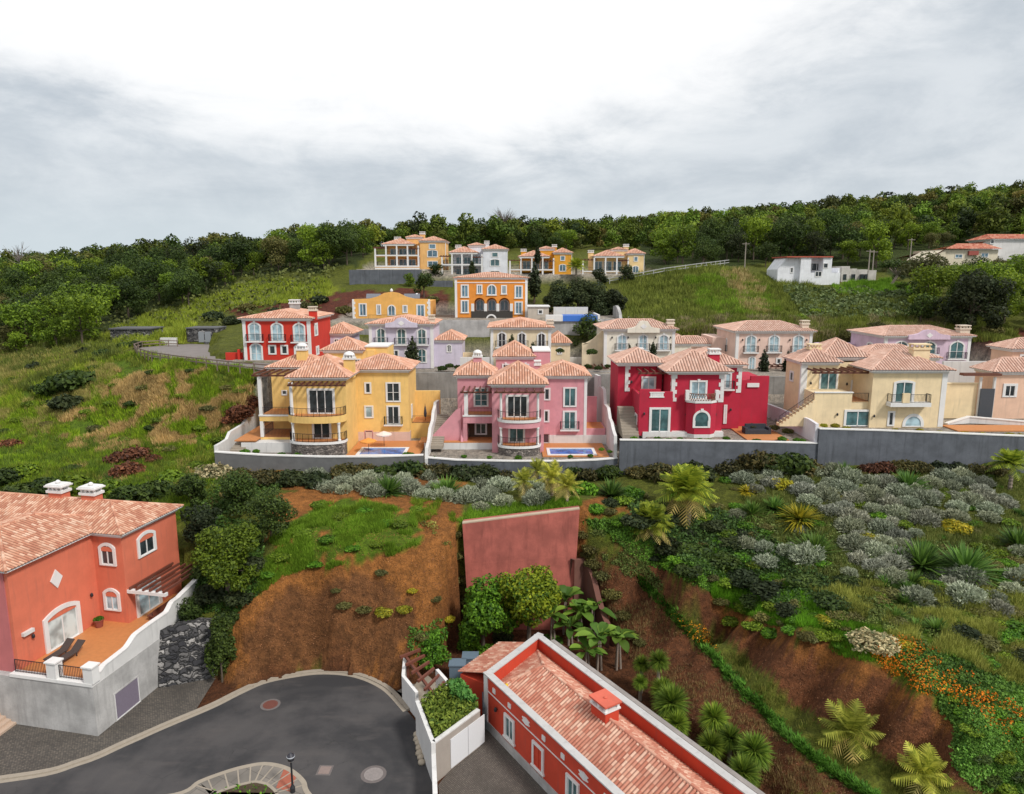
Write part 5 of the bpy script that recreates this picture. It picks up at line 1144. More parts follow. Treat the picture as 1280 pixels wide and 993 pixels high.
# ---- four veranda houses along the top road
def veranda(name, label, wall, r, Y, zb, pane=GL_BLUE, tile=TILE, shut=False):
    """r: photo x of veranda left, veranda right, block right; y of roof eave, upper floor, lower floor, block eave; chimneys"""
    v0, v1, v2, b1, pe, pf, pl, pb, ch = r
    xa, xb, xc, xd = (X(v, pf, Y) for v in (v0, v1, v2, b1))
    h = House(name, label, ((xa+xd)/2, Y, zb), wall, tile=tile)
    ze, zf, zl, zbk = Zh(pe, Y), Zh(pf, Y), Zh(pl, Y), Zh(pb, Y)
    D = 3.2
    h.block(xa+2.5, xc+.1, Y+D, Y+11, zb, ze+.2); h.hip(xb, xc-1.5, Y+.3, Y+9, ze, 1.5, .5)
    h.block(xc, xd, Y+1.6, Y+10, zb-.6, zbk); h.hip(xc, xd, Y+1.6, Y+10, zbk, 1.2, .4)
    h.block(xc-3.6, xc+.2, Y+4.6, Y+10.5, zb, zbk+1.0); h.hip(xc-3.6, xc+.2, Y+4.6, Y+10.5, zbk+1.0, .7, .3)
    for z in (zf, zl): h.t.box(xa-.1, xc-.02, Y-.12, Y+.15, z-.25, z+.05); h.w.box(xa, xc-.05, Y+.0, Y+D, z-.45, z-.06)
    h.t.box(xb-.2, xc-1.2, Y-.1, Y+.35, ze-.35, ze-.1)
    n = 5; mc = []
    for i in range(n):
        x = xa+(xc-xa-.3)*i/(n-1)+.1; h.column(x, Y+.1, zl+.05, zf-.25, .2, square=True); h.column(x, Y+.1, zf+.05, (ze-.35) if i else ze-1.0, .17, square=True)
    for z in (zf+.05, zl+.05): m = MB(); h.railing(m, [(xa+.1, Y+D-.3, z), (xa+.1, Y+.05, z), (xc-.2, Y+.05, z)], .85, .35, .03, .012); h.put("veranda_railing", m, IRON)
    h.pergola(xa-.2, xb+.2, Y+.1, Y+D, ze-.7, 5)
    h.pergola(xc-2.2, xc-.2, Y+.1, Y+D+1, ze-.9, 4)
    F = h.face('f', Y+D)
    for z, top in ((zf, ze-.9), (zl, zf-.9)):
        for k in range(3): u = xa+3.1+(xc-xa-4.2)*k/3; h.win(F, u, z+.08, u+(xc-xa)/5.2, min(top, z+2.4), nv=2, nh=1, fr=.14, pane=pane, name="door")
    F = h.face('f', Y+1.6); c = (xc+xd)/2; w = (xd-xc)
    h.win(F, c-.15*w, zbk-1.9, c+.13*w, zbk-.7, nv=1, nh=1, fr=.14, pane=pane); h.win(F, c-.22*w, zf-.5, c+.2*w, zf+1.3, arch=.3, nv=2, nh=1, fr=.16, pane=pane); h.win(F, c-.22*w, zl-.2, c+.2*w, zl+1.2, nv=2, nh=1, fr=.16, pane=pane)
    h.t.box(xd-.02, xd+.1, Y+1.55, Y+2.0, zb-.6, zbk-.4)
    # arcade base
    zb0 = zl-1.9; g = MB(); k = 6; wv = (xc-xa)/k
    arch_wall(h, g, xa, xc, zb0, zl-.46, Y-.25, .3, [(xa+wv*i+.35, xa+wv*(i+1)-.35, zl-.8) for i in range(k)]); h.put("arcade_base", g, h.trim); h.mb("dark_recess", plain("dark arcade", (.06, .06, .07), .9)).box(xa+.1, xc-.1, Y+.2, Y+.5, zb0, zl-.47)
    h.roofs = h.roofs[:1]
    for (px, py, w_) in ch: h.chimney(X(px, py, Y+6), Y+6, ze-.3 if py < pe else ze, Zh(py+3, Y+6), w_, w_*.8)
    h.finish()
veranda("veranda_house", "orange yellow veranda house with two floors of white columns, highest and furthest left", APRI, (468.5, 480, 524, 556, 305.5, 319, 332.5, 301, ((497,296,1.4),(528,289.5,1.2))), 172, 34.0)
veranda("veranda_house", "white veranda house with white columns between the two orange top houses", WHITEP, (552, 563, 603.5, 634, 316, 330.5, 344.5, 311.5, ((573,306,1.3),(608.5,301,1.1))), 170, 32.8, pane=GL_TEAL)
veranda("veranda_house", "mustard orange veranda house right of the white one on the top road", MUST, (637, 650, 693, 715, 321, 337, 349.5, 316, ((654.5,311,1.3),(693,305.5,1.1))), 172, 32.6)
veranda("veranda_house", "pale apricot veranda house half hidden by dark trees in the top row", plaster("pale apricot plaster", (.76, .56, .28)), (728, 744, 786, 806, 320.5, 339, 350, 317, ((738.5,312.5,1.3),(782.5,305,1.2))), 172, 32.6)
backwall("dark block retaining wall under the highest left veranda house", 436, 527, 337.5, 166, 29.0, DARKC)
backwall("dark retaining wall under the white veranda house", 533, 566, 351, 164.5, 27, DARKC)
backwall("grey wall stepping along behind the amber house", 537, 566, 381, 150.5, 23.5, GREYMID)
backwall("short grey wall on the slope in front of the amber house's arches", 428, 462, 411.5, 123.8, 17.5, GREYMID)
backwall("broad grey wall beside the orange house above the lilac roof", 537, 612, 400.5, 123.5, 17, GREYW)
backwall("grey wall below the blue pool cover behind the beige house", 688, 776, 399, 123.5, 17, GREYW)
def blue_pool():
    t = thing("covered_pool", "bright blue covered pool with white ends on the grey wall behind the beige house", "pool", (X(719, 400, 123.4), 123, Zh(402, 123))); o = tuple(t.location)
    x0, x1 = X(703.5, 398, 123.3), X(747, 398, 123.3); z0, z1 = Zh(401.8, 123.3), Zh(395.2, 123.3)
    MB().box(x0, x1, 123.2, 123.49, z0, z1).build("cover_front", POOLC, t, off=o); m = MB(); m.add([(x0, 123.2, z1+.01), (x1, 123.2, z1+.01), (x1-.3, 131, Zh(393, 131)), (x0+.3, 131, Zh(393, 131))], [(0,1,2,3)]); m.build("cover", POOLC, t, off=o)
    m = MB(); m.box(x0-3, x0-.01, 123.15, 124.5, z0, z1+.15); m.box(x1+.01, x1+.4, 123.15, 131, z0, z1+.2); m.build("rim", WHITE, t, off=o)
blue_pool()
pool_x = X(747, 398, 123.3)
backwall("pale wall behind the covered pool under dark trees", 692, 735, 384, 133, 23.5, OFFW)
side_wall("garden_wall", "white curved wall stepping up beside the covered pool at the foot of the green hill", X(776, 395, 124), [(123.9, Zh(398, 124)), (125, Zh(391, 125)), (127, Zh(385, 127)), (129, Zh(382, 129)), (132, Zh(383, 132))], .5, GREYW, 17)
# small pavilion beside the orange house
def pavilion():
    Y = 128; h = House("pavilion", "small grey pavilion with square windows between the orange house and the covered pool", (X(672, 395, Y), Y, 24), plaster("grey beige plaster", (.5, .44, .37)))
    x0, x1 = X(660, 390, Y), X(686, 390, Y); zt = Zh(384, Y); h.block(x0, x1, Y, Y+5, 20, zt); h.t.box(x0-.2, x1+.2, Y-.2, Y+5.2, zt, zt+.2)
    F = h.face('f', Y); a, b, c, d = fx(Y, Z8(355,35,388,65)); h.win(F, a, b, c, d, nv=1, nh=1, fr=.15, pane=GL_DARK); h.finish()
pavilion()
# ---- white house and low houses on the right hillside
def white_house():
    Y = 163; zb = 28.5; f = zr(3.765, 940, 280); h = House("white_house", "white hillside house with a red roof edge and open upper terrace among trees", (X(1030, 345, Y), Y, zb), plaster("whitewash", (.78, .79, .82)), tile=REDT)
    a, b = X(1000, 340, Y), X(1050.5, 340, Y); zt = Zh(322, Y)
    h.block(a, b, Y, Y+9, zb, Zh(341, Y)); h.block(X(1012, 330, Y)-2, X(1014, 330, Y), Y+.01, Y+9, zb, zt); h.block(X(1029, 330, Y), X(1040, 330, Y), Y+.02, Y+8.9, zb, zt); h.block(a, b-3, Y+2.6, Y+9, zb, zt)
    mb = MB(); mb.prism([(X(974, 340, Y), Zh(337, Y)), (X(974, 350, Y), zb), (a+.1, zb), (a+.1, zt), (X(985, 325, Y), zt-.1)], Y+1, Y+8, 'y'); h.put("sloped_wing", mb, h.wm)
    h.block(b-.1, X(1051.5, 340, Y)+.1, Y+1, Y+8, zb, Zh(335, Y)); 
    mb = MB(); mb.box(X(983, 321, Y), X(1041, 321, Y), Y-.3, Y+9.2, zt, zt+.25); h.put("roof", mb, plain("red roof edge", (.45, .10, .06), .8))
    F = h.face('f', Y); 
    for r, p in (((296,224,328,250), GL_DARK),): u0, z0, u1, z1 = fx(Y, f(*r)); h.win(F, u0, z0, u1, z1, nv=2, nh=1, fr=.1, pane=p)
    F = h.face('f', Y+2.6); u0, z0, u1, z1 = fx(Y+2.6, f(255,185,330,222)); h.win(F, u0, z0, u1, z1, nv=3, nh=1, fr=.12, pane=GL_DARK, name="door")
    F = h.face('f', Y+.02); u0, z0, u1, z1 = fx(Y, f(335,185,358,210)); h.win(F, u0, z0, u1, z1, nv=1, nh=1, fr=.1, pane=GL_DARK)
    F = h.face('f', Y+1); u0, z0, u1, z1 = fx(Y, f(188,205,202,232)); h.win(F, u0, z0, u1, z1, nv=1, nh=1, fr=.1, pane=GL_DARK); u0, z0, u1, z1 = fx(Y, f(365,222,400,245)); 
    h.finish()
    h = House("farm_shed", "low patched white and brown outbuildings right of the white hillside house", (X(1075, 345, 166), 166, 29), plaster("dirty whitewash", (.55, .52, .48), .2, .9, .6))
    for i, (p0, p1, top) in enumerate(((1052,1062,333), (1063,1072,336), (1073,1086,337), (1088,1098,338))): h.block(X(p0, 340, 166), X(p1, 340, 166), 166+i*.3, 171, 27, Zh(top, 166))
    m = h.mb("dark_opening", GL_DARK)
    for p0, p1 in ((1054,1058), (1065,1069), (1076,1079), (1081,1084)): m.box(X(p0, 345, 166), X(p1, 345, 166), 165.9, 167, Zh(350, 166), Zh(343, 166))
    h.finish()
white_house()
def far_right():
    Y = 178; wall = plaster("pale cream plaster far", (.70, .62, .47)); h = House("hillside_house", "long low cream house with a salmon pitched roof at the upper right", (X(1215, 325, Y), Y, 33), wall, tile=REDT)
    x0, x1 = X(1180, 322, Y), X(1247, 322, Y); zt = Zh(312, Y); h.block(x0, x1, Y, Y+14, 31, zt); 
    mb = MB(); E0, E1, E2, R0, R1 = (X(1152, 327, Y), Y-.8, Zh(327, Y)), (x0-.3, Y-.8, zt+.1), (x1+.6, Y-.8, zt+.1), (X(1196, 305, Y+6), Y+6, Zh(305, Y+6)), (x1+.6, Y+6, Zh(304.5, Y+6)); h.slope(mb, [E0, E1, R0], .5, .08); h.slope(mb, [E1, E2, R1, R0], .5, .08); h.slope(mb, [(x1+.6, Y+13, zt), (E0[0], Y+13, zt-2), R0, R1], .5, .08); h.put("roof", mb, REDT)
    mb = MB(); mb.prism([(E0[0]+.4, 31), (x0+.1, 31), (x0+.1, zt-.1), (E0[0]+.4, E0[2]-.1)], Y-.3, Y+10, 'y'); h.put("sloped_wing", mb, wall)
    F = h.face('f', Y); f = zr(3.765, 940, 280)
    for r in ((955,143,990,162), (1078,137,1112,158)): a, b, c, d = fx(Y, f(*r)); h.win(F, a, b, c, d, nv=2, nh=1, fr=.1, pane=GL_BLUE)
    a, b, c, d = fx(Y, f(1015,128,1060,148)); h.mb("awning", plain("red brown awning", (.33, .08, .06), .8)).box(a, c, Y-.6, Y-.01, b, d)
    h.finish()
    Y = 190; h = House("hillside_house", "pale house with a red roof cut by the right edge of the view", (X(1262, 315, Y), Y, 36), plaster("pale grey plaster far", (.66, .64, .62)), tile=REDT)
    x0, x1 = X(1240, 312, Y), X(1310, 312, Y); zt = Zh(299, Y); h.block(x0, x1, Y, Y+10, 32, zt); h.hip(x0, x1, Y, Y+10, zt, 1.4, .6, w=.5, ridge=12)
    F = h.face('f', Y); a, b, c, d = fx(Y, f(1122,72,1140,95)); h.win(F, a, b, c, d, nv=1, nh=1, fr=.1, pane=GL_DARK); a, b, c, d = fx(Y, f(1195,68,1235,82)); h.win(F, a, b, c, d, nv=2, nh=1, fr=.1, pane=GL_DARK)
    h.block(X(1246, 320, 186), X(1262, 320, 186), 185, 190.1, 31, Zh(320, 186)); h.finish()
far_right()
# ---- access road with its fences
ra = [PZ(*q_, 20.0) for q_ in ((342,455),(305,452),(272,446),(260,440),(262,431),(230,430),(200,431),(165,436),(170,441),(178,445),(225,452),(290,459),(340,464))]
sheet("access_road", [(p[0], p[1]) for p in ra], 20.02, plain("worn grey asphalt", (.20, .175, .165), .9, 0, .25, .6))
def guard(label, pts, m, h=1.0, step=2.2, name="road_fence", group=None, r=.06):
    t = thing(name, label, "fence", pts[0], 0, group); o = tuple(t.location); rail = MB(); acc = 0
    for a, b in zip(pts, pts[1:]):
        a, b = Vector(a), Vector(b)
        for z in (.45*h, .9*h): rail.bar(a+Vector((0,0,z)), b+Vector((0,0,z)), .09, .15)
        n = max(1, int(round((b-a).length/step)))
        for i in range(n): p = a+(b-a)*i/n; MB().box(p.x-r, p.x+r, p.y-r, p.y+r, p.z-.4, p.z+h).build("post", m, t, off=o)
    rail.build("rail", m, t, off=o); return t
FENCE = plain("weathered grey brown timber", (.20, .15, .12), .9, 0, .3)
fp = [(222,433.5,20.0),(200,433,20.0),(178,434.5,20.0),(168,438,20.0),(172,443.5,20.0),(190,449,20.0),(222,454,20.0),(258,458.5,20.0),(300,463,20.0),(336,466.5,20.0)]
guard("brown timber rail fence curving round the bend of the access road", [PZ(*p) for p in fp], FENCE, 1.1)
hp = [hit1(px, py, 140) for px, py in ((748,357),(790,350),(830,342.5),(870,337),(911,331.5))]
guard("pale rail fence climbing the green hill beside the top road", hp, plain("pale metal rail", (.42, .42, .42), .6), 1.4, 3.0)
bx = hit1(212, 430, 100); solo(MB().box(bx[0]-1.4, bx[0]+1.4, bx[1]-.5, bx[1]+.5, bx[2]-.3, bx[2]+1.1), "utility_cabinet", OFFW, (bx[0], bx[1], bx[2]-.3), "white utility cabinet at the far side of the access road bend", "cabinet")
x, y, z = hit1(163, 424, 100); h = House("stone_shed", "small grey flat roofed shed on the grass above the road bend", (x, y, z), STONE); h.block(x-3.5, x+3.5, y, y+5, z-1, z+1.7); h.mb("flat_roof", plain("dark flat roof", (.10, .10, .105), .8)).box(x-3.7, x+3.7, y-.2, y+5.2, z+1.701, z+1.9); h.finish()
x, y, z = hit1(255, 428, 100); h = House("transformer_hut", "dark stone hut with grey doors beside the access road left of the red house", (x, y, z), STONE); h.block(x-3, x+2.5, y, y+4, z-.5, z+2.4); h.mb("flat_roof", plain("dark flat roof", (.10, .10, .105), .8)).box(x-3.1, x+2.6, y-.1, y+4.1, z+2.401, z+2.6); m = h.mb("grey_door", plain("grey metal door", (.25, .27, .29), .5)); m.box(x-.9, x+.1, y-.06, y-.01, z, z+1.9); m.box(x+.25, x+1.3, y-.06, y-.01, z, z+1.9); h.finish()
side_wall("garden_wall", "low red garden wall left of the bright red house", X(300, 447, 101), [(100.5, 21.6), (101, 21.6)], .3, REDP, 19.9)
mb = MB(); mb.box(X(282, 447, 101), X(303, 447, 101), 101, 101.3, 19.8, Zh(441, 101)); solo(mb, "garden_wall", REDP, (X(292, 447, 101), 101, 19.8), "red parapet wall running from the red house to the road bend", "garden wall")
# ------------------------------------------------------------------ salmon house at the lower left
def left_house():
    O = (-35.6, 46.4, 0.0); rz = math.atan2(-.2, .98); ZF, EZ = 3.95, 11.7
    h = House("salmon_house", "salmon red house with two white table chimneys and a walled orange terrace", O, SALM, tile=TILE_NEAR, rz=rz, local=True)
    # main range and front wing
    h.block(-22, 2.7, 8.0, 14.6, 0, EZ); h.block(-9, 0, .3, 8.02, 0, EZ-.02)
    h.hip(-22, 2.7, 8.0, 14.6, EZ, 1.35, .5, w=.27, amp=.075, ridge=17.5)
    h.hip(-9, 0, .3, 11, EZ, 1.3, .5, w=.27, amp=.075, ridge=3.2, eave=False)
    h.t.box(-9.4, .4, -.1, 8, EZ-.14, EZ-.03); h.mb("dusty_front", SALMP).box(-9.04, -.3, .24, .31, 0, EZ-.2)
    # grey basement walls and terrace
    mb = MB(); mb.box(-9.2, 6.6, -.25, .29, -.3, ZF-.15); h.put("basement_wall", mb, GREYW)
    mb = MB(); 
    mb.prism([(-.26, -.3), (13.6, -.3), (13.6, ZF-.151), (-.26, ZF-.151)], 6.25, 6.62, 'x'); h.put("garage_wall", mb, GREYW)
    mb = MB(); n = 10
    prof = [(-.26, ZF-.15), (13.6, ZF-.15), (13.6, ZF+2.9), (11.5, ZF+2.5), (9.6, ZF+2.1), (9.2, ZF+2.0)]
    def curve(y0, z0, y1, z1): return [(y0+(y1-y0)*t/6, z0+(z1-z0)*(.5-.5*math.cos(math.pi*t/6))) for t in range(7)]
    prof += curve(8.6, ZF+2.0, 7.6, ZF+1.45)+curve(5.6, ZF+1.45, 3.6, ZF+1.1)[0:1]+curve(4.4, ZF+1.4, 3.0, ZF+.85)+[(1.2, ZF+.75), (1.2, ZF+.75)]+curve(1.1, ZF+.74, .5, ZF+.5)+[(-.26, ZF+.5)]
    mb.prism(prof, 6.28, 6.59, 'x'); h.put("curved_parapet", mb, OFFW)
    cp = MB()
    for a, b in zip(prof[2:-1], prof[3:]):
        if abs(a[0]-b[0])+abs(a[1]-b[1]) > .01: cp.bar((6.435, a[0], a[1]+.04), (6.435, b[0], b[1]+.04), .42, .08)
    h.put("coping", cp, WHITE)
    h.mb("terrace_floor", DECK).box(0.02, 6.27, .3, 13.6, ZF-.3, ZF)
    h.t.box(-.2, 6.62, -.32, .28, ZF-.149, ZF+.08)
    for x in (3.35, 6.35): h.t.box(x-.38, x+.38, -.3, .34, ZF+.081, ZF+1.25); h.t.box(x-.46, x+.46, -.38, .42, ZF+1.251, ZF+1.36)
    for a, b in ((.05, 2.95), (3.75, 5.95)): m = MB(); h.railing(m, [(a, 0, ZF+.1), (b, 0, ZF+.1)], .95, .13, .022, .012); h.put("terrace_railing", m, IRON)
    # big arched terrace door, windows
    F = h.face('r', 0.0)
    h.win(F, 2.6, ZF, 6.0, ZF+3.1, arch=.45, nv=2, nh=1, fr=.36, pane=GL_WHITE, name="door", proud=.14)
    mb = MB(); mb.prism([(2.95, ZF+8*.29), (5.65, ZF+8*.29), (5.65, ZF+2.5), (4.3, ZF+2.74), (2.95, ZF+2.5)], .04, .075, 'x'); h.put("door_head", mb, SALM)
    d = [(4.2, ZF+4.55), (4.75, ZF+5.3), (4.2, ZF+6.05), (3.65, ZF+5.3)]; mb = MB(); mb.prism(d, .004, .09, 'x'); h.put("diamond_ornament", mb, WHITE)
    F = h.face('f', 8.0)
    for z in (ZF+4.9, ZF+1.0): h.win(F, .55, z, 2.1, z+1.95, arch=.4, nv=2, nh=1, fr=.24, pane=GL_DARK if z > 8 else GL_CURT, proud=.12); mb = MB(); mb.box(.8, 1.85, 7.925, 7.96, z+1.22, z+1.62); h.put("window_head", mb, SALM)
    F = h.face('r', 2.7); h.win(F, 9.6, ZF+4.9, 11.8, ZF+6.95, arch=.4, nv=2, nh=1, fr=.26, pane=GL_DARK, proud=.12); mb = MB(); mb.box(2.735, 2.775, 9.86, 11.54, ZF+6.2, ZF+6.62); h.put("window_head", mb, SALM)
    h.win(F, 8.9, ZF, 11.9, ZF+2.9, arch=.5, nv=2, nh=1, fr=.32, pane=GL_CURT, name="door", proud=.12)
    # garage door
    Fg = h.face('r', 6.62); h.win(Fg, 1.4, .02, 4.0, 2.2, nv=1, nh=1, fr=.1, pane=plain("mauve grey garage door", (.20, .17, .22), .5), trim=GREYW, name="garage_door", proud=.05)
    h.lamp(h.face('r', 0.0), 1.6, ZF+2.0); h.lamp(h.face('r', 0.0), 7.2, ZF+2.6)
    MBv = MB().box(.005, .25, .8, 1.7, ZF+2.35, ZF+2.62); h.put("wall_light_box", MBv, OFFW)
    # pergola over the inner terrace
    mb = MB()
    for i in range(6): x = 2.95+i*.62; mb.bar((x, 8.1, ZF+2.98), (x, 13.4, ZF+2.98), .14, .2)
    h.put("pergola", mb, WOOD2); mb = MB(); mb.box(2.72, 6.25, 8.05, 8.4, ZF+2.6, ZF+2.87); h.put("pergola_beam", mb, WHITE)
    h.roofs = [h.roofs[0]]
    for x in (-6.3, -3.0): h.chimney(x, 11.6, EZ+.5, EZ+1.95, 1.35, .9, kind="table")
    h.finish()
    def at(a, b, z): c, s_ = math.cos(rz), math.sin(rz); return (O[0]+a*c-b*s_, O[1]+a*s_+b*c, z)
    # things on the terrace
    for k, (a, lb) in enumerate(((1.3, "dark sun lounger nearest the white terrace door of the salmon house"), (2.25, "second dark sun lounger further from the terrace door of the salmon house"))):
        b0 = 1.4; t = thing("sun_lounger", lb, "sun lounger", at(a, b0, ZF), rz); fr = MB(); c = plain("dark brown wicker", (.06, .045, .04), .7)
        mb = MB(); mb.box(-.33, .33, 0, 1.5, .3, .37); n = 5
        vs = [(-.33, 1.501, .37), (.33, 1.501, .37), (.33, 2.25, .85), (-.33, 2.25, .85), (-.33, 1.501, .30), (.33, 1.501, .30), (.33, 2.27, .78), (-.33, 2.27, .78)]
        mb.build("seat", c, t); MB().add(vs, [(0,1,2,3),(7,6,5,4),(0,4,5,1),(1,5,6,2),(2,6,7,3),(3,7,4,0)]).build("backrest", c, t)
        for x in (-.28, .28):
            for y in (.12, 1.4): MB().box(x-.03, x+.03, y-.03, y+.03, 0, .299).build("leg", c, t)
    p = at(.75, 7.0, ZF); t = thing("plant_pot", "terracotta pot with a round green plant against the salmon house wall", "plant pot", p)
    MB().lathe((0, 0, 0), [(.26, 0), (.36, .55), (.4, .56), (.4, .66), (.3, .66)], 16).build("pot", plain("terracotta pot", (.25, .06, .04), .8), t); POTS.append((t, .42, .66))
    p = at(4.2, 10.0, ZF); t = thing("garden_bench", "long brown wooden bench under the red pergola of the salmon house", "bench", p, rz)
    MB().box(-.3, .3, -1.4, 1.4, .4, .48).build("seat", WOOD2, t); MB().box(.301, .36, -1.4, 1.4, .4, .95).build("backrest", WOOD2, t)
    for y in (-1.2, 1.2): MB().box(-.26, .26, y-.05, y+.05, 0, .399).build("leg", WOOD2, t)
    # front steps of pale stone at the left edge
    a0, b0 = -3.2, -4.5; mb = MB(); c, s_ = math.cos(rz+.95), math.sin(rz+.95)
    x, y, _ = PZ(36, 893, .1); t = Vector((.62, .78)); nrm = Vector((-.78, .62))   # run up to the left
    base = PZ(42, 890, 0); e = PZ(0, 921, 0); dirv = Vector((e[0]-base[0], e[1]-base[1])).normalized(); up = Vector((-dirv.y, dirv.x)); up = -up if up.x > 0 else up
    for i in range(7):
        o_ = up*(.42*i); p0 = Vector(base[:2])+o_-dirv*.2; p1 = p0+dirv*9; w = up*4
        q4 = [(p0.x, p0.y), (p1.x, p1.y), (p1.x+w.x, p1.y+w.y), (p0.x+w.x, p0.y+w.y)]; mb.prism(q4, -.1 if i == 0 else .19*i+.001, .19*(i+1))
    solo(mb, "stone_stair", plain("pale pink stone", (.50, .37, .28), .8, 0, .15), (base[0], base[1], 0), "pale stone steps at the lower left corner beside the grey basement wall", "steps")
    # dry stone wall beside the garage
    A, B = Vector(PZ(199, 861, 0)), Vector(PZ(273, 847, 0)); d = (B-A).normalized(); n = Vector((-d.y, d.x, 0)); mb = MB(); L = (B-A).length; k = 14; vs = []
    for i in range(k+1):
        p = A+d*L*i/k; ht = (4.4, 4.6, 4.8)[min(2, i//5)]-.9*max(0, (i/k-.55)); wob = .05*math.sin(i*2.3)
        vs += [tuple(p+n*wob+Vector((0,0,-.1))), tuple(p+n*(.9+wob)+Vector((0,0,ht))), tuple(p+n*1.8+Vector((0,0,ht-.1)))]
    mb.add(vs, [f for i in range(k) for f in ((3*i, 3*i+3, 3*i+4, 3*i+1), (3*i+1, 3*i+4, 3*i+5, 3*i+2))])
    solo(mb, "dry_stone_wall", STONE, tuple(A), "dark dry stone retaining wall with pale stones beside the grey garage wall", "stone wall")
POTS = []
left_house()
# ------------------------------------------------------------------ vermilion house at the lower centre
def bottom_house():
    A = PZ(607, 843, 4.2); B = PZ(673, 793, 4.2); C_ = PZ(955, 1003, 4.2)
    fdir = Vector((C_[0]-B[0], C_[1]-B[1])).normalized(); L = 26.0
    a = Vector(A[:2]); b = Vector(B[:2]); nrm = Vector((-fdir.y, fdir.x))           # points to the back, up right
    # square frame: x along the facade (towards the viewer), y across to the back wall
    W = (b-a).dot(nrm); sk = (b-a).dot(fdir); rz = math.atan2(fdir.y, fdir.x); 
    h = House("vermilion_house", "vermilion single storey house with a sunken tiled roof inside white topped parapets at the bottom", (a.x, a.y, 0), VERM, tile=TILE_RED, rz=rz, local=True)
    ZP_, ZR_ = 4.2, 3.15; th = .35
    quad = [(0, 0), (L, 0), (L, W), (sk, W)]
    def wallbar(p, q_, z0, z1, t, mb):
        p, q_ = Vector(p), Vector(q_); d = (q_-p).normalized(); n = Vector((-d.y, d.x))*t
        mb.prism([tuple(p), tuple(q_), tuple(q_+n), tuple(p+n)], z0, z1)
    wallbar(quad[0], quad[1], .7, ZP_, th, h.w); wallbar((L, W), (sk, W), -.2, ZP_, th, h.w); wallbar((sk, W), (0, 0), -.2, ZP_-.004, th, h.w)
    mb = MB(); mb.prism([(-.02, -.06), (L, -.06), (L, .3), (.05, .3)], -.2, .699); h.put("plinth", mb, GREYW)
    cp = MB()
    for p, q_ in (((-.12, 0), (L, 0)), ((L, W), (sk, W)), ((sk, W), (0, 0))):
        p, q_ = Vector(p), Vector(q_); d = (q_-p).normalized(); n = Vector((-d.y, d.x)); cp.prism([tuple(p-n*.1-d*.08), tuple(q_-n*.1+d*.0), tuple(q_+n*(th+.08)), tuple(p+n*(th+.08)-d*.08)], ZP_+.001*len(cp.v), ZP_+.09+.001*len(cp.v))
    h.put("parapet_coping", cp, plaster("pale grey coping", (.50, .49, .48), .08, .8, .5))
    # roof: hip at the far end, long ridge
    rx = 3.4+sk*.5; ym = W*.56; e = th; zr0, zr1 = ZR_, ZR_+1.55
    P0, P1, P2, P3 = (e, e, zr0), (L, e, zr0), (L, W-e, zr0), (sk+e, W-e, zr0); R0, R1 = (rx, ym, zr1), (L, ym, zr1)
    mb = MB(); h.slope(mb, [P0, P1, R1, R0], .25, .08); h.slope(mb, [P2, P3, R0, R1], .25, .08); h.slope(mb, [P3, P0, R0], .25, .08)
    for p, q_ in ((R0, R1), (P0, R0), (P3, R0)): h.cap(mb, p, q_, .12)
    h.roofs.append(h.put("roof", mb, TILE_RED))
    # chimney with a flat red cap
    cx, cy = 8.6, ym+.15; mb = MB(); mb.box(cx-.7, cx+.7, cy-.55, cy+.55, zr1-.9, zr1+.55); h.put("chimney", mb, VERM, h.roofs[0]); mb = MB(); mb.box(cx-.78, cx+.78, cy-.63, cy+.63, zr1+.55, zr1+.66)
    for i in (-1, 0, 1):
        for j in (-1, 1): mb.box(cx+i*.62-.09, cx+i*.62+.09, cy+j*.48-.09, cy+j*.48+.09, zr1+.66, zr1+.95)
    h.put("chimney_vents", mb, WHITE, h.roofs[0]); mb = MB(); mb.box(cx-.82, cx+.82, cy-.68, cy+.68, zr1+.95, zr1+1.07); mb.lathe((cx, cy, zr1+1.07), [(.1, 0), (.12, .05), (.06, .1)], 8); h.put("chimney_cap", mb, plaster("salmon cap", (.62, .13, .08)), h.roofs[0])
    F = h.face('f', 0.0)
    for i, u in enumerate((2.6, 6.0, 9.6, 13.0, 16.6, 20.2)):
        blank = i % 2 == 1
        h.win(F, u, 1.0, u+1.25, 2.75, nv=2, nh=1, fr=.17, pane=VERM if blank else GL_TEAL, trim=WHITE, proud=.12, sill=True, sash=VERM if blank else WHITE)
    # moulding line and medallions under the parapet
    m = MB(); m.box(0, L, -.05, -.004, 3.06, 3.12); h.put("moulding", m, WHITE)
    m = MB()
    for i in range(12):
        u = 1.2+i*2.0; c = (u, 3.55); k = 8
        if i % 3 == 2: pts = [(u-.45, 3.42), (u, 3.30), (u+.45, 3.42), (u+.3, 3.55), (u+.45, 3.68), (u, 3.8), (u-.45, 3.68), (u-.3, 3.55)]
        else: pts = [(u+.2*math.cos(2*math.pi*j/k)*(1.2 if j % 2 else .9), 3.55+.2*math.sin(2*math.pi*j/k)*(1.2 if j % 2 else .9)) for j in range(k)]
        m.prism(pts[::-1], -.06, -.004, 'y')
    h.put("medallion", m, WHITE)
    h.t.box(-.12, .35, -.09, -.004, .7, ZP_-.02)
    Fl = h.lamp(F, 1.6, 2.4)
    # lean-to roof at the far end
    mb = MB(); v = Vector((sk, W))-Vector((0, 0)); vd = v.normalized(); out = Vector((-vd.y, vd.x)); out = out if out.x < 0 else -out
    p0 = vd*.9; p1 = vd*(v.length-.7); E0 = p0+out*3.3; E1 = p1+out*3.3
    h.slope(mb, [(E1.x, E1.y, 2.8), (E0.x, E0.y, 2.8), (p0.x, p0.y, 3.8), (p1.x, p1.y, 3.8)], .25, .08); h.put("lean_to_roof", mb, TILE_RED)
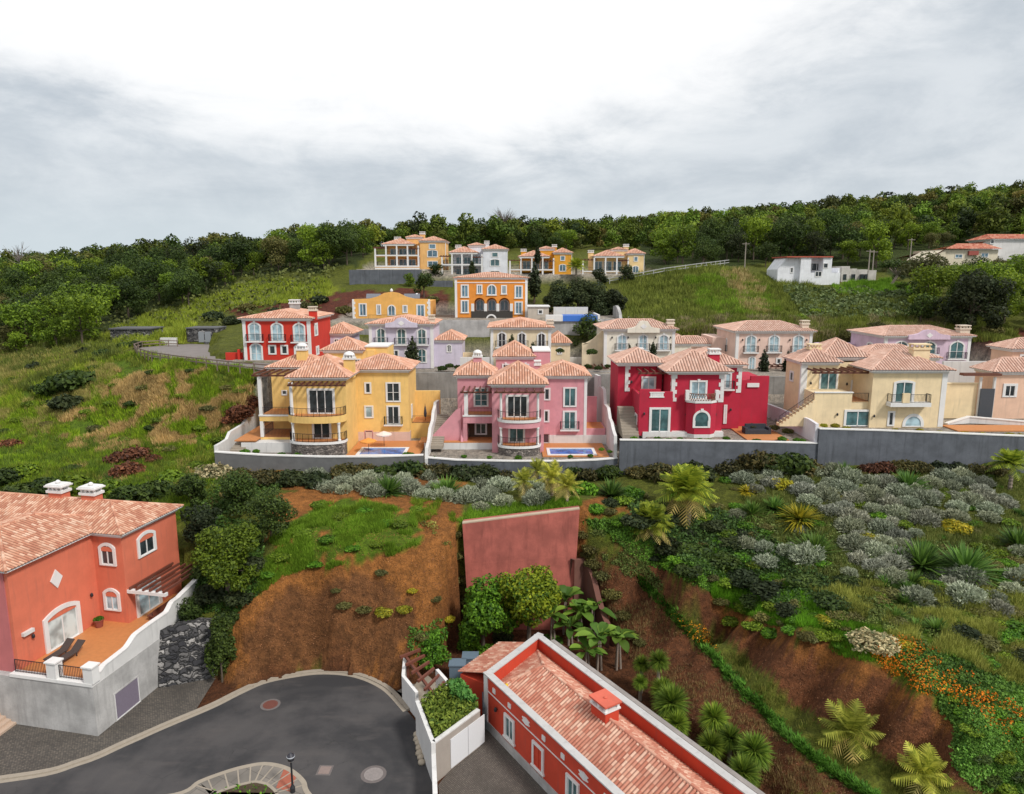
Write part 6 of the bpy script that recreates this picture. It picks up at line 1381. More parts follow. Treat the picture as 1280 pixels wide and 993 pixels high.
    mb = MB(); mb.prism([tuple(p0-out*.1), tuple(E0-out*.25), tuple(E1-out*.25), tuple(p1-out*.1)], 0, 2.7); h.put("lean_to_wall", mb, VERM)
    h.finish(); c, s_ = math.cos(rz), math.sin(rz)
    def at(x, y, z): return (a.x+x*c-y*s_, a.y+x*s_+y*c, z)
    # back gutter wall
    mb = MB(); 
    P_ = [at(sk+1.0, W+.45, 0), at(L, W+.45, 0), at(L, W+.8, 0), at(sk+1.0, W+.8, 0)]; mb.prism([p[:2] for p in P_], -.2, 4.0); solo(mb, "retaining_wall", plaster("dirty grey wall", (.30, .27, .25), .2, .9, .6), P_[0], "narrow grey wall running behind the vermilion house against the bank", "retaining wall")
    # yellow folded cloth on the roof corner
    x, y, z = at(1.1, .75, zr0+.25); mb = MB(); n = 9
    for j in range(n):
        t = j/(n-1); p = at(.9+.9*t, .8+.25*math.sin(7*t), zr0+.28+.25*math.sin(3.14*t)); 
        if j: mb.tube(prev, p, .13, .11, 7)
        prev = p
    solo(mb, "yellow_bundle", plain("yellow plastic sheet", (.75, .50, .02), .5, 0, .2), (x, y, z), "yellow plastic bundle lying in the near corner of the vermilion house's tiled roof", "bundle", smooth=True)
    return at
bh_at = bottom_house()
# ------------------------------------------------------------------ gate court beside the cul-de-sac
def gate_court():
    z = 2.7; P_ = lambda px, py, zz=2.7: PZ(px, py, zz)[:2]
    fl, fr = P_(544.5, 930), P_(600, 889); bl, br = P_(524, 877), P_(566, 853)
    t = thing("gate_wall", "grey beige walled planter with white double gate doors beside the vermilion house", "gate wall", (fl[0], fl[1], 0)); o = tuple(t.location); G = plaster("grey beige render", (.36, .32, .28), .08, .9, .25)
    def seg(mb, p, q_, z0, z1, w):
        p, q_ = Vector(p), Vector(q_); d = (q_-p).normalized(); n = Vector((-d.y, d.x))*w; mb.prism([tuple(p), tuple(q_), tuple(q_+n), tuple(p+n)], z0, z1)
    mb = MB(); seg(mb, fl, fr, -.1, z, .25); seg(mb, fr, br, -.1, z-.002, .25); mb.build("wall_face", G, t, off=o)
    mb = MB(); s2 = (-3.55, 31.0); seg(mb, bl, fl, -.1, z+.1, -.28); seg(mb, fl, PZ(547, 992, 2.0)[:2], -.1, 2.0, -.28); seg(mb, PZ(547, 992, 2.0)[:2], s2, -.1, 1.9, -.28); mb.build("road_wall", OFFW, t, off=o)
    mc = MB(); seg(mc, fl, fr, z+.002, z+.1, .3); mc.build("coping", OFFW, t, off=o)
    d = (Vector(fr)-Vector(fl)).normalized(); n = Vector((d.y, -d.x))
    for k in range(2):
        p0 = Vector(fl)+d*(1.35+k*1.72); p1 = p0+d*1.68; mb = MB(); q4 = [tuple(p0+n*.005), tuple(p1+n*.005), tuple(p1+n*.05), tuple(p0+n*.05)]; mb.prism(q4[::-1], .15, 2.25); mb.build("gate_door", plain("white gate metal", (.72, .74, .76), .4, 0, .04), t, off=o)
    mb = MB(); mb.add([(*p, z-.35) for p in (fl, fr, br, bl)], [(0,1,2,3)]); mb.build("soil", SOIL, t, off=o)
    # pergola court
    t = thing("pergola_court", "white walled entrance court under a row of red brown pergola beams", "pergola", (*P_(519, 862, 0), 0)); o = tuple(t.location)
    mb = MB(); A, B = PZ(502, 845, 2.0)[:2], PZ(519, 866, 2.0)[:2]; seg(mb, A, B, -.1, 2.0, .25); C_ = PZ(504, 822, 2.1)[:2]; seg(mb, C_, A, -.1, 2.1, .25)
    D0, D1 = PZ(541, 874, 2.3)[:2], PZ(566, 853, 2.4)[:2]; seg(mb, D0, D1, -.1, 2.35, .3); E1 = PZ(553, 842, 2.4)[:2]; seg(mb, D1, PZ(548, 833, 2.4)[:2], -.1, 2.2, .25); mb.build("wall_face", WHITE, t, off=o)
    mb = MB(); ps = [PZ(*q_, 0.1)[:2] for q_ in ((505,875),(545,905),(575,880),(530,840))]; mb.add([(*p, .09) for p in ps], [(0,1,2,3)]); mb.build("floor", KERB, t, off=o)
    L0, L1 = Vector(PZ(500, 822, 2.6)), Vector(PZ(539, 874, 2.6)); R0, R1 = Vector(PZ(525, 812, 2.6)), Vector(PZ(555, 853, 2.6)); 
    for i in range(6): f = i/5; mb = MB(); mb.bar(L0+(L1-L0)*f, R0+(R1-R0)*f, .16, .2); mb.build("beam", WOOD2, t, off=o)
    mb = MB(); a = L0+(R0-L0)*.3-Vector((0,0,.21)); b = L1+(R1-L1)*.3-Vector((0,0,.21)); mb.bar(a-(b-a)*.05, b+(b-a)*.06, .18, .2); mb.build("purlin", WOOD2, t, off=o)
    for f in (.05, .97): p = a+(b-a)*f; MB().box(p.x-.09, p.x+.09, p.y-.09, p.y+.09, 0, p.z-.11).build("post", WOOD2, t, off=o)
    x, y = PZ(529, 893, .8)[:2]; mb = MB(); mb.box(x-.25, x+.25, y-.3, y+.3, .05, 1.4); solo(mb, "meter_cabinet", plain("dark blue grey metal", (.06, .08, .11), .5), (x, y, .05), "dark blue meter cabinet at the kerb end of the white gate wall", "cabinet")
    for px, py, lb in ((572, 838, "left of two blue grey water tanks behind the pergola court"), (588, 829, "right of two blue grey water tanks, the one nearer the vermilion lean-to")):
        x, y = PZ(px, py, .7)[:2]; t2 = thing("water_tank", lb, "water tank", (x, y, .02)); c = plain("blue grey plastic", (.13, .18, .23), .5)
        MB().box(-.62, .62, -.5, .5, .02, 1.3).build("tank", c, t2); MB().box(-.68, .68, -.56, .56, 1.301, 1.4).build("lid", c, t2)
    # dark gate and low wall to the house
    p0, p1 = PZ(566, 856, 2.0)[:2], PZ(599, 833, 2.0)[:2]; mb = MB(); seg(mb, p0, p1, -.1, 1.9, .25); solo(mb, "garden_wall", plaster("beige grey low wall", (.40, .35, .30), .1, .9, .4), (*p0, 0), "low beige wall between the water tanks and the gate passage", "garden wall")
    p0, p1 = Vector(PZ(606, 917, 0)[:2]), Vector(PZ(604, 893, 0)[:2]); mb = MB(); seg(mb, p0, p1, .05, 2.0, .08); solo(mb, "passage_gate", plain("dark grey blue gate", (.10, .13, .16), .5), (*p0, .05), "dark metal gate standing open in the passage beside the vermilion house", "gate")
    # street lamp on the island
    x, y, _ = PZ(366, 990, .12); zt = 32-kk(946)*y; t = thing("street_lamp", "black street lamp with a round head on the road island", "street lamp", (x, y, .12)); 
    MB().lathe((0, 0, 0), [(.16, 0), (.16, .3), (.07, .5), (.055, zt-.5)], 10).build("pole", IRON, t); MB().lathe((0, 0, zt-.5), [(.1, 0), (.2, .15), (.26, .42), (.2, .5), (.06, .62)], 14).build("lamp_head", plain("black lamp head", (.04, .04, .05), .3, .2), t)
    MB().lathe((0, 0, zt-.42), [(.16, .0), (.205, .12), (.262, .34), (.25, .36)], 14).build("lamp_glass", glass("lamp glass", (.4, .42, .45)), t)
    # lump of concrete on the kerb
    A, B = Vector(PZ(521, 918, .1)), Vector(PZ(527, 953, .1)); mb = MB(); 
    for i in range(7): p = A+(B-A)*i/6; mb.lathe((p.x, p.y, .03), [(.28+.06*math.sin(i*2), 0), (.24, .15), (.1, .26)], 9)
    solo(mb, "sandbag_row", plain("pale sacking", (.45, .38, .29), .9, 0, .2), tuple(A), "pale sandbag shaped lump lying on the road edge by the white gate wall", "sandbags", smooth=True)
gate_court()
# ------------------------------------------------------------------ terracotta wall in the cut
def terracotta():
    L, R = PZ(578, 655, 9.5), PZ(724.5, 637, 10.8); Y0 = 61.0
    L = PY(578, 655, Y0+.6); R = PY(724.5, 637, Y0+.6)
    t = thing("retaining_wall", "huge sloping terracotta retaining wall behind the trees of the vermilion house", "retaining wall", (L[0], Y0, 0)); o = tuple(t.location)
    mb = MB(); n = 8; vs = []
    for i in range(n+1):
        f = i/n; xt = L[0]+(R[0]-L[0])*f; zt = L[2]+(R[2]-L[2])*f; xb = -3.9+(R[0]-.7+3.9)*f
        vs += [(xb, Y0-.9, -.3), (xt, Y0+.55, zt), (xt, Y0+1.7, zt)]
    mb.add(vs, [f for i in range(n) for f in ((3*i, 3*i+3, 3*i+4, 3*i+1), (3*i+1, 3*i+4, 3*i+5, 3*i+2))]+[(0, 1, 2), (3*n, 3*n+2, 3*n+1)]); mb.build("wall_face", TERRA, t, off=o)
    mb = MB(); mb.bar((L[0], Y0+.8, L[2]+.05), (R[0], Y0+.8, R[2]+.05), .5, .1); mb.build("coping", plaster("sandy coping", (.48, .38, .28)), t, off=o)
    # lower curved wing wall on the right
    pts = [(737,700,6.2),(746,722,5.0),(752,748,3.6),(760,772,2.4),(769,792,1.4)]; line = [(R[0]-.5, Y0-.6)]+[PZ(a-7, b, z)[:2] for a, b, z in pts]; tops = [6.6]+[z for *_, z in pts]
    mb = MB(); back = offset_line(line, .5); m = len(line)
    vs = [(x, y, -.3) for x, y in line]+[(x, y, z) for (x, y), z in zip(line, tops)]+[(x, y, z) for (x, y), z in zip(back, tops)]+[(x, y, -.3) for x, y in back]
    fs = [f for i in range(m-1) for f in ((i, m+i, m+i+1, i+1), (m+i, 2*m+i, 2*m+i+1, m+i+1), (2*m+i, 3*m+i, 3*m+i+1, 2*m+i+1))]
    mb.add(vs, fs); solo(mb, "retaining_wall", plaster("dusty terracotta", (.15, .062, .045), .15, .9, .5), (line[0][0], line[0][1], 0), "low curved terracotta wing wall running down to the right from the big one", "retaining wall")
terracotta()
# ------------------------------------------------------------------ planting
def leafmat(name, dark, light, trans=.32, hue=.25):
    def f(t, b):
        ri = t.new('ShaderNodeNewGeometry').outputs['Random Per Island']; ro = t.new('ShaderNodeObjectInfo').outputs['Random']
        col = t.mix(ri, tuple(x*1.9 for x in dark), tuple(min(.8, x*2.05) for x in light))
        col = t.mix(t.math('MULTIPLY', ro, hue*2), col, t.mix(1.0, col, (1.35, 1.05, .7), 'MULTIPLY'))
        vv = t.math('FRACT', t.math('MULTIPLY', ro, 7.31)); col = t.mix(1.0, col, t.mix(vv, (.62, .62, .62), (1.15, 1.15, 1.15)), 'MULTIPLY')
        t.put(b.inputs['Base Color'], col); b.inputs['Roughness'].default_value = .6; b.inputs['Specular IOR Level'].default_value = .25
        tr = t.new('ShaderNodeBsdfTranslucent', {'Color': col}); m = t.new('ShaderNodeMixShader', {0: trans, 1: b, 2: tr}); return m
    return mat(name, f)
def stuffmat(t, b):
    at = t.new('ShaderNodeAttribute', attribute_name='Col').outputs['Color']
    t.put(b.inputs['Base Color'], at); b.inputs['Roughness'].default_value = .65; b.inputs['Specular IOR Level'].default_value = .2
    tr = t.new('ShaderNodeBsdfTranslucent', {'Color': at}); return t.new('ShaderNodeMixShader', {0: .22, 1: b, 2: tr})
STUFF = mat("leaves and blades", stuffmat)
L_FOREST = leafmat("forest leaves", (.010, .022, .006), (.044, .072, .014))
L_FOREST2 = leafmat("forest leaves light", (.030, .060, .006), (.115, .175, .014))
L_FOREST3 = leafmat("forest leaves olive", (.040, .044, .014), (.105, .105, .035))
L_DARK = leafmat("dark evergreen leaves", (.010, .018, .008), (.032, .045, .018))
L_GLOSS = leafmat("glossy garden leaves", (.014, .050, .005), (.085, .190, .014))
L_GLOSS2 = leafmat("glossy yellow tipped leaves", (.018, .060, .005), (.21, .25, .014))
L_YELLOW = leafmat("yellow green leaves", (.085, .110, .010), (.30, .26, .02))
L_SILVER = leafmat("silver grey leaves", (.10, .12, .082), (.26, .285, .21), .1, .12)
L_SILVER2 = leafmat("mauve grey leaves", (.10, .11, .085), (.245, .255, .205), .1, .12)
L_RED = leafmat("red brown leaves", (.035, .016, .012), (.13, .055, .03))
L_HEDGE = leafmat("hedge with pale flowers", (.016, .022, .007), (.085, .075, .028))
L_PALM = leafmat("palm fronds", (.040, .075, .008), (.19, .235, .026))
L_PALM2 = leafmat("pale palm fronds", (.09, .12, .014), (.27, .29, .05))
L_PALMY = leafmat("dry palm fronds", (.12, .12, .03), (.36, .31, .12))
L_SPIKE = leafmat("spiky green leaves", (.020, .055, .010), (.085, .160, .030))
L_DRAC = leafmat("dracaena leaves", (.030, .070, .008), (.14, .20, .025))
L_PADDLE = leafmat("paddle leaves", (.022, .065, .010), (.12, .20, .030))
L_FLOWER = leafmat("shrub with cream flowers", (.03, .045, .02), (.34, .31, .20))
BARK = plain("bark", (.10, .075, .055), .95, 0, .3, 4)
BARKP = plain("pale bark", (.26, .21, .17), .95, 0, .3, 4)
def unit(v): return v/np.maximum(np.linalg.norm(v, axis=-1, keepdims=True), 1e-9)
def rvec(n): return unit(rng.normal(size=(n, 3)))
def leaves(P_, D, Wd, L, W):
    """rhombic leaves at P_ along D, spread along Wd"""
    n = len(P_); L = np.broadcast_to(L, (n,))[:, None]; W = np.broadcast_to(W, (n,))[:, None]
    V = np.stack([P_-D*L*.5, P_+Wd*W*.5-D*L*.08, P_+D*L*.5, P_-Wd*W*.5-D*L*.08], 1).reshape(-1, 3)
    return V, np.arange(4*n).reshape(n, 4)
def cloud(lobes, n, size, up=.35, shell=.55, asp=.62):
    """leafy masses filling ellipsoids (cx, cy, cz, rx, ry, rz)"""
    lb = np.array(lobes, float); w = (lb[:, 3]*lb[:, 4]*lb[:, 5])**.67; w /= w.sum()
    k = rng.choice(len(lb), n, p=w); d = rvec(n); r = (shell+(1-shell)*rng.random(n)**.7)*(1+.16*np.sin(d[:, 0]*5+k)*np.cos(d[:, 1]*4+d[:, 2]*6))
    P_ = lb[k, :3]+d*lb[k, 3:]*r[:, None]
    nrm = unit(d*.6+rvec(n)*.75+np.array([0, 0, up])); D = unit(np.cross(nrm, rvec(n))); Wd = np.cross(nrm, D)
    s = size*(.6+.8*rng.random(n)); return leaves(P_, D, Wd, s, s*asp)
def vf_mesh(name, V, F, m):
    o = np_mesh(name, V, F, m); me = o.data; bpy.data.objects.remove(o); return me
def trunk_mesh(name, h, r, limbs, m=BARK):
    mb = MB(); mb.tube((0, 0, -.8), (0, 0, h*.5), r*1.25, r*.85, 8); mb.tube((0, 0, h*.5), (.04*h, .02*h, h), r*.85, r*.4, 7)
    for (x, y, z) in limbs: mb.tube((0, 0, h*.45), (x*.55, y*.55, (h*.45+z)*.52), r*.55, r*.36, 6); mb.tube((x*.55, y*.55, (h*.45+z)*.52), (x, y, z), r*.36, r*.1, 5)
    o = mb.build(name, m); me = o.data; bpy.data.objects.remove(o); return me
def tree_proto(name, h, spread, n, size, m, nl=6, flat=1.0, bark=BARK, low=.32):
    lobes = []
    for i in range(nl):
        a = 2*math.pi*i/nl+random.uniform(-.4, .4); rr = spread*random.uniform(.3, .74); z = h*random.uniform(low+.06, .84)
        s = spread*random.uniform(.24, .5); lobes.append((rr*math.cos(a), rr*math.sin(a), z, s, s, s*.75*flat))
    s = spread*.5; lobes.append((random.uniform(-.15, .15)*spread, 0, h-s*.75*flat, s, s, s*.8*flat)); lobes.append((0, 0, h*.6, spread*.5, spread*.5, h*.22))
    V, F = cloud(lobes, n, size)
    return vf_mesh(name+" crown", V, F, m), trunk_mesh(name+" trunk", h*.72, .035*h*.55, [(l[0]*.8, l[1]*.8, l[2]) for l in lobes[:5]], bark)
def put_tree(proto, x, y, z, s, name, label, group=None, cat="tree", sz=None, rz=None):
    t = thing(name, label, cat, (x, y, z), random.uniform(0, 6.28) if rz is None else rz, group); t.scale = (s, s, sz or s)
    for nm, me in (("trunk", proto[1]), ("crown", proto[0])):
        if me is None: continue
        o = bpy.data.objects.new(nm, me); COL.objects.link(o); o.parent = t
    return t
def put_bush(me, x, y, z, s, name, label, group=None, cat="shrub", sz=None, rz=None):
    o = bpy.data.objects.new(name, me); COL.objects.link(o); o.location = (x, y, z); o.rotation_euler = (0, 0, random.uniform(0, 6.28) if rz is None else rz); o.scale = (s, s, sz or s)
    return tag(o, label, cat, group)
# ---- the wooded hill
FPROTO = []; FNEAR = []
for i, (m, fl, nl) in enumerate(((L_FOREST, 1, 6), (L_FOREST, .9, 7), (L_FOREST2, 1, 6), (L_FOREST3, .9, 5), (L_FOREST, 1.1, 5), (L_FOREST2, .8, 7), (L_DARK, 1, 6))):
    FPROTO.append(tree_proto("forest tree %d" % i, 9.0, 4.4, 800, .8, m, nl, fl, low=.22)); FNEAR.append(tree_proto("near forest tree %d" % i, 9.0, 4.4, 2200, .46, m, nl+2, fl, low=.2))
FOREST = [[(0,290),(0,462),(60,446),(130,428),(160,402),(230,392),(275,380),(300,352),(355,338),(445,336),(462,312),(470,280),(300,280)],
          [(440,352),(462,330),(470,312),(560,312),(640,316),(730,316),(812,312),(812,337),(840,336),(930,331),(975,341),(985,330),(1050,335),(1085,330),(1100,345),(1155,333),(1280,322),(1280,190),(440,240)],
          [(1100,347),(1160,334),(1280,330),(1280,425),(1235,420),(1190,405),(1150,395),(1130,370)]]
FOREST = [widen(p) for p in FOREST]
OPEN = [[(1085,292),(1160,275),(1170,290),(1100,305)], [(793,300),(806,300),(806,312),(793,312)], [(1160,322),(1192,306),(1285,300),(1285,324),(1170,326)]]
pts = []
sp = 6.3
gx, gy = np.meshgrid(np.arange(-420, 420, sp), np.arange(112, 450, sp)); gx = gx+rng.uniform(-.45, .45, gx.shape)*sp; gy = gy+rng.uniform(-.45, .45, gy.shape)*sp
gx, gy = gx.ravel(), gy.ravel(); keep = np.abs(gx/gy) < 1.02; gx, gy = gx[keep], gy[keep]; g_z = ground(gx, gy); fpx, fpy = pix(gx, gy, g_z)
ok = np.zeros(len(gx), bool)
for p in FOREST: ok |= inpoly(fpx, fpy, p)
for p in OPEN: ok &= ~inpoly(fpx, fpy, p)
ok &= ~((np.abs(gx) < 40) & (gy > 155) & (gy < 186)); ok &= ~((gx > 60) & (gx < 90) & (gy > 156) & (gy < 174)); ok &= ~((gx > 100) & (gx < 150) & (gy > 172) & (gy < 202))
gx, gy, g_z, fpx, fpy = (a[ok] for a in (gx, gy, g_z, fpx, fpy))
order = np.argsort(gy+1000*(np.abs(gx/gy) > .78)); far_V = []; far_C = []; nfar = 0; ind = 0
def crown_arrays(me):
    n = len(me.vertices); V = np.empty(n*3, np.float32); me.vertices.foreach_get('co', V); return V.reshape(-1, 3)
CR = [crown_arrays(p[0]) for p in FPROTO]
TINT = {0: ((.016,.030,.007),(.060,.085,.016)), 1: ((.016,.030,.007),(.060,.085,.016)), 2: ((.035,.060,.010),(.105,.145,.022)), 3: ((.040,.044,.014),(.105,.105,.035)), 4: ((.016,.030,.007),(.060,.085,.016)), 5: ((.035,.060,.010),(.105,.145,.022)), 6: ((.010,.018,.008),(.032,.045,.018))}
FL = ["dark broadleaf tree of the wooded hillside", "dark spreading tree of the wooded hillside", "mid green rounded tree of the wooded hillside", "olive brown loose tree of the wooded hillside", "dark tall tree of the wooded hillside", "light green flat crowned tree of the wooded hillside", "near black evergreen tree of the wooded hillside"]
patchy = fbm(gx, gy, 45, 31)
for i in order:
    w = np.array([3, 3, 2.2, 1.2, 2, 1.6, 1.0]); 
    if patchy[i] > .12: w = np.array([1, 1, 3, 1, 1, 3, .3])
    elif patchy[i] < -.2: w = np.array([3, 2, .6, 2, 3, .4, 2.5])
    k = int(rng.choice(7, p=w/w.sum())); s = float(rng.uniform(.52, 1.22)); s *= .52 if fpx[i] > 1095 and 324 < fpy[i] < 372 else 1
    if ind < 290:
        put_tree(FNEAR[k], gx[i], gy[i], g_z[i]-.5, s, "forest_tree", FL[k], "%s" % FL[k].replace(" tree of", " trees of"), sz=s*rng.uniform(.85, 1.2)); ind += 1
    else:
        a = rng.uniform(0, 6.28); V = CR[k]*s; c, q_ = math.cos(a), math.sin(a)
        far_V.append(np.stack([V[:, 0]*c-V[:, 1]*q_+gx[i], V[:, 0]*q_+V[:, 1]*c+gy[i], V[:, 2]*rng.uniform(.85, 1.2)+g_z[i]-.5], 1))
        lo, hi = np.array(TINT[k][0])*1.6, np.array(TINT[k][1])*1.9; r = np.repeat(rng.random(len(V)//4), 4)[:, None]; far_C.append((lo+(hi-lo)*r)*rng.uniform(.55, 1.35)*np.array([rng.uniform(.85, 1.25), 1, .7]))
V = np.concatenate(far_V); tag(np_mesh("far_wood", V, np.arange(len(V)).reshape(-1, 4), STUFF, np.concatenate(far_C)), kind='stuff')
# skyline trees
PINE = tree_proto("skyline pine", 11, 4.0, 520, .8, L_DARK, 5, .45, low=.55)
for px, py, h in ((855,283,11),(868,284,10),(882,285,11),(900,286,12),(678,296,10),(503,300,11),(478,310,9),(1108,274,11),(1128,272,10),(1160,268,12),(1185,264,12),(1240,256,14),(1265,252,13),(300,322,10),(240,322,9),(118,338,10),(142,336,11),(790,296,9)):
    Y = 300.0; xx = (px-640)/FPX*ss(py)*Y
    for Y in np.linspace(230, 420, 96):
        xx = (px-640)/FPX*ss(py)*Y
        if gz(xx, Y) >= CAMH-kk(py)*Y: break
    put_tree(PINE, xx, Y, gz(xx, Y)-.3, h/11*rng.uniform(.85, 1.1), "skyline_tree", "dark flat topped tree standing above the wood on the skyline", "dark flat topped trees on the skyline")
def bare(name, label, px, py, hpx, Y, spread=.55, m=BARKP, n=60):
    x, z = X(px, py, Y), Zh(py, Y); h = hpx/FPX*Y; mb = MB(); mb.tube((x, Y, z-3), (x, Y, z+h*.45), .03*h, .02*h, 6)
    for i in range(n):
        a = random.uniform(0, 6.28); e = random.uniform(.15, 1.25); L = h*random.uniform(.35, .6); b = Vector((x, Y, z+h*random.uniform(.2, .45))); d = Vector((math.cos(a)*math.cos(e)*spread*1.6, math.sin(a)*math.cos(e)*spread*1.6, math.sin(e)))
        c = b+d*L*.6; mb.tube(b, c, .011*h, .006*h, 4)
        for k in range(3): mb.tube(c, c+(d+Vector((random.uniform(-.5,.5), random.uniform(-.5,.5), random.uniform(-.2,.4))))*L*.4, .006*h, .002*h, 3)
    solo(mb, name, m, (x, Y, z), label, "tree")
bare("bare_tree", "leafless pale twiggy tree with a fan shaped crown on the skyline", 630, 292, 32, 262, .75, plain("grey twigs", (.20, .17, .15), .95), 90)
bare("bare_tree", "leafless tree with grey branches at the far left skyline", 28, 345, 46, 225, .5, plain("grey twigs", (.20, .17, .15), .95), 22)
bare("bare_tree", "pale grey bare thicket tree among the woods at the upper right", 1150, 282, 24, 330, .8, BARKP, 50)
# ---- helpers to stand plants where the photo shows them
def spot(px, py, ymin=30): return hit1(px, py, ymin)
def mpx(r, Y): return r*Y/FPX/1.0
def dome(n, L, W, squash=.62, out=.75, rough=.12):
    d = rvec(n); d[:, 2] = np.abs(d[:, 2])*1.0; d = unit(d+np.array([0, 0, .08])); bumpy = 1+rough*np.sin(d[:, 0]*6+1)*np.cos(d[:, 1]*7)
    P_ = d*np.array([1, 1, squash])*(.80+.2*rng.random(n))[:, None]*bumpy[:, None]
    D = unit(d*out+rvec(n)*.55+np.array([0, 0, .25])); Wd = unit(np.cross(D, rvec(n))); return leaves(P_, D, Wd, L*(.6+.8*rng.random(n)), W)
def rosette(n, L, w, droop=.5, el0=-.15, seg=3):
    V = []; F = []
    for i in range(n):
        a = random.uniform(0, 6.283); e = math.asin(min(1, max(-.5, random.uniform(el0, 1.0)))); d = np.array([math.cos(a)*math.cos(e), math.sin(a)*math.cos(e), math.sin(e)]); side = np.array([-math.sin(a), math.cos(a), 0]); l = L*random.uniform(.75, 1.1); b = len(V)
        for j in range(seg+1):
            t = j/seg; p = d*l*t-np.array([0, 0, droop*l*t*t*.5*(1-abs(math.sin(e))*.6)]); ww = w*(1-t**1.5)*(.5+1.2*min(t*2, .5))
            V += [p-side*ww*.5, p+side*ww*.5]
        F += [(b+2*j, b+2*j+1, b+2*j+3, b+2*j+2) for j in range(seg)]
    return np.array(V), np.array(F)
SILV = [vf_mesh("silver mound %d" % i, *dome(1500, .30, .09, sq, rough=.16), m) for i, (sq, m) in enumerate(((.85, L_SILVER), (.95, L_SILVER), (.8, L_SILVER2), (.9, L_SILVER2)))]
def bush_mesh(name, m, n=1400, size=.26, nl=6, squash=.75):
    lobes = [(.5*math.cos(a), .5*math.sin(a), .42*squash*random.uniform(.7, 1.3), .5, .5, .45*squash) for a in [6.28*i/nl+random.uniform(-.3, .3) for i in range(nl)]]+[(0, 0, .55*squash*1.1, .55, .55, .5*squash)]
    return vf_mesh(name, *cloud(lobes, n, size), m)
BUSH = {k: [bush_mesh("%s bush %d" % (k, i), m, nn, sz) for i in range(2)] for k, m, nn, sz in (("green", L_GLOSS, 1500, .24), ("dark", L_DARK, 1500, .22), ("forest", L_FOREST, 1400, .22), ("yellow", L_YELLOW, 1200, .24), ("red", L_RED, 1300, .22), ("hedge", L_HEDGE, 1700, .18), ("flower", L_FLOWER, 1500, .17), ("olive", L_FOREST3, 1300, .2), ("light", L_FOREST2, 1400, .22))}
SPIK = [vf_mesh("spiky clump %d" % i, *rosette(340, 1.25, .13, .35, -.35), L_SPIKE) for i in range(2)]
SPIKY = [vf_mesh("yellow spiky clump", *rosette(200, 1.3, .15, .8), L_YELLOW)]
DRAC = [vf_mesh("dracaena head %d" % i, *rosette(800, 1.15, .10, .2, -1.0), L_DRAC) for i in range(2)]
def palm_meshes(nf, droop, m, dead=8):
    V = []; F = []
    def frond(a, e, L, dr):
        d = np.array([math.cos(a)*math.cos(e), math.sin(a)*math.cos(e), math.sin(e)]); side = np.array([-math.sin(a), math.cos(a), 0]); ns = 13; prev = None
        for j in range(ns+1):
            t = j/ns; p = d*L*t-np.array([0, 0, dr*L*t*t]); 
            if prev is not None:
                tg = (p-prev); tg /= np.linalg.norm(tg); up = np.cross(tg, side); ll = L*.36*math.sin(math.pi*min(1, .12+t*.86))**.8
                for s_ in (-1, 1):
                    b = len(V); q_ = p+side*s_*ll*.8+tg*ll*.55-np.array([0, 0, ll*.28]); w = tg*L*.036
                    V.extend([p-w, p+w, q_+w*.2, q_-w*.2]); F.append((b, b+1, b+2, b+3))
                b = len(V); w = side*.02*L*(1.1-t); V.extend([prev-w, prev+w, p+w, p-w]); F.append((b, b+1, b+2, b+3))
            prev = p
    for i in range(nf): frond(2.399*i+random.uniform(-.2, .2), 1.35-1.35*(i/nf)**.9+random.uniform(-.1, .1), random.uniform(.85, 1.08), droop*random.uniform(.8, 1.2)*(.5+.6*i/nf))
    green = vf_mesh("palm crown", np.array(V), np.array(F), m); V = []; F = []
    for i in range(dead): frond(2.399*i+.6, -.12-random.uniform(0, .5), random.uniform(.75, .95), .45)
    return green, (vf_mesh("dead fronds", np.array(V), np.array(F), L_PALMY) if dead else None)
PALM_G = palm_meshes(46, .32, L_PALM, 10); PALM_Y = palm_meshes(19, .26, L_PALM2, 6); PALM_S = palm_meshes(30, .5, L_PALM, 0)
mbp = MB(); 
for i in range(8): mbp.lathe((0, 0, i*.13-.1), [(.17, 0), (.22, .1), (.17, .13)], 10)
PTRUNK = mbp.build("palm trunk", BARKP).data
for o in [o for o in bpy.data.objects if o.name == "palm trunk"]: bpy.data.objects.remove(o)
def palm(kind, bx, by, cx, cy, rpx, label, name="palm_tree", group=None, wob=0):
    """bx, by: photo foot; cx, cy: photo crown heart; rpx: crown radius in photo pixels"""
    x, y, z = spot(bx, by); zc = Zh(cy, y); xc = X(cx, cy, y); r = mpx(rpx, y)
    t = thing(name, label, "palm", (x, y, z), 0, group); hh = max(.25, zc-z)
    o = bpy.data.objects.new("trunk", PTRUNK); COL.objects.link(o); o.parent = t; o.scale = (r*.42, r*.42, hh/1.0)
    for nm, me in (("crown", kind[0]), ("dead_fronds", kind[1])):
        if me: o = bpy.data.objects.new(nm, me); COL.objects.link(o); o.parent = t; o.location = (xc-x, 0, hh); o.scale = (r, r, r); o.rotation_euler = (0, 0, random.uniform(0, 6))
    return t
palm(PALM_G, 860, 655, 858, 612, 43, "large green date palm with hanging dry fronds below the crimson villa")
palm(PALM_G, 814, 672, 813, 652, 33, "smaller green date palm left of and below the large date palm on the bank")
palm(PALM_Y, 1064, 935, 1063, 915, 50, "yellowish young palm on the bench below the brown earth cutting, left of its twin", "young_palm")
palm(PALM_Y, 1152, 985, 1155, 968, 46, "yellowish young palm at the foot of the earth cutting near the bottom edge", "young_palm")
palm(PALM_S, 1262, 612, 1263, 580, 30, "dark feathery palm at the right edge below the blue grey wall")
palm(PALM_S, 720, 352, 720, 333, 15, "small dark palm beside the mustard veranda house")
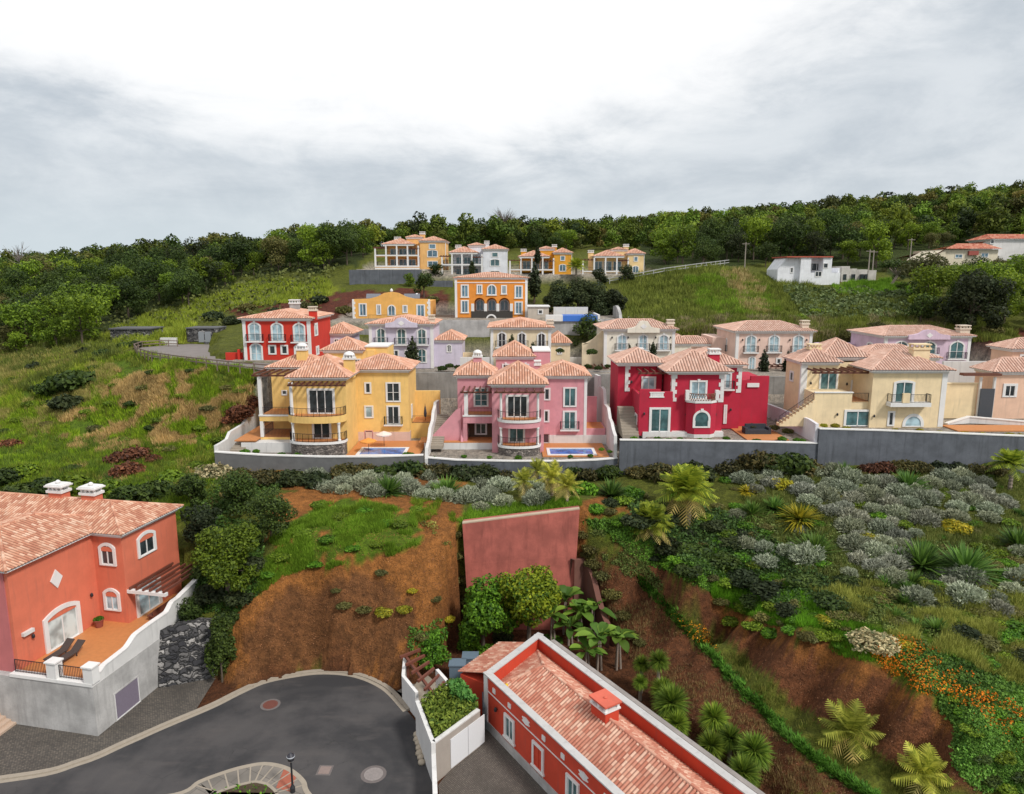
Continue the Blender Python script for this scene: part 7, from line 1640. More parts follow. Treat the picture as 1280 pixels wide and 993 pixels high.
# ---- garden bank below the villas: silver mounds
SZ = [[(905,592),(960,582),(1040,588),(1060,602),(1130,607),(1175,592),(1240,600),(1262,630),(1235,655),(1150,655),(1080,668),(1040,650),(985,612),(930,625)],
      [(1075,600),(1190,600),(1250,640),(1190,650),(1110,640)], [(393,598),(470,592),(500,606),(470,618),(400,618)], [(505,592),(545,590),(660,600),(680,612),(670,636),(590,640),(500,618)], [(930,680),(985,690),(1010,700),(960,705)], [(1160,712),(1215,722),(1262,765),(1240,770),(1190,745)], [(1045,650),(1130,670),(1130,712),(1080,712)]]
SN = [50, 22, 13, 22, 5, 11, 16]
taken = []
for poly, n in zip(SZ, SN):
    xs = [p[0] for p in poly]; ys = [p[1] for p in poly]; c = 0; tries = 0
    while c < n and tries < 4000:
        tries += 1; px, py = random.uniform(min(xs), max(xs)), random.uniform(min(ys), max(ys))
        if not inpoly(np.array([px]), np.array([py]), poly)[0]: continue
        x, y, z = spot(px, py)
        if math.isnan(y) or any((x-a)**2+(y-b)**2 < 1.7**2 for a, b in taken): continue
        taken.append((x, y)); c += 1; k = random.choice((0, 0, 1, 1, 2, 3)) if px > 700 else random.randrange(2); s = random.uniform(.9, 1.6)
        put_bush(SILV[k], x, y, z-.1, s, "silver_shrub", "low domed silver grey shrub on the garden bank" if k < 2 else "low domed mauve grey shrub on the garden bank", "silver grey mounds on the garden bank" if k < 2 else "mauve grey mounds on the garden bank", "shrub", s*random.uniform(.75, 1.05))
def many(lst, me, name, label, group, cat="shrub", sq=1.0, up=0.0):
    for i, (px, py, r) in enumerate(lst):
        x, y, z = spot(px, py+r*.55); s = mpx(r, y); put_bush(me[i % len(me)], x, y, z-.05+up*s, s, name, label, group, cat, s*sq)
many([(1055,585,22),(1135,597,27),(485,602,26),(558,604,25),(968,626,20),(940,632,20),(1018,676,32),(1152,688,36),(1207,693,42),(1272,668,30),(764,607,25),(1125,690,22)], SPIK, "spiky_clump", "green clump of sword shaped leaves on the garden bank", "green sword leaved clumps on the garden bank", "plant", .9)
many([(1000,634,30),(975,598,17),(935,608,13),(1195,652,20),(1035,612,18),(1088,668,16)], SPIKY+BUSH["yellow"][:1], "yellow_clump", "yellow green clump among the silver shrubs on the garden bank", "yellow green clumps on the garden bank", "plant", .8)
for px, py, r in ((655,605,18),(690,600,22),(672,592,17),(709,610,20)): palm(PALM_Y, px, py+r*.9, px, py-4, r*1.15, "yellow green feathery palm clump on the bank below the pink villa", "areca_palm", "yellow green palm clumps below the pink villa")
many([(730,606,20),(790,612,16),(745,632,12)], BUSH["green"], "garden_shrub", "round bright green shrub below the pink villa's terrace", "round bright green shrubs below the pink villa")
many([(800,640,26),(835,672,26),(868,680,26),(900,690,26),(934,712,28),(968,728,30),(1008,718,26),(1040,742,26),(890,650,20),(915,668,22),(860,705,20),(945,745,22),(990,755,22),(830,640,22),(1060,720,20)], BUSH["dark"]+BUSH["forest"], "bank_shrub", "dark green low shrub in the thicket on the bank", "dark shrubs of the thicket on the bank", sq=.7)
many([(1092,790,34)], BUSH["flower"], "flowering_shrub", "cream and green variegated shrub above the earth cutting", None, sq=.75)
many([(268,584,24)], BUSH["flower"], "flowering_shrub", "pale flowering round bush below the stepped white boundary wall", None)
# hedge plants along the foot of the retaining walls
hedge = [(300,590,17),(330,592,19),(362,592,18),(395,594,17),(432,583,17),(455,583,16),(480,585,14),(512,578,19),(527,582,15),(550,582,15),(578,583,17),(606,582,18),(632,588,14),(735,588,15),(760,585,16),(717,583,10),(797,585,14),(828,585,20),(850,588,16),(868,583,22),(912,578,17),(945,567,24),(962,572,22),(990,572,24),(1010,578,18)]
many([(a, b, r*1.25) for a, b, r in hedge], BUSH["hedge"]+BUSH["dark"]+BUSH["hedge"]+BUSH["forest"], "hedge_shrub", "dark hedge shrub with pale specks at the foot of the villas' retaining walls", "dark hedge shrubs along the retaining walls")
many([(1085,582,14),(1105,580,16),(1128,578,18),(1150,580,16),(1172,580,17),(1195,580,16),(1215,582,16),(1240,582,18)], BUSH["red"]+BUSH["hedge"]+BUSH["dark"]+BUSH["hedge"]+BUSH["forest"], "hedge_shrub", "low reddish hedge shrub at the foot of the blue grey wall", "reddish hedge shrubs along the blue grey wall")
# ---- around the cut and the lower houses
def big(px, py, rpx, h, m, label, name, n=3600, size=.34, ypx=None, group=None, sq=1.0, bark=BARK):
    """leafy tree whose crown is centred at the photo point, rpx wide, standing on the ground below"""
    x, y, z = spot(px, ypx or py+rpx); r = mpx(rpx, y); zc = Zh(py, y); H = max(r*1.2, zc-z+r*.8)
    lobes = []
    for i in range(12): a = 2.4*i+random.uniform(-.4, .4); q_ = r*random.uniform(.35, .78); w_ = r*random.uniform(.24, .42); lobes.append((q_*math.cos(a), q_*math.sin(a), zc-z+r*random.uniform(-.75, .5)*sq, w_, w_, w_*.85*sq))
    lobes += [(0, 0, zc-z+r*.45*sq, r*.5, r*.5, r*.45*sq), (0, 0, zc-z, r*.6, r*.6, r*.5*sq)]
    V, F = cloud(lobes, int(n*1.9), size*.72, .5); cr = vf_mesh(name+" crown", V, F, m); tr = trunk_mesh(name+" trunk", H*.75, max(.07, r*.06), [(l[0]*.7, l[1]*.7, l[2]) for l in lobes[:5]], bark)
    put_tree((cr, tr), x, y, z, 1.0, name, label, group, rz=0)
big(604, 764, 42, 5, L_GLOSS, "glossy green tree in front of the terracotta wall, left of the yellow tipped one", "garden_tree", 4200, .42, 814, sq=1.35)
big(661, 754, 50, 6, L_GLOSS2, "larger garden tree with yellow green tips in front of the terracotta wall", "garden_tree", 5200, .42, 814, sq=1.15)
big(540, 808, 26, 3, L_GLOSS, "leafy green shrub tree above the pergola court", "garden_tree", 1800, .3, 838)
big(735, 412, 23, 4, L_FOREST, "round dark green tree on the grey wall behind the ivory house", "round_tree", 1800, .5, 436)
for px, py, r, lb in ((697,371,23,"leftmost"),(722,368,24,"second from left"),(745,374,25,"third from left"),(765,378,19,"rightmost")): big(px, py, r, 5, L_DARK, "dark broad evergreen above the covered pool, %s of the four" % lb, "evergreen_tree", 3400, .5, 394, sq=1.0)
big(1212, 372, 40, 8, L_DARK, "huge dark evergreen with a rounded crown on the right hillside", "evergreen_tree", 3000, .7, 412)
big(1150, 385, 20, 4, L_FOREST, "rounded green tree left of the huge dark evergreen", "round_tree", 1200, .55, 405)
big(750, 345, 11, 3, L_DARK, "dark tree in front of the apricot veranda house's columns", "evergreen_tree", 900, .5, 357)
big(784, 341, 12, 3, L_DARK, "dark tree beside the apricot veranda house's right block", "evergreen_tree", 900, .5, 353)
big(530, 352, 14, 4, L_FOREST, "dark tree beside the dark block wall of the top left house", "round_tree", 1000, .5, 372)
big(512, 349, 9, 2, L_FOREST2, "small round green tree at the end of the dark block wall", "round_tree", 700, .4, 358)
big(545, 337, 9, 3, L_FOREST, "dark hedge like tree between the two leftmost veranda houses", "round_tree", 700, .4, 346)
big(285, 695, 46, 6, L_FOREST2, "light green feathery tree overhanging the salmon house's parapet", "feathery_tree", 4200, .34, 740)
big(340, 640, 36, 5, L_FOREST, "weeping dark green tree at the left end of the bare bank", "weeping_tree", 3000, .3, 672)
big(300, 612, 30, 5, L_FOREST, "dark bushy tree below the stepped white boundary wall", "bushy_tree", 2400, .34, 640)
big(255, 655, 30, 5, L_DARK, "dark bushy tree behind the salmon house", "bushy_tree", 2200, .34, 690)
big(240, 610, 22, 4, L_FOREST, "dark shrub tree on the slope above the salmon house", "bushy_tree", 1600, .34, 634)
big(278, 806, 22, 4, L_FOREST, "dark columnar creeper bush between the dry stone wall and the bare bank", "creeper_bush", 3000, .28, 852, sq=2.2)
big(238, 765, 24, 3, L_FOREST, "green shrub behind the dry stone wall", "garden_shrub", 1800, .26, 786)
many([(265,735,24),(300,740,20),(285,765,18),(250,710,18),(318,700,18)], BUSH["dark"]+BUSH["forest"], "bank_shrub", "dark green shrub on the steep bank behind the salmon house's parapet", "dark shrubs behind the salmon house's parapet")
for px, py, r in ((570,665,10),(573,690,11),(578,720,12),(583,748,12),(728,665,11),(732,690,9)): many([(px, py, r)], BUSH["olive"], "creeper", "straggling olive creeper at the edge of the terracotta wall", "creepers beside the terracotta wall")
many([(430,752,12),(455,757,12),(480,760,13),(505,757,12),(477,712,10),(545,745,9),(515,735,8),(560,770,10),(420,735,8),(528,790,12)], BUSH["olive"]+BUSH["yellow"], "bank_tuft", "small olive tuft clinging to the bare earth bank", "small tufts on the bare earth bank", sq=.8)
for px, py, r in ((742,700,14),(752,715,13),(765,738,14),(778,765,13),(790,790,12),(738,682,13),(800,800,10)): many([(px, py, r)], BUSH["olive"]+BUSH["forest"], "creeper", "green creeper hanging over the low curved wing wall", "creepers over the low wing wall")
many([(585,800,16),(610,808,15),(640,805,16),(668,800,15),(690,796,15),(590,780,16),(628,790,16)], BUSH["green"]+BUSH["dark"], "garden_shrub", "green undergrowth shrub below the trees at the terracotta wall", "undergrowth shrubs at the terracotta wall")
many([(400,625,13),(425,640,14),(455,632,13),(480,648,13),(380,660,14),(350,690,14),(410,668,13),(440,680,12),(500,650,12),(470,675,11),(335,712,12),(395,700,12),(520,632,10)], BUSH["light"]+BUSH["green"], "bank_weed", "leafy bright green weed clump on top of the bare earth bank", "leafy weed clumps on top of the bare bank", sq=.6)
many([(915,770,16),(940,775,15),(965,785,16),(990,782,14),(1010,790,15),(900,745,14),(930,755,14),(1045,790,13),(870,715,13),(845,695,13),(1120,770,16),(1160,765,16),(1200,780,16),(1240,770,16),(1185,810,16),(1230,820,18),(1265,800,16),(1140,740,14),(1260,730,16),(1100,740,14)], BUSH["light"]+BUSH["green"]+BUSH["olive"], "bank_weed", "leafy green weed clump on the slope above the earth cutting", "leafy weed clumps above the earth cutting", sq=.65)
many([(985,640,13),(1020,650,12),(1048,632,12),(1075,625,12),(1100,640,13),(955,660,12),(1130,650,12),(1165,625,11),(1215,630,12),(1060,605,10),(1200,610,10),(1090,690,12),(1030,700,12)], BUSH["green"]+BUSH["light"], "garden_shrub", "small bright green shrub between the silver mounds", "small bright green shrubs between the silver mounds", sq=.7)
many([(30,560,14),(75,545,13),(120,530,12),(60,525,12),(200,520,12),(230,490,11),(262,505,13),(215,555,13),(245,575,14),(100,570,13),(180,480,11),(285,480,11),(40,500,13),(140,500,11)], BUSH["light"]+BUSH["olive"], "slope_shrub", "small loose green shrub on the grassy slope left of the villas", "small loose shrubs on the left slope", sq=.6)
many([(1240,880,18),(1265,900,20),(1215,905,16),(1250,935,20),(1275,960,20),(1235,965,18),(1205,885,14),(1270,865,16),(1255,975,18),(1190,865,13),(1225,940,15)], BUSH["green"]+BUSH["light"]+BUSH["forest"], "trailing_shrub", "leafy green shrub in the trailing plants at the lower right corner", "leafy shrubs at the lower right corner", sq=.6)
many([(1180,700,15),(1240,700,16),(1272,715,16),(1225,735,14),(1190,750,15),(1265,780,16),(1150,720,13),(1205,765,14),(1100,745,14),(1070,765,15),(1030,770,14),(1130,800,14),(1175,785,13),(1250,755,15),(1220,800,14)], BUSH["olive"]+BUSH["yellow"]+BUSH["dark"]+BUSH["light"], "bank_shrub", "loose mixed shrub on the right hand slope above the orange flowers", "mixed shrubs above the orange flowers", sq=.7)
many([(120,455,11),(50,480,12),(25,520,12),(110,510,11),(165,500,11),(190,530,11),(250,530,11),(160,545,12),(90,580,13),(140,590,13),(215,575,12),(275,545,11),(240,460,9),(190,462,9),(300,485,10),(20,470,12),(5,535,13),(320,470,8),(60,500,10),(145,478,10)], BUSH["forest"]+BUSH["light"], "slope_shrub", "dark green bush dotted on the grassy slope left of the villas", "dark green bushes dotted on the left slope", sq=.65)
def drift(poly, n, dmin, rr, kinds, name, seed):
    """mixed planting scattered over an outline"""
    R_ = random.Random(seed); xs = [p[0] for p in poly]; ys = [p[1] for p in poly]; c = 0; tr = 0
    while c < n and tr < 3000:
        tr += 1; px, py = R_.uniform(min(xs), max(xs)), R_.uniform(min(ys), max(ys))
        if not inpoly(np.array([px]), np.array([py]), poly)[0]: continue
        x, y, z = spot(px, py)
        if math.isnan(y) or any((x-a)**2+(y-b)**2 < dmin**2 for a, b in taken): continue
        taken.append((x, y)); c += 1; lb, me, sq = R_.choice(kinds); s = R_.uniform(*rr)
        put_bush(R_.choice(me), x, y, z-.08, s, name, lb, lb.replace(" plant", " plants").replace(" shrub", " shrubs").replace(" clump", " clumps"), "plant", s*sq)
MIX = [("grey leaved mound shrub mixed into the right hand slope", SILV[:2], .9), ("fresh green leafy shrub mixed into the right hand slope", BUSH["green"], .7), ("olive leafy shrub mixed into the right hand slope", BUSH["olive"], .7), ("light green bushy shrub mixed into the right hand slope", BUSH["light"], .75), ("sword leaved clump mixed into the right hand slope", SPIK, .8), ("dark bushy shrub mixed into the right hand slope", BUSH["dark"], .75)]
drift([(1090,690),(1280,690),(1280,830),(1180,800),(1080,760)], 55, 1.1, (.5, 1.25), MIX, "slope_plant", 5)
drift([(880,600),(1280,585),(1280,700),(1040,720),(900,660)], 60, 1.0, (.45, 1.0), MIX[:5], "slope_plant", 6)
drift([(740,620),(880,610),(1000,735),(900,735),(790,690)], 40, 1.0, (.5, 1.2), MIX[1:4]+MIX[5:], "slope_plant", 8)
drift([(900,740),(1000,750),(1110,800),(1060,810),(960,785)], 26, .9, (.4, .9), MIX[1:4], "slope_plant", 9)
# cypresses
cyp = [(.12*math.sin(i*2), .1*math.cos(i*3), .12+.8*i/9, .17*math.sin(math.pi*min(.98, .25+.75*i/9))+.04, .17*math.sin(math.pi*min(.98, .25+.75*i/9))+.04, .12) for i in range(10)]
cyp = [(a*.2, b*.2, c, d, e, f) for a, b, c, d, e, f in cyp]; CYP = (vf_mesh("cypress crown", *cloud(cyp, 900, .10, .8), L_DARK), trunk_mesh("cypress trunk", .3, .03, []))
for px, yb, yt, Y, lb in ((489,458,436,105.5,"cypress left of the lilac house's door"),(516,460,425,105,"tall cypress in front of the lilac house's right door"),(640,446,421,105.5,"cypress between the beige house's left windows"),(666,450,429,105,"cypress between the beige house's right windows"),(816,448,429,105.5,"cypress in front of the ivory house's middle door"),(787,452,434,105,"small cypress left of the crimson roof chimney"),(954,470,441,105,"cypress in front of the rose house's left doorway"),(984,470,441,105,"cypress beside the rose house's dark windows"),(622,440,434,106,"slim shrub by the beige house's balcony"),(668,372,334,150,"tall dark cypress right of the orange house") ,(590,344,326,166,"dark cypress before the white veranda house"),(672,330,310,168,"slim cypress before the mustard veranda house")):
    if yt == 434 and px == 622: continue
    z0, z1 = Zh(yb, Y), Zh(yt, Y); put_tree(CYP, X(px, yb, Y), Y, z0, (z1-z0)*1.1, "cypress", lb+", dark and narrow" if len(lb.split()) < 10 else lb)
# dracaenas, yuccas and paddle-leaved plants near the vermilion house
def drac(px, py, r, label, group, by=None, k=0, name="dracaena"):
    x, y, z = spot(px, by or py+r*1.3, 30); zc = Zh(py, y); s = mpx(r, y); t = thing(name, label, "dracaena", (x, y, z), random.uniform(0, 6), group); hh = max(.2, zc-z)
    mb = MB(); mb.tube((0, 0, -.3), (0, 0, hh), .16, .12, 8); mb.build("trunk", BARKP, t); o = bpy.data.objects.new("crown", DRAC[k]); COL.objects.link(o); o.parent = t; o.location = (0, 0, hh); o.scale = (s,)*3
for i, (px, py, r) in enumerate(((838,878,25),(828,862,17),(891,897,21),(888,932,20),(912,923,19),(941,938,25),(927,966,24),(845,905,18))): drac(px, py, r, "dracaena with a round head of narrow green leaves behind the vermilion house", "round headed dracaenas behind the vermilion house", k=i % 2)
for px, py, r, by in ((801,830,12,866),(822,826,15,868),(800,853,11,875)): drac(px, py, r, "slim pale green yucca at the foot of the brown bank", "slim yuccas at the foot of the bank", by, 0, "yucca")
def paddle_plant(px, py, rpx, label, by, nl=12, group=None, name="banana_plant"):
    x, y, z = spot(px, by, 30); zc = Zh(py, y); hh = max(.6, zc-z); L = mpx(rpx, y)*1.25; t = thing(name, label, "plant", (x, y, z), 0, group); mb = MB(); V = []; F = []
    for q_ in range(3): mb.tube((.25*math.cos(q_*2.1), .25*math.sin(q_*2.1), -.2), (.1*math.cos(q_*2.1), .1*math.sin(q_*2.1), hh), .11, .07, 7)
    mb.build("stem", BARKP, t)
    for i in range(nl):
        a = 2.4*i+random.uniform(-.3, .3); e = random.uniform(.25, 1.25); d = np.array([math.cos(a)*math.cos(e), math.sin(a)*math.cos(e), math.sin(e)]); sd = np.array([-math.sin(a), math.cos(a), 0]); l = L*random.uniform(.8, 1.15); ns = 6; b = len(V)
        for j in range(ns+1):
            tt = j/ns; p = np.array([0, 0, hh])+d*l*tt-np.array([0, 0, l*.55*tt*tt]); w = l*.17*math.sin(math.pi*max(0.0, (tt-.18)/.82))**.7 if tt > .2 else .02*l
            V += [p-sd*w+np.array([0, 0, .06*l*(tt > .2)]), p, p+sd*w+np.array([0, 0, .06*l*(tt > .2)])]
        for j in range(ns): F += [(b+3*j, b+3*j+1, b+3*j+4, b+3*j+3), (b+3*j+1, b+3*j+2, b+3*j+5, b+3*j+4)]
    np_mesh("leaves", np.array(V), np.array(F), L_PADDLE, parent=t)
for px, py, r, by in ((706,752,30,792),(724,766,28,800),(740,760,26,797),(748,800,32,838),(772,800,30,836),(712,785,26,806),(698,738,22,780),(733,815,26,842),(690,770,24,806)): paddle_plant(px, py, r, "paddle leaved plant on bare stems between the terracotta wing wall and the vermilion house", by, 13, "paddle leaved plants behind the vermilion house")
for px, py, r, by in ((1245,352,9,362),(1258,350,9,362),(1270,352,10,364),(1235,356,8,364)): paddle_plant(px, py, r, "banana plant below the red roofed house at the right edge", by, 10, "banana plants below the right edge house")
# dragon tree by the white house
def dragon():
    Y = 158; x = X(1112, 352, Y); z = gz(x, Y); top = Zh(327, Y); t = thing("dragon_tree", "spreading umbrella crowned dragon tree on a pale leaning trunk right of the white house", "tree", (x, Y, z)); mb = MB(); h = top-z; mb.tube((0, 0, -.4), (1.6, 0, h*.45), .35, .28, 8); pts_ = []
    for i in range(9): a = 6.28*i/9; e = (1.6+math.cos(a)*2.6, math.sin(a)*2.6, h*.86); mb.tube((1.6, 0, h*.45), e, .2, .1, 6); pts_.append(e)
    mb.build("trunk", BARKP, t); lob = [(a, b, c+.2, 1.5, 1.5, .7) for a, b, c in pts_]+[(1.6, 0, h*.95, 2, 2, .8)]; V, F = cloud(lob, 900, .6, .5); np_mesh("crown", V, F, L_FOREST, parent=t)
dragon()
for px, y0, y1, Y in ((931,330,303,178),(1085,345,312,170),(1090,345,313,171),(1137,328,298,185)):
    x = X(px, y0, Y); z = gz(x, Y); mb = MB(); zt = Zh(y1, Y); mb.tube((x, Y, z-.5), (x, Y, zt), .16, .11, 6); mb.bar((x-.9, Y, zt-.4), (x+.9, Y, zt-.4), .12, .12); solo(mb, "utility_pole", plain("pole wood", (.30, .26, .22), .9), (x, Y, z), {931: "wooden utility pole on the hilltop left of the white house", 1085: "left one of the pair of utility poles by the farm sheds", 1090: "right one of the pair of utility poles by the farm sheds", 1137: "utility pole in the woods below the grey clearing"}[px], "utility pole")
# left slope shrubs
many([(92,470,32),(68,480,22),(84,498,22),(105,437,11),(130,439,13),(155,430,10),(168,428,9),(45,455,12)], BUSH["forest"]+BUSH["dark"], "slope_shrub", "dark rounded shrub on the grassy slope left of the villas", "dark shrubs on the left slope")
many([(148,568,18),(170,562,20),(160,582,22),(12,552,15),(192,570,12),(300,510,20),(312,498,16),(290,520,14)], BUSH["red"], "slope_shrub", "red brown shrub on the grassy slope left of the villas", "red brown shrubs on the left slope")
many([(20,612,34),(60,602,26),(95,600,26),(130,606,26),(160,612,24),(195,606,26),(215,592,20),(30,585,20),(5,590,24)], BUSH["forest"]+BUSH["light"], "slope_shrub", "green bushy shrub on the slope behind the salmon house's roof", "green shrubs behind the salmon house's roof")
many([(268,392,14),(290,398,13),(310,382,12),(380,380,14),(400,372,12),(345,388,12),(430,385,12),(540,372,10)], BUSH["dark"]+BUSH["olive"], "slope_shrub", "dark shrub on the reddish slope behind the bright red house", "dark shrubs behind the bright red house")
many([(880,425,14),(905,415,14),(1040,425,16),(1060,415,13),(1000,395,10),(1020,388,10),(870,432,12),(1240,410,14),(1150,420,14),(930,400,8),(1095,405,12)], BUSH["light"]+BUSH["olive"], "hill_shrub", "loose green shrub on the hillside behind the second row of houses", "loose shrubs on the hillside behind the second row")
# small plants along the terrace edges
def tiny(lst, Y, zref, kind, label, group):
    for i, (px, py, r) in enumerate(lst): s = mpx(r, Y); put_bush(BUSH[kind][i % 2], X(px, py, Y), Y, Zh(py+r*.7, Y), s, "terrace_plant", label, group, "plant")
tiny([(543,571,5),(580,569,4),(612,570,4),(648,570,6),(713,569,4),(738,568,4),(752,560,4),(762,563,4)], 77.0, 0, "green", "small round green plant along the pink villa's terrace edge", "small plants on the pink villa's terrace edge")
tiny([(793,546,6),(823,547,7),(836,548,7),(850,547,4),(875,548,4),(886,549,6),(908,546,5),(946,549,6),(978,546,6),(996,548,5),(1003,549,5)], 76.9, 0, "green", "small green plant along the crimson villa's terrace edge", "small plants on the crimson villa's terrace edge")
tiny([(1030,530,5),(1044,530,6),(1058,533,5),(1120,536,5),(1150,536,5),(1175,539,5),(1205,540,7),(1228,541,7),(1262,541,8),(1275,542,6)], 76.8, 0, "yellow", "small yellow green plant along the cream villa's wall top", "small plants on the cream villa's wall top")
tiny([(306,562,7),(352,566,6),(372,567,9),(510,566,8),(320,562,5)], 77.2, 0, "green", "small green plant along the yellow villa's wall top", "small plants on the yellow villa's wall top")
tiny([(1190,528,10),(1205,530,8),(1225,524,8),(1255,532,9),(1272,533,9),(985,536,8),(968,532,7),(940,530,7)], 81.5, 0, "olive", "low olive plant in the planters of the right hand terraces", "low plants in the right hand planters")
tiny([(553,458,7),(562,455,6),(573,457,6),(604,446,7),(700,460,6),(709,459,7),(735,456,6),(748,458,6),(760,456,5),(700,436,6),(740,437,8),(598,452,6),(684,452,5)], 104.2, 0, "forest", "small dark shrub in the yards between the two rows of villas", "small shrubs in the yards between the two villa rows")
tiny([(862,446,7),(872,448,6),(884,449,7),(898,452,6),(1028,452,6),(1040,450,7),(1052,447,6),(1066,446,6),(910,456,6)], 104.6, 0, "green", "small green shrub in the yards behind the crimson and the cream villa", "small green shrubs behind the crimson and cream villas")
for t, r, zt in POTS:
    o = bpy.data.objects.new("foliage", BUSH["green"][0]); COL.objects.link(o); o.parent = t; o.location = (0, 0, zt-.1); o.scale = (r,)*3
# ---- ground cover
def sample(poly, n, patch=0.0, seed=1, dry=0):
    xs = [p[0] for p in poly]; ys = [p[1] for p in poly]; px = rng.uniform(min(xs), max(xs), n*3); py = rng.uniform(min(ys), max(ys), n*3)
    m = inpoly(px+fbm(px, py, 20, seed)*9, py+fbm(px, py, 20, seed+3)*7, poly)
    if patch: m &= (fbm(px, py*1.6, 34, seed+5) > patch-.5)
    if dry: q_ = inpoly(px+fbm(px, py, 26, 2)*14, py+fbm(px, py, 22, 4)*9, DRYP) & (pnz(px, py) > .09); m &= q_ if dry > 0 else ~q_
    px, py = px[m][:n], py[m][:n]; x, y, z = hit(px, py, 30); k = ~np.isnan(y)
    k &= ~((y > 76.2) & (y < 97) & (x > -33.6) & (x < 90)); k &= ~inpoly(np.nan_to_num(x), np.nan_to_num(y, nan=1.0), near_pad)
    return x[k], y[k], z[k]
def tint(n, lo, hi): lo, hi = np.array(lo)*1.6, np.array(hi)*1.75; return _tint(n, lo, hi)
def _tint(n, lo, hi): r = rng.random(n)[:, None]; return np.array(lo)+(np.array(hi)-np.array(lo))*r
GV, GC2, GF = [], [], []
def tufts(poly, n, h, lo, hi, patch=0., blades=5, seed=1, wid=.16, lean=.55, dry=0):
    x, y, z = sample(poly, n, patch, seed, dry); n = len(x)
    if not n: return
    sc = np.clip(y/60, .8, 2.6); V = []; C = []
    col = tint(n, lo, hi)*(1+.45*fbm(x, y, 2.2, seed)+.25*fbm(x, y, .7, seed+2))[:, None]; clump = np.clip(1+1.0*fbm(x, y, 1.8, seed+9), .3, 2.1)
    for b in range(blades):
        a = rng.uniform(0, 6.28, n); r = rng.uniform(0, .22, n)*sc; hh = h*sc**.7*rng.uniform(.5, 1.2, n)*clump; l = rng.uniform(.1, lean, n)*hh; w = wid*h*sc**.8
        bx_, by_ = x+r*np.cos(a), y+r*np.sin(a); da = rng.uniform(0, 6.28, n)
        p0 = np.stack([bx_-w*np.sin(da)*.5, by_+w*np.cos(da)*.5, z-.04], 1); p1 = np.stack([bx_+w*np.sin(da)*.5, by_-w*np.cos(da)*.5, z-.04], 1); p2 = np.stack([bx_+l*np.cos(a), by_+l*np.sin(a), z+hh], 1)
        V.append(np.stack([p0, p1, p2], 1).reshape(-1, 3)); c = np.repeat(col*rng.uniform(.75, 1.2, n)[:, None], 3, 0); C.append(c)
    return np.concatenate(V), np.concatenate(C)
def stuff_tris(name, parts):
    parts = [p for p in parts if p is not None]; V = np.concatenate([p[0] for p in parts]); C = np.concatenate([p[1] for p in parts]); tag(np_mesh(name, V, np.arange(len(V)).reshape(-1, 3), STUFF, C), kind='stuff')
def litter(poly, n, size, lo, hi, patch=0., hgt=.25, seed=1, up=.8, asp=.7):
    x, y, z = sample(poly, n, patch, seed); n = len(x)
    if not n: return
    sc = np.clip(y/60, .75, 3); P_ = np.stack([x+rng.normal(0, .08, n), y, z+hgt*rng.random(n)*sc], 1); nrm = unit(rvec(n)+np.array([0, -.25, up])); D = unit(np.cross(nrm, rvec(n))); Wd = np.cross(nrm, D); s = size*sc*rng.uniform(.6, 1.3, n)
    V, F = leaves(P_, D, Wd, s, s*asp); return V, np.repeat(tint(n, lo, hi)*np.clip(1+.55*fbm(x, y, 2.4, seed)+.35*fbm(x, y, .8, seed+1), .3, 2)[:, None], 4, 0)
def stuff_quads(name, parts):
    parts = [p for p in parts if p is not None]; V = np.concatenate([p[0] for p in parts]); C = np.concatenate([p[1] for p in parts]); tag(np_mesh(name, V, np.arange(len(V)).reshape(-1, 4), STUFF, C), kind='stuff')
LEFT = [(-60,520),(160,440),(335,468),(330,520),(262,560),(300,600),(240,650),(-60,650)]
g1, g2 = (.05, .105, .005), (.21, .29, .018); d1, d2 = (.20, .14, .05), (.40, .28, .12); o1, o2 = (.05, .075, .010), (.16, .175, .025)
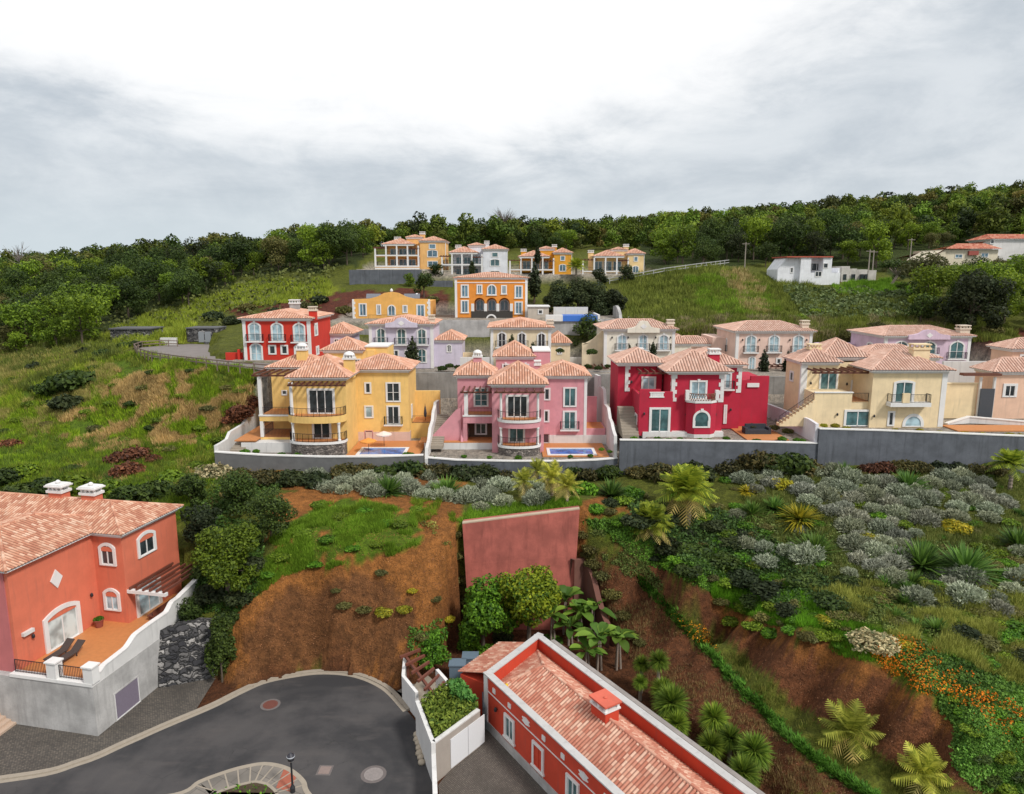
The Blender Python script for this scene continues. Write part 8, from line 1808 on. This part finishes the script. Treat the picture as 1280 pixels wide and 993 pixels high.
stuff_tris("grass", [tufts(LEFT, 24000, .42, g1, g2, .30, dry=-1), tufts(LEFT, 9000, .45, o1, o2, .3, seed=4, dry=-1), tufts([(0,480),(60,450),(170,400),(330,350),(430,355),(430,372),(300,385),(255,400),(230,430),(160,436),(0,520)], 15000, .5, (.09,.13,.012), (.22,.25,.03), .25, seed=7),
   tufts([(318,742),(345,660),(440,622),(520,645),(530,680),(450,702),(350,718)], 9000, .38, g1, (.14,.22,.02), .46, seed=9), tufts([(400,610),(570,615),(575,650),(520,660),(420,640)], 2500, .35, g1, (.16,.2,.02), .62, seed=10), tufts([(570,652),(600,632),(722,622),(726,634),(580,654)], 2200, .35, (.06,.13,.01), (.16,.27,.02), 0, seed=3),
   tufts([(775,345),(900,332),(960,345),(1060,370),(1240,380),(1280,430),(1060,430),(780,430)], 22000, .5, (.045,.065,.010), (.17,.19,.035), .0, seed=12), tufts([(845,355),(900,342),(960,365),(975,392),(900,395),(850,380)], 5000, .5, (.06,.11,.01), (.16,.24,.02), .3, seed=14), tufts([(1040,358),(1100,352),(1180,372),(1050,372)], 3000, .5, (.06,.13,.01), (.15,.26,.02), .1, seed=15),
   tufts([(0,400),(120,425),(160,440),(0,500)], 5000, .6, (.05,.07,.012), (.13,.15,.03), .0, seed=18), tufts([(0,540),(230,560),(240,650),(180,650),(0,620)], 7000, .5, (.03,.06,.008), (.11,.16,.02), .2, seed=19),
   tufts([(1000,730),(1280,740),(1280,860),(1120,800)], 9000, .6, (.08,.10,.015), (.26,.26,.06), .35, seed=21), tufts([(880,690),(1000,735),(1060,790),(960,780),(890,745)], 9000, .42, (.05,.12,.008), (.12,.27,.015), .05, seed=22), tufts([(1040,770),(1110,790),(1090,830),(1040,815)], 1200, .4, (.05,.12,.008), (.12,.25,.015), .2, seed=23),
   tufts([(900,600),(1280,590),(1280,740),(1000,720)], 9000, .4, o1, (.16,.17,.05), .25, seed=24), tufts([(790,712),(840,752),(905,803),(1000,885),(1130,962),(1200,993),(1120,993),(1020,935),(895,815),(808,730)], 5000, .35, (.06,.09,.012), (.18,.17,.04), .35, seed=25), tufts([(740,700),(790,690),(850,780),(990,940),(1060,993),(960,993),(850,890),(770,810)], 4000, .3, (.10,.07,.03), (.24,.17,.07), .4, seed=26)])
stuff_tris("dry_grass", [tufts(DRYP, 13000, .42, d1, d2, .0, seed=31, dry=1), tufts([(60,590),(200,560),(322,592),(300,642),(200,640),(60,640)], 3500, .4, d1, d2, .8, seed=32), tufts([(0,440),(90,430),(170,470),(60,540),(0,560)], 7000, .5, (.13,.12,.03), (.28,.24,.08), .5, seed=33), tufts([(930,340),(985,395),(930,390),(900,345)], 1500, .6, d1, (.34,.28,.13), .2, seed=34), tufts([(790,400),(1180,395),(1180,430),(790,430)], 5000, .5, (.12,.10,.05), (.26,.22,.12), .45, seed=35)])
stuff_quads("ground_cover", [litter([(730,650),(790,650),(880,700),(1000,745),(1010,770),(900,750),(800,700)], 14000, .24, (.02,.05,.008), (.09,.18,.02), .1, .3, 41), litter([(780,625),(900,640),(1000,700),(1060,745),(980,760),(880,720),(800,680)], 15000, .26, (.012,.028,.008), (.05,.09,.02), .0, .5, 42),
   litter([(1090,800),(1280,830),(1280,993),(1210,940),(1170,880)], 24000, .24, (.02,.05,.008), (.09,.17,.025), .0, .4, 43), litter([(1000,745),(1280,750),(1280,850),(1120,800)], 12000, .24, (.03,.05,.01), (.12,.15,.035), .3, .35, 44), litter([(1200,900),(1280,920),(1280,993),(1215,993),(1190,950)], 7000, .24, (.02,.055,.008), (.10,.20,.03), .0, .4, 45),
   litter([(250,640),(330,660),(330,740),(290,770),(240,770)], 7000, .26, (.012,.028,.006), (.05,.10,.015), .1, .4, 46), litter([(735,660),(800,690),(830,740),(780,730)], 4000, .2, (.03,.05,.01), (.10,.12,.03), .35, .3, 47), litter([(300,590),(360,600),(330,640),(240,650),(220,600)], 5000, .26, (.012,.03,.006), (.06,.10,.018), .1, .4, 48),
   litter([(505,790),(580,770),(600,830),(560,835),(520,835)], 2500, .25, (.02,.05,.008), (.08,.15,.02), .3, .3, 49), litter([(20,300),(430,335),(430,380),(170,430),(0,460)], 6000, .3, (.03,.04,.01), (.10,.11,.03), .4, .5, 50), litter([(980,360),(1140,370),(1180,400),(1000,400)], 6000, .3, (.03,.05,.012), (.10,.125,.05), .1, .4, 51), litter([(900,640),(1060,660),(1280,690),(1280,760),(1000,720)], 9000, .22, (.03,.05,.012), (.12,.15,.04), .25, .3, 52), litter([(480,640),(580,650),(560,690),(540,660)], 1200, .2, (.05,.06,.01), (.2,.18,.04), .4, .2, 53)])
stuff_quads("orange_flowers", [litter([(1078,808),(1140,796),(1200,835),(1280,895),(1280,935),(1200,885),(1120,858)], 3800, .18, (.42,.085,.006), (.48,.19,.01), .30, .6, 61), litter([(840,770),(880,785),(895,815),(865,800)], 350, .15, (.5,.14,.01), (.65,.3,.02), .2, .4, 62), litter([(1120,830),(1280,880),(1280,960),(1200,900)], 350, .15, (.6,.16,.01), (.7,.32,.02), .55, .5, 63)])
stuff_quads("rubble", [litter([(290,860),(300,780),(350,730),(480,720),(560,690),(575,820),(500,850),(400,838)], 6000, .10, (.06,.025,.012), (.22,.10,.045), .0, .06, 71, asp=.8), litter([(300,740),(420,640),(575,640),(575,700),(450,715)], 3000, .09, (.10,.045,.016), (.26,.125,.05), .0, .05, 72, asp=.8), litter([(730,690),(790,690),(850,780),(920,860),(1070,993),(940,993),(850,900),(760,810)], 7000, .10, (.05,.025,.014), (.17,.09,.05), .0, .06, 73, asp=.8), litter([(790,700),(900,790),(1000,810),(1200,910),(1230,993),(1130,960),(1000,885),(900,800)], 6000, .10, (.05,.025,.014), (.19,.09,.045), .0, .06, 74, asp=.8)])
# strip of agapanthus along the bench
def agapanthus():
    px = np.array([797,812,826,845,862,880,905,930,960,990,1015,1045,1075,1100]); py = np.array([722,738,752,773,792,810,838,864,896,924,946,968,986,1004]); n = 1150; t = rng.random(n)*(len(px)-1); i = t.astype(int).clip(0, len(px)-2); f = t-i
    x, y, z = hit(px[i]*(1-f)+px[i+1]*f+rng.normal(0, 3.0, n), py[i]*(1-f)+py[i+1]*f+rng.normal(0, 3.0, n), 30); V = []; C = []; col = tint(n, (.024,.068,.007), (.075,.175,.018))
    for b in range(7):
        a = rng.uniform(0, 6.28, n); h = rng.uniform(.2, .42, n); l = rng.uniform(.15, .5, n); w = .055; p0 = np.stack([x-w*np.sin(a), y+w*np.cos(a), z], 1); p1 = np.stack([x+w*np.sin(a), y-w*np.cos(a), z], 1); p2 = np.stack([x+l*np.cos(a), y+l*np.sin(a), z+h], 1)
        V.append(np.stack([p0, p1, p2], 1).reshape(-1, 3)); C.append(np.repeat(col*rng.uniform(.8, 1.2, n)[:, None], 3, 0))
    stuff_tris("strap_leaf_border", [(np.concatenate(V), np.concatenate(C))])
agapanthus()
# planter and island greenery
def fill(name, poly, z, n, size, lo, hi, h):
    xs = [p[0] for p in poly]; ys = [p[1] for p in poly]; x = rng.uniform(min(xs), max(xs), n*3); y = rng.uniform(min(ys), max(ys), n*3); m = inpoly(x, y, poly); x, y = x[m][:n], y[m][:n]; n = len(x)
    P_ = np.stack([x, y, z+h*rng.random(n)], 1); nrm = unit(rvec(n)+np.array([0, 0, .7])); D = unit(np.cross(nrm, rvec(n))); Wd = np.cross(nrm, D); s = size*rng.uniform(.6, 1.3, n); V, F = leaves(P_, D, Wd, s, s*.55); tag(np_mesh(name, V, F, STUFF, np.repeat(tint(n, lo, hi), 4, 0)), kind='stuff')
pl = [PZ(*q_, 2.5)[:2] for q_ in ((544.5,928),(598,889),(566,855),(526,880))]; fill("planter_greenery", pl, 2.35, 3000, .3, (.03,.06,.008), (.16,.20,.03), .8)
pl2 = [PZ(*q_, 2.5)[:2] for q_ in ((566,880),(597,889),(575,862),(562,866))]; fill("planter_greenery", pl2, 2.6, 900, .45, (.03,.10,.02), (.10,.22,.05), .9)
fill("island_greenery", offset_line(isl_line, -2.1)+[(-30, 24)], .1, 5000, .25, (.03,.09,.008), (.12,.25,.02), .5)
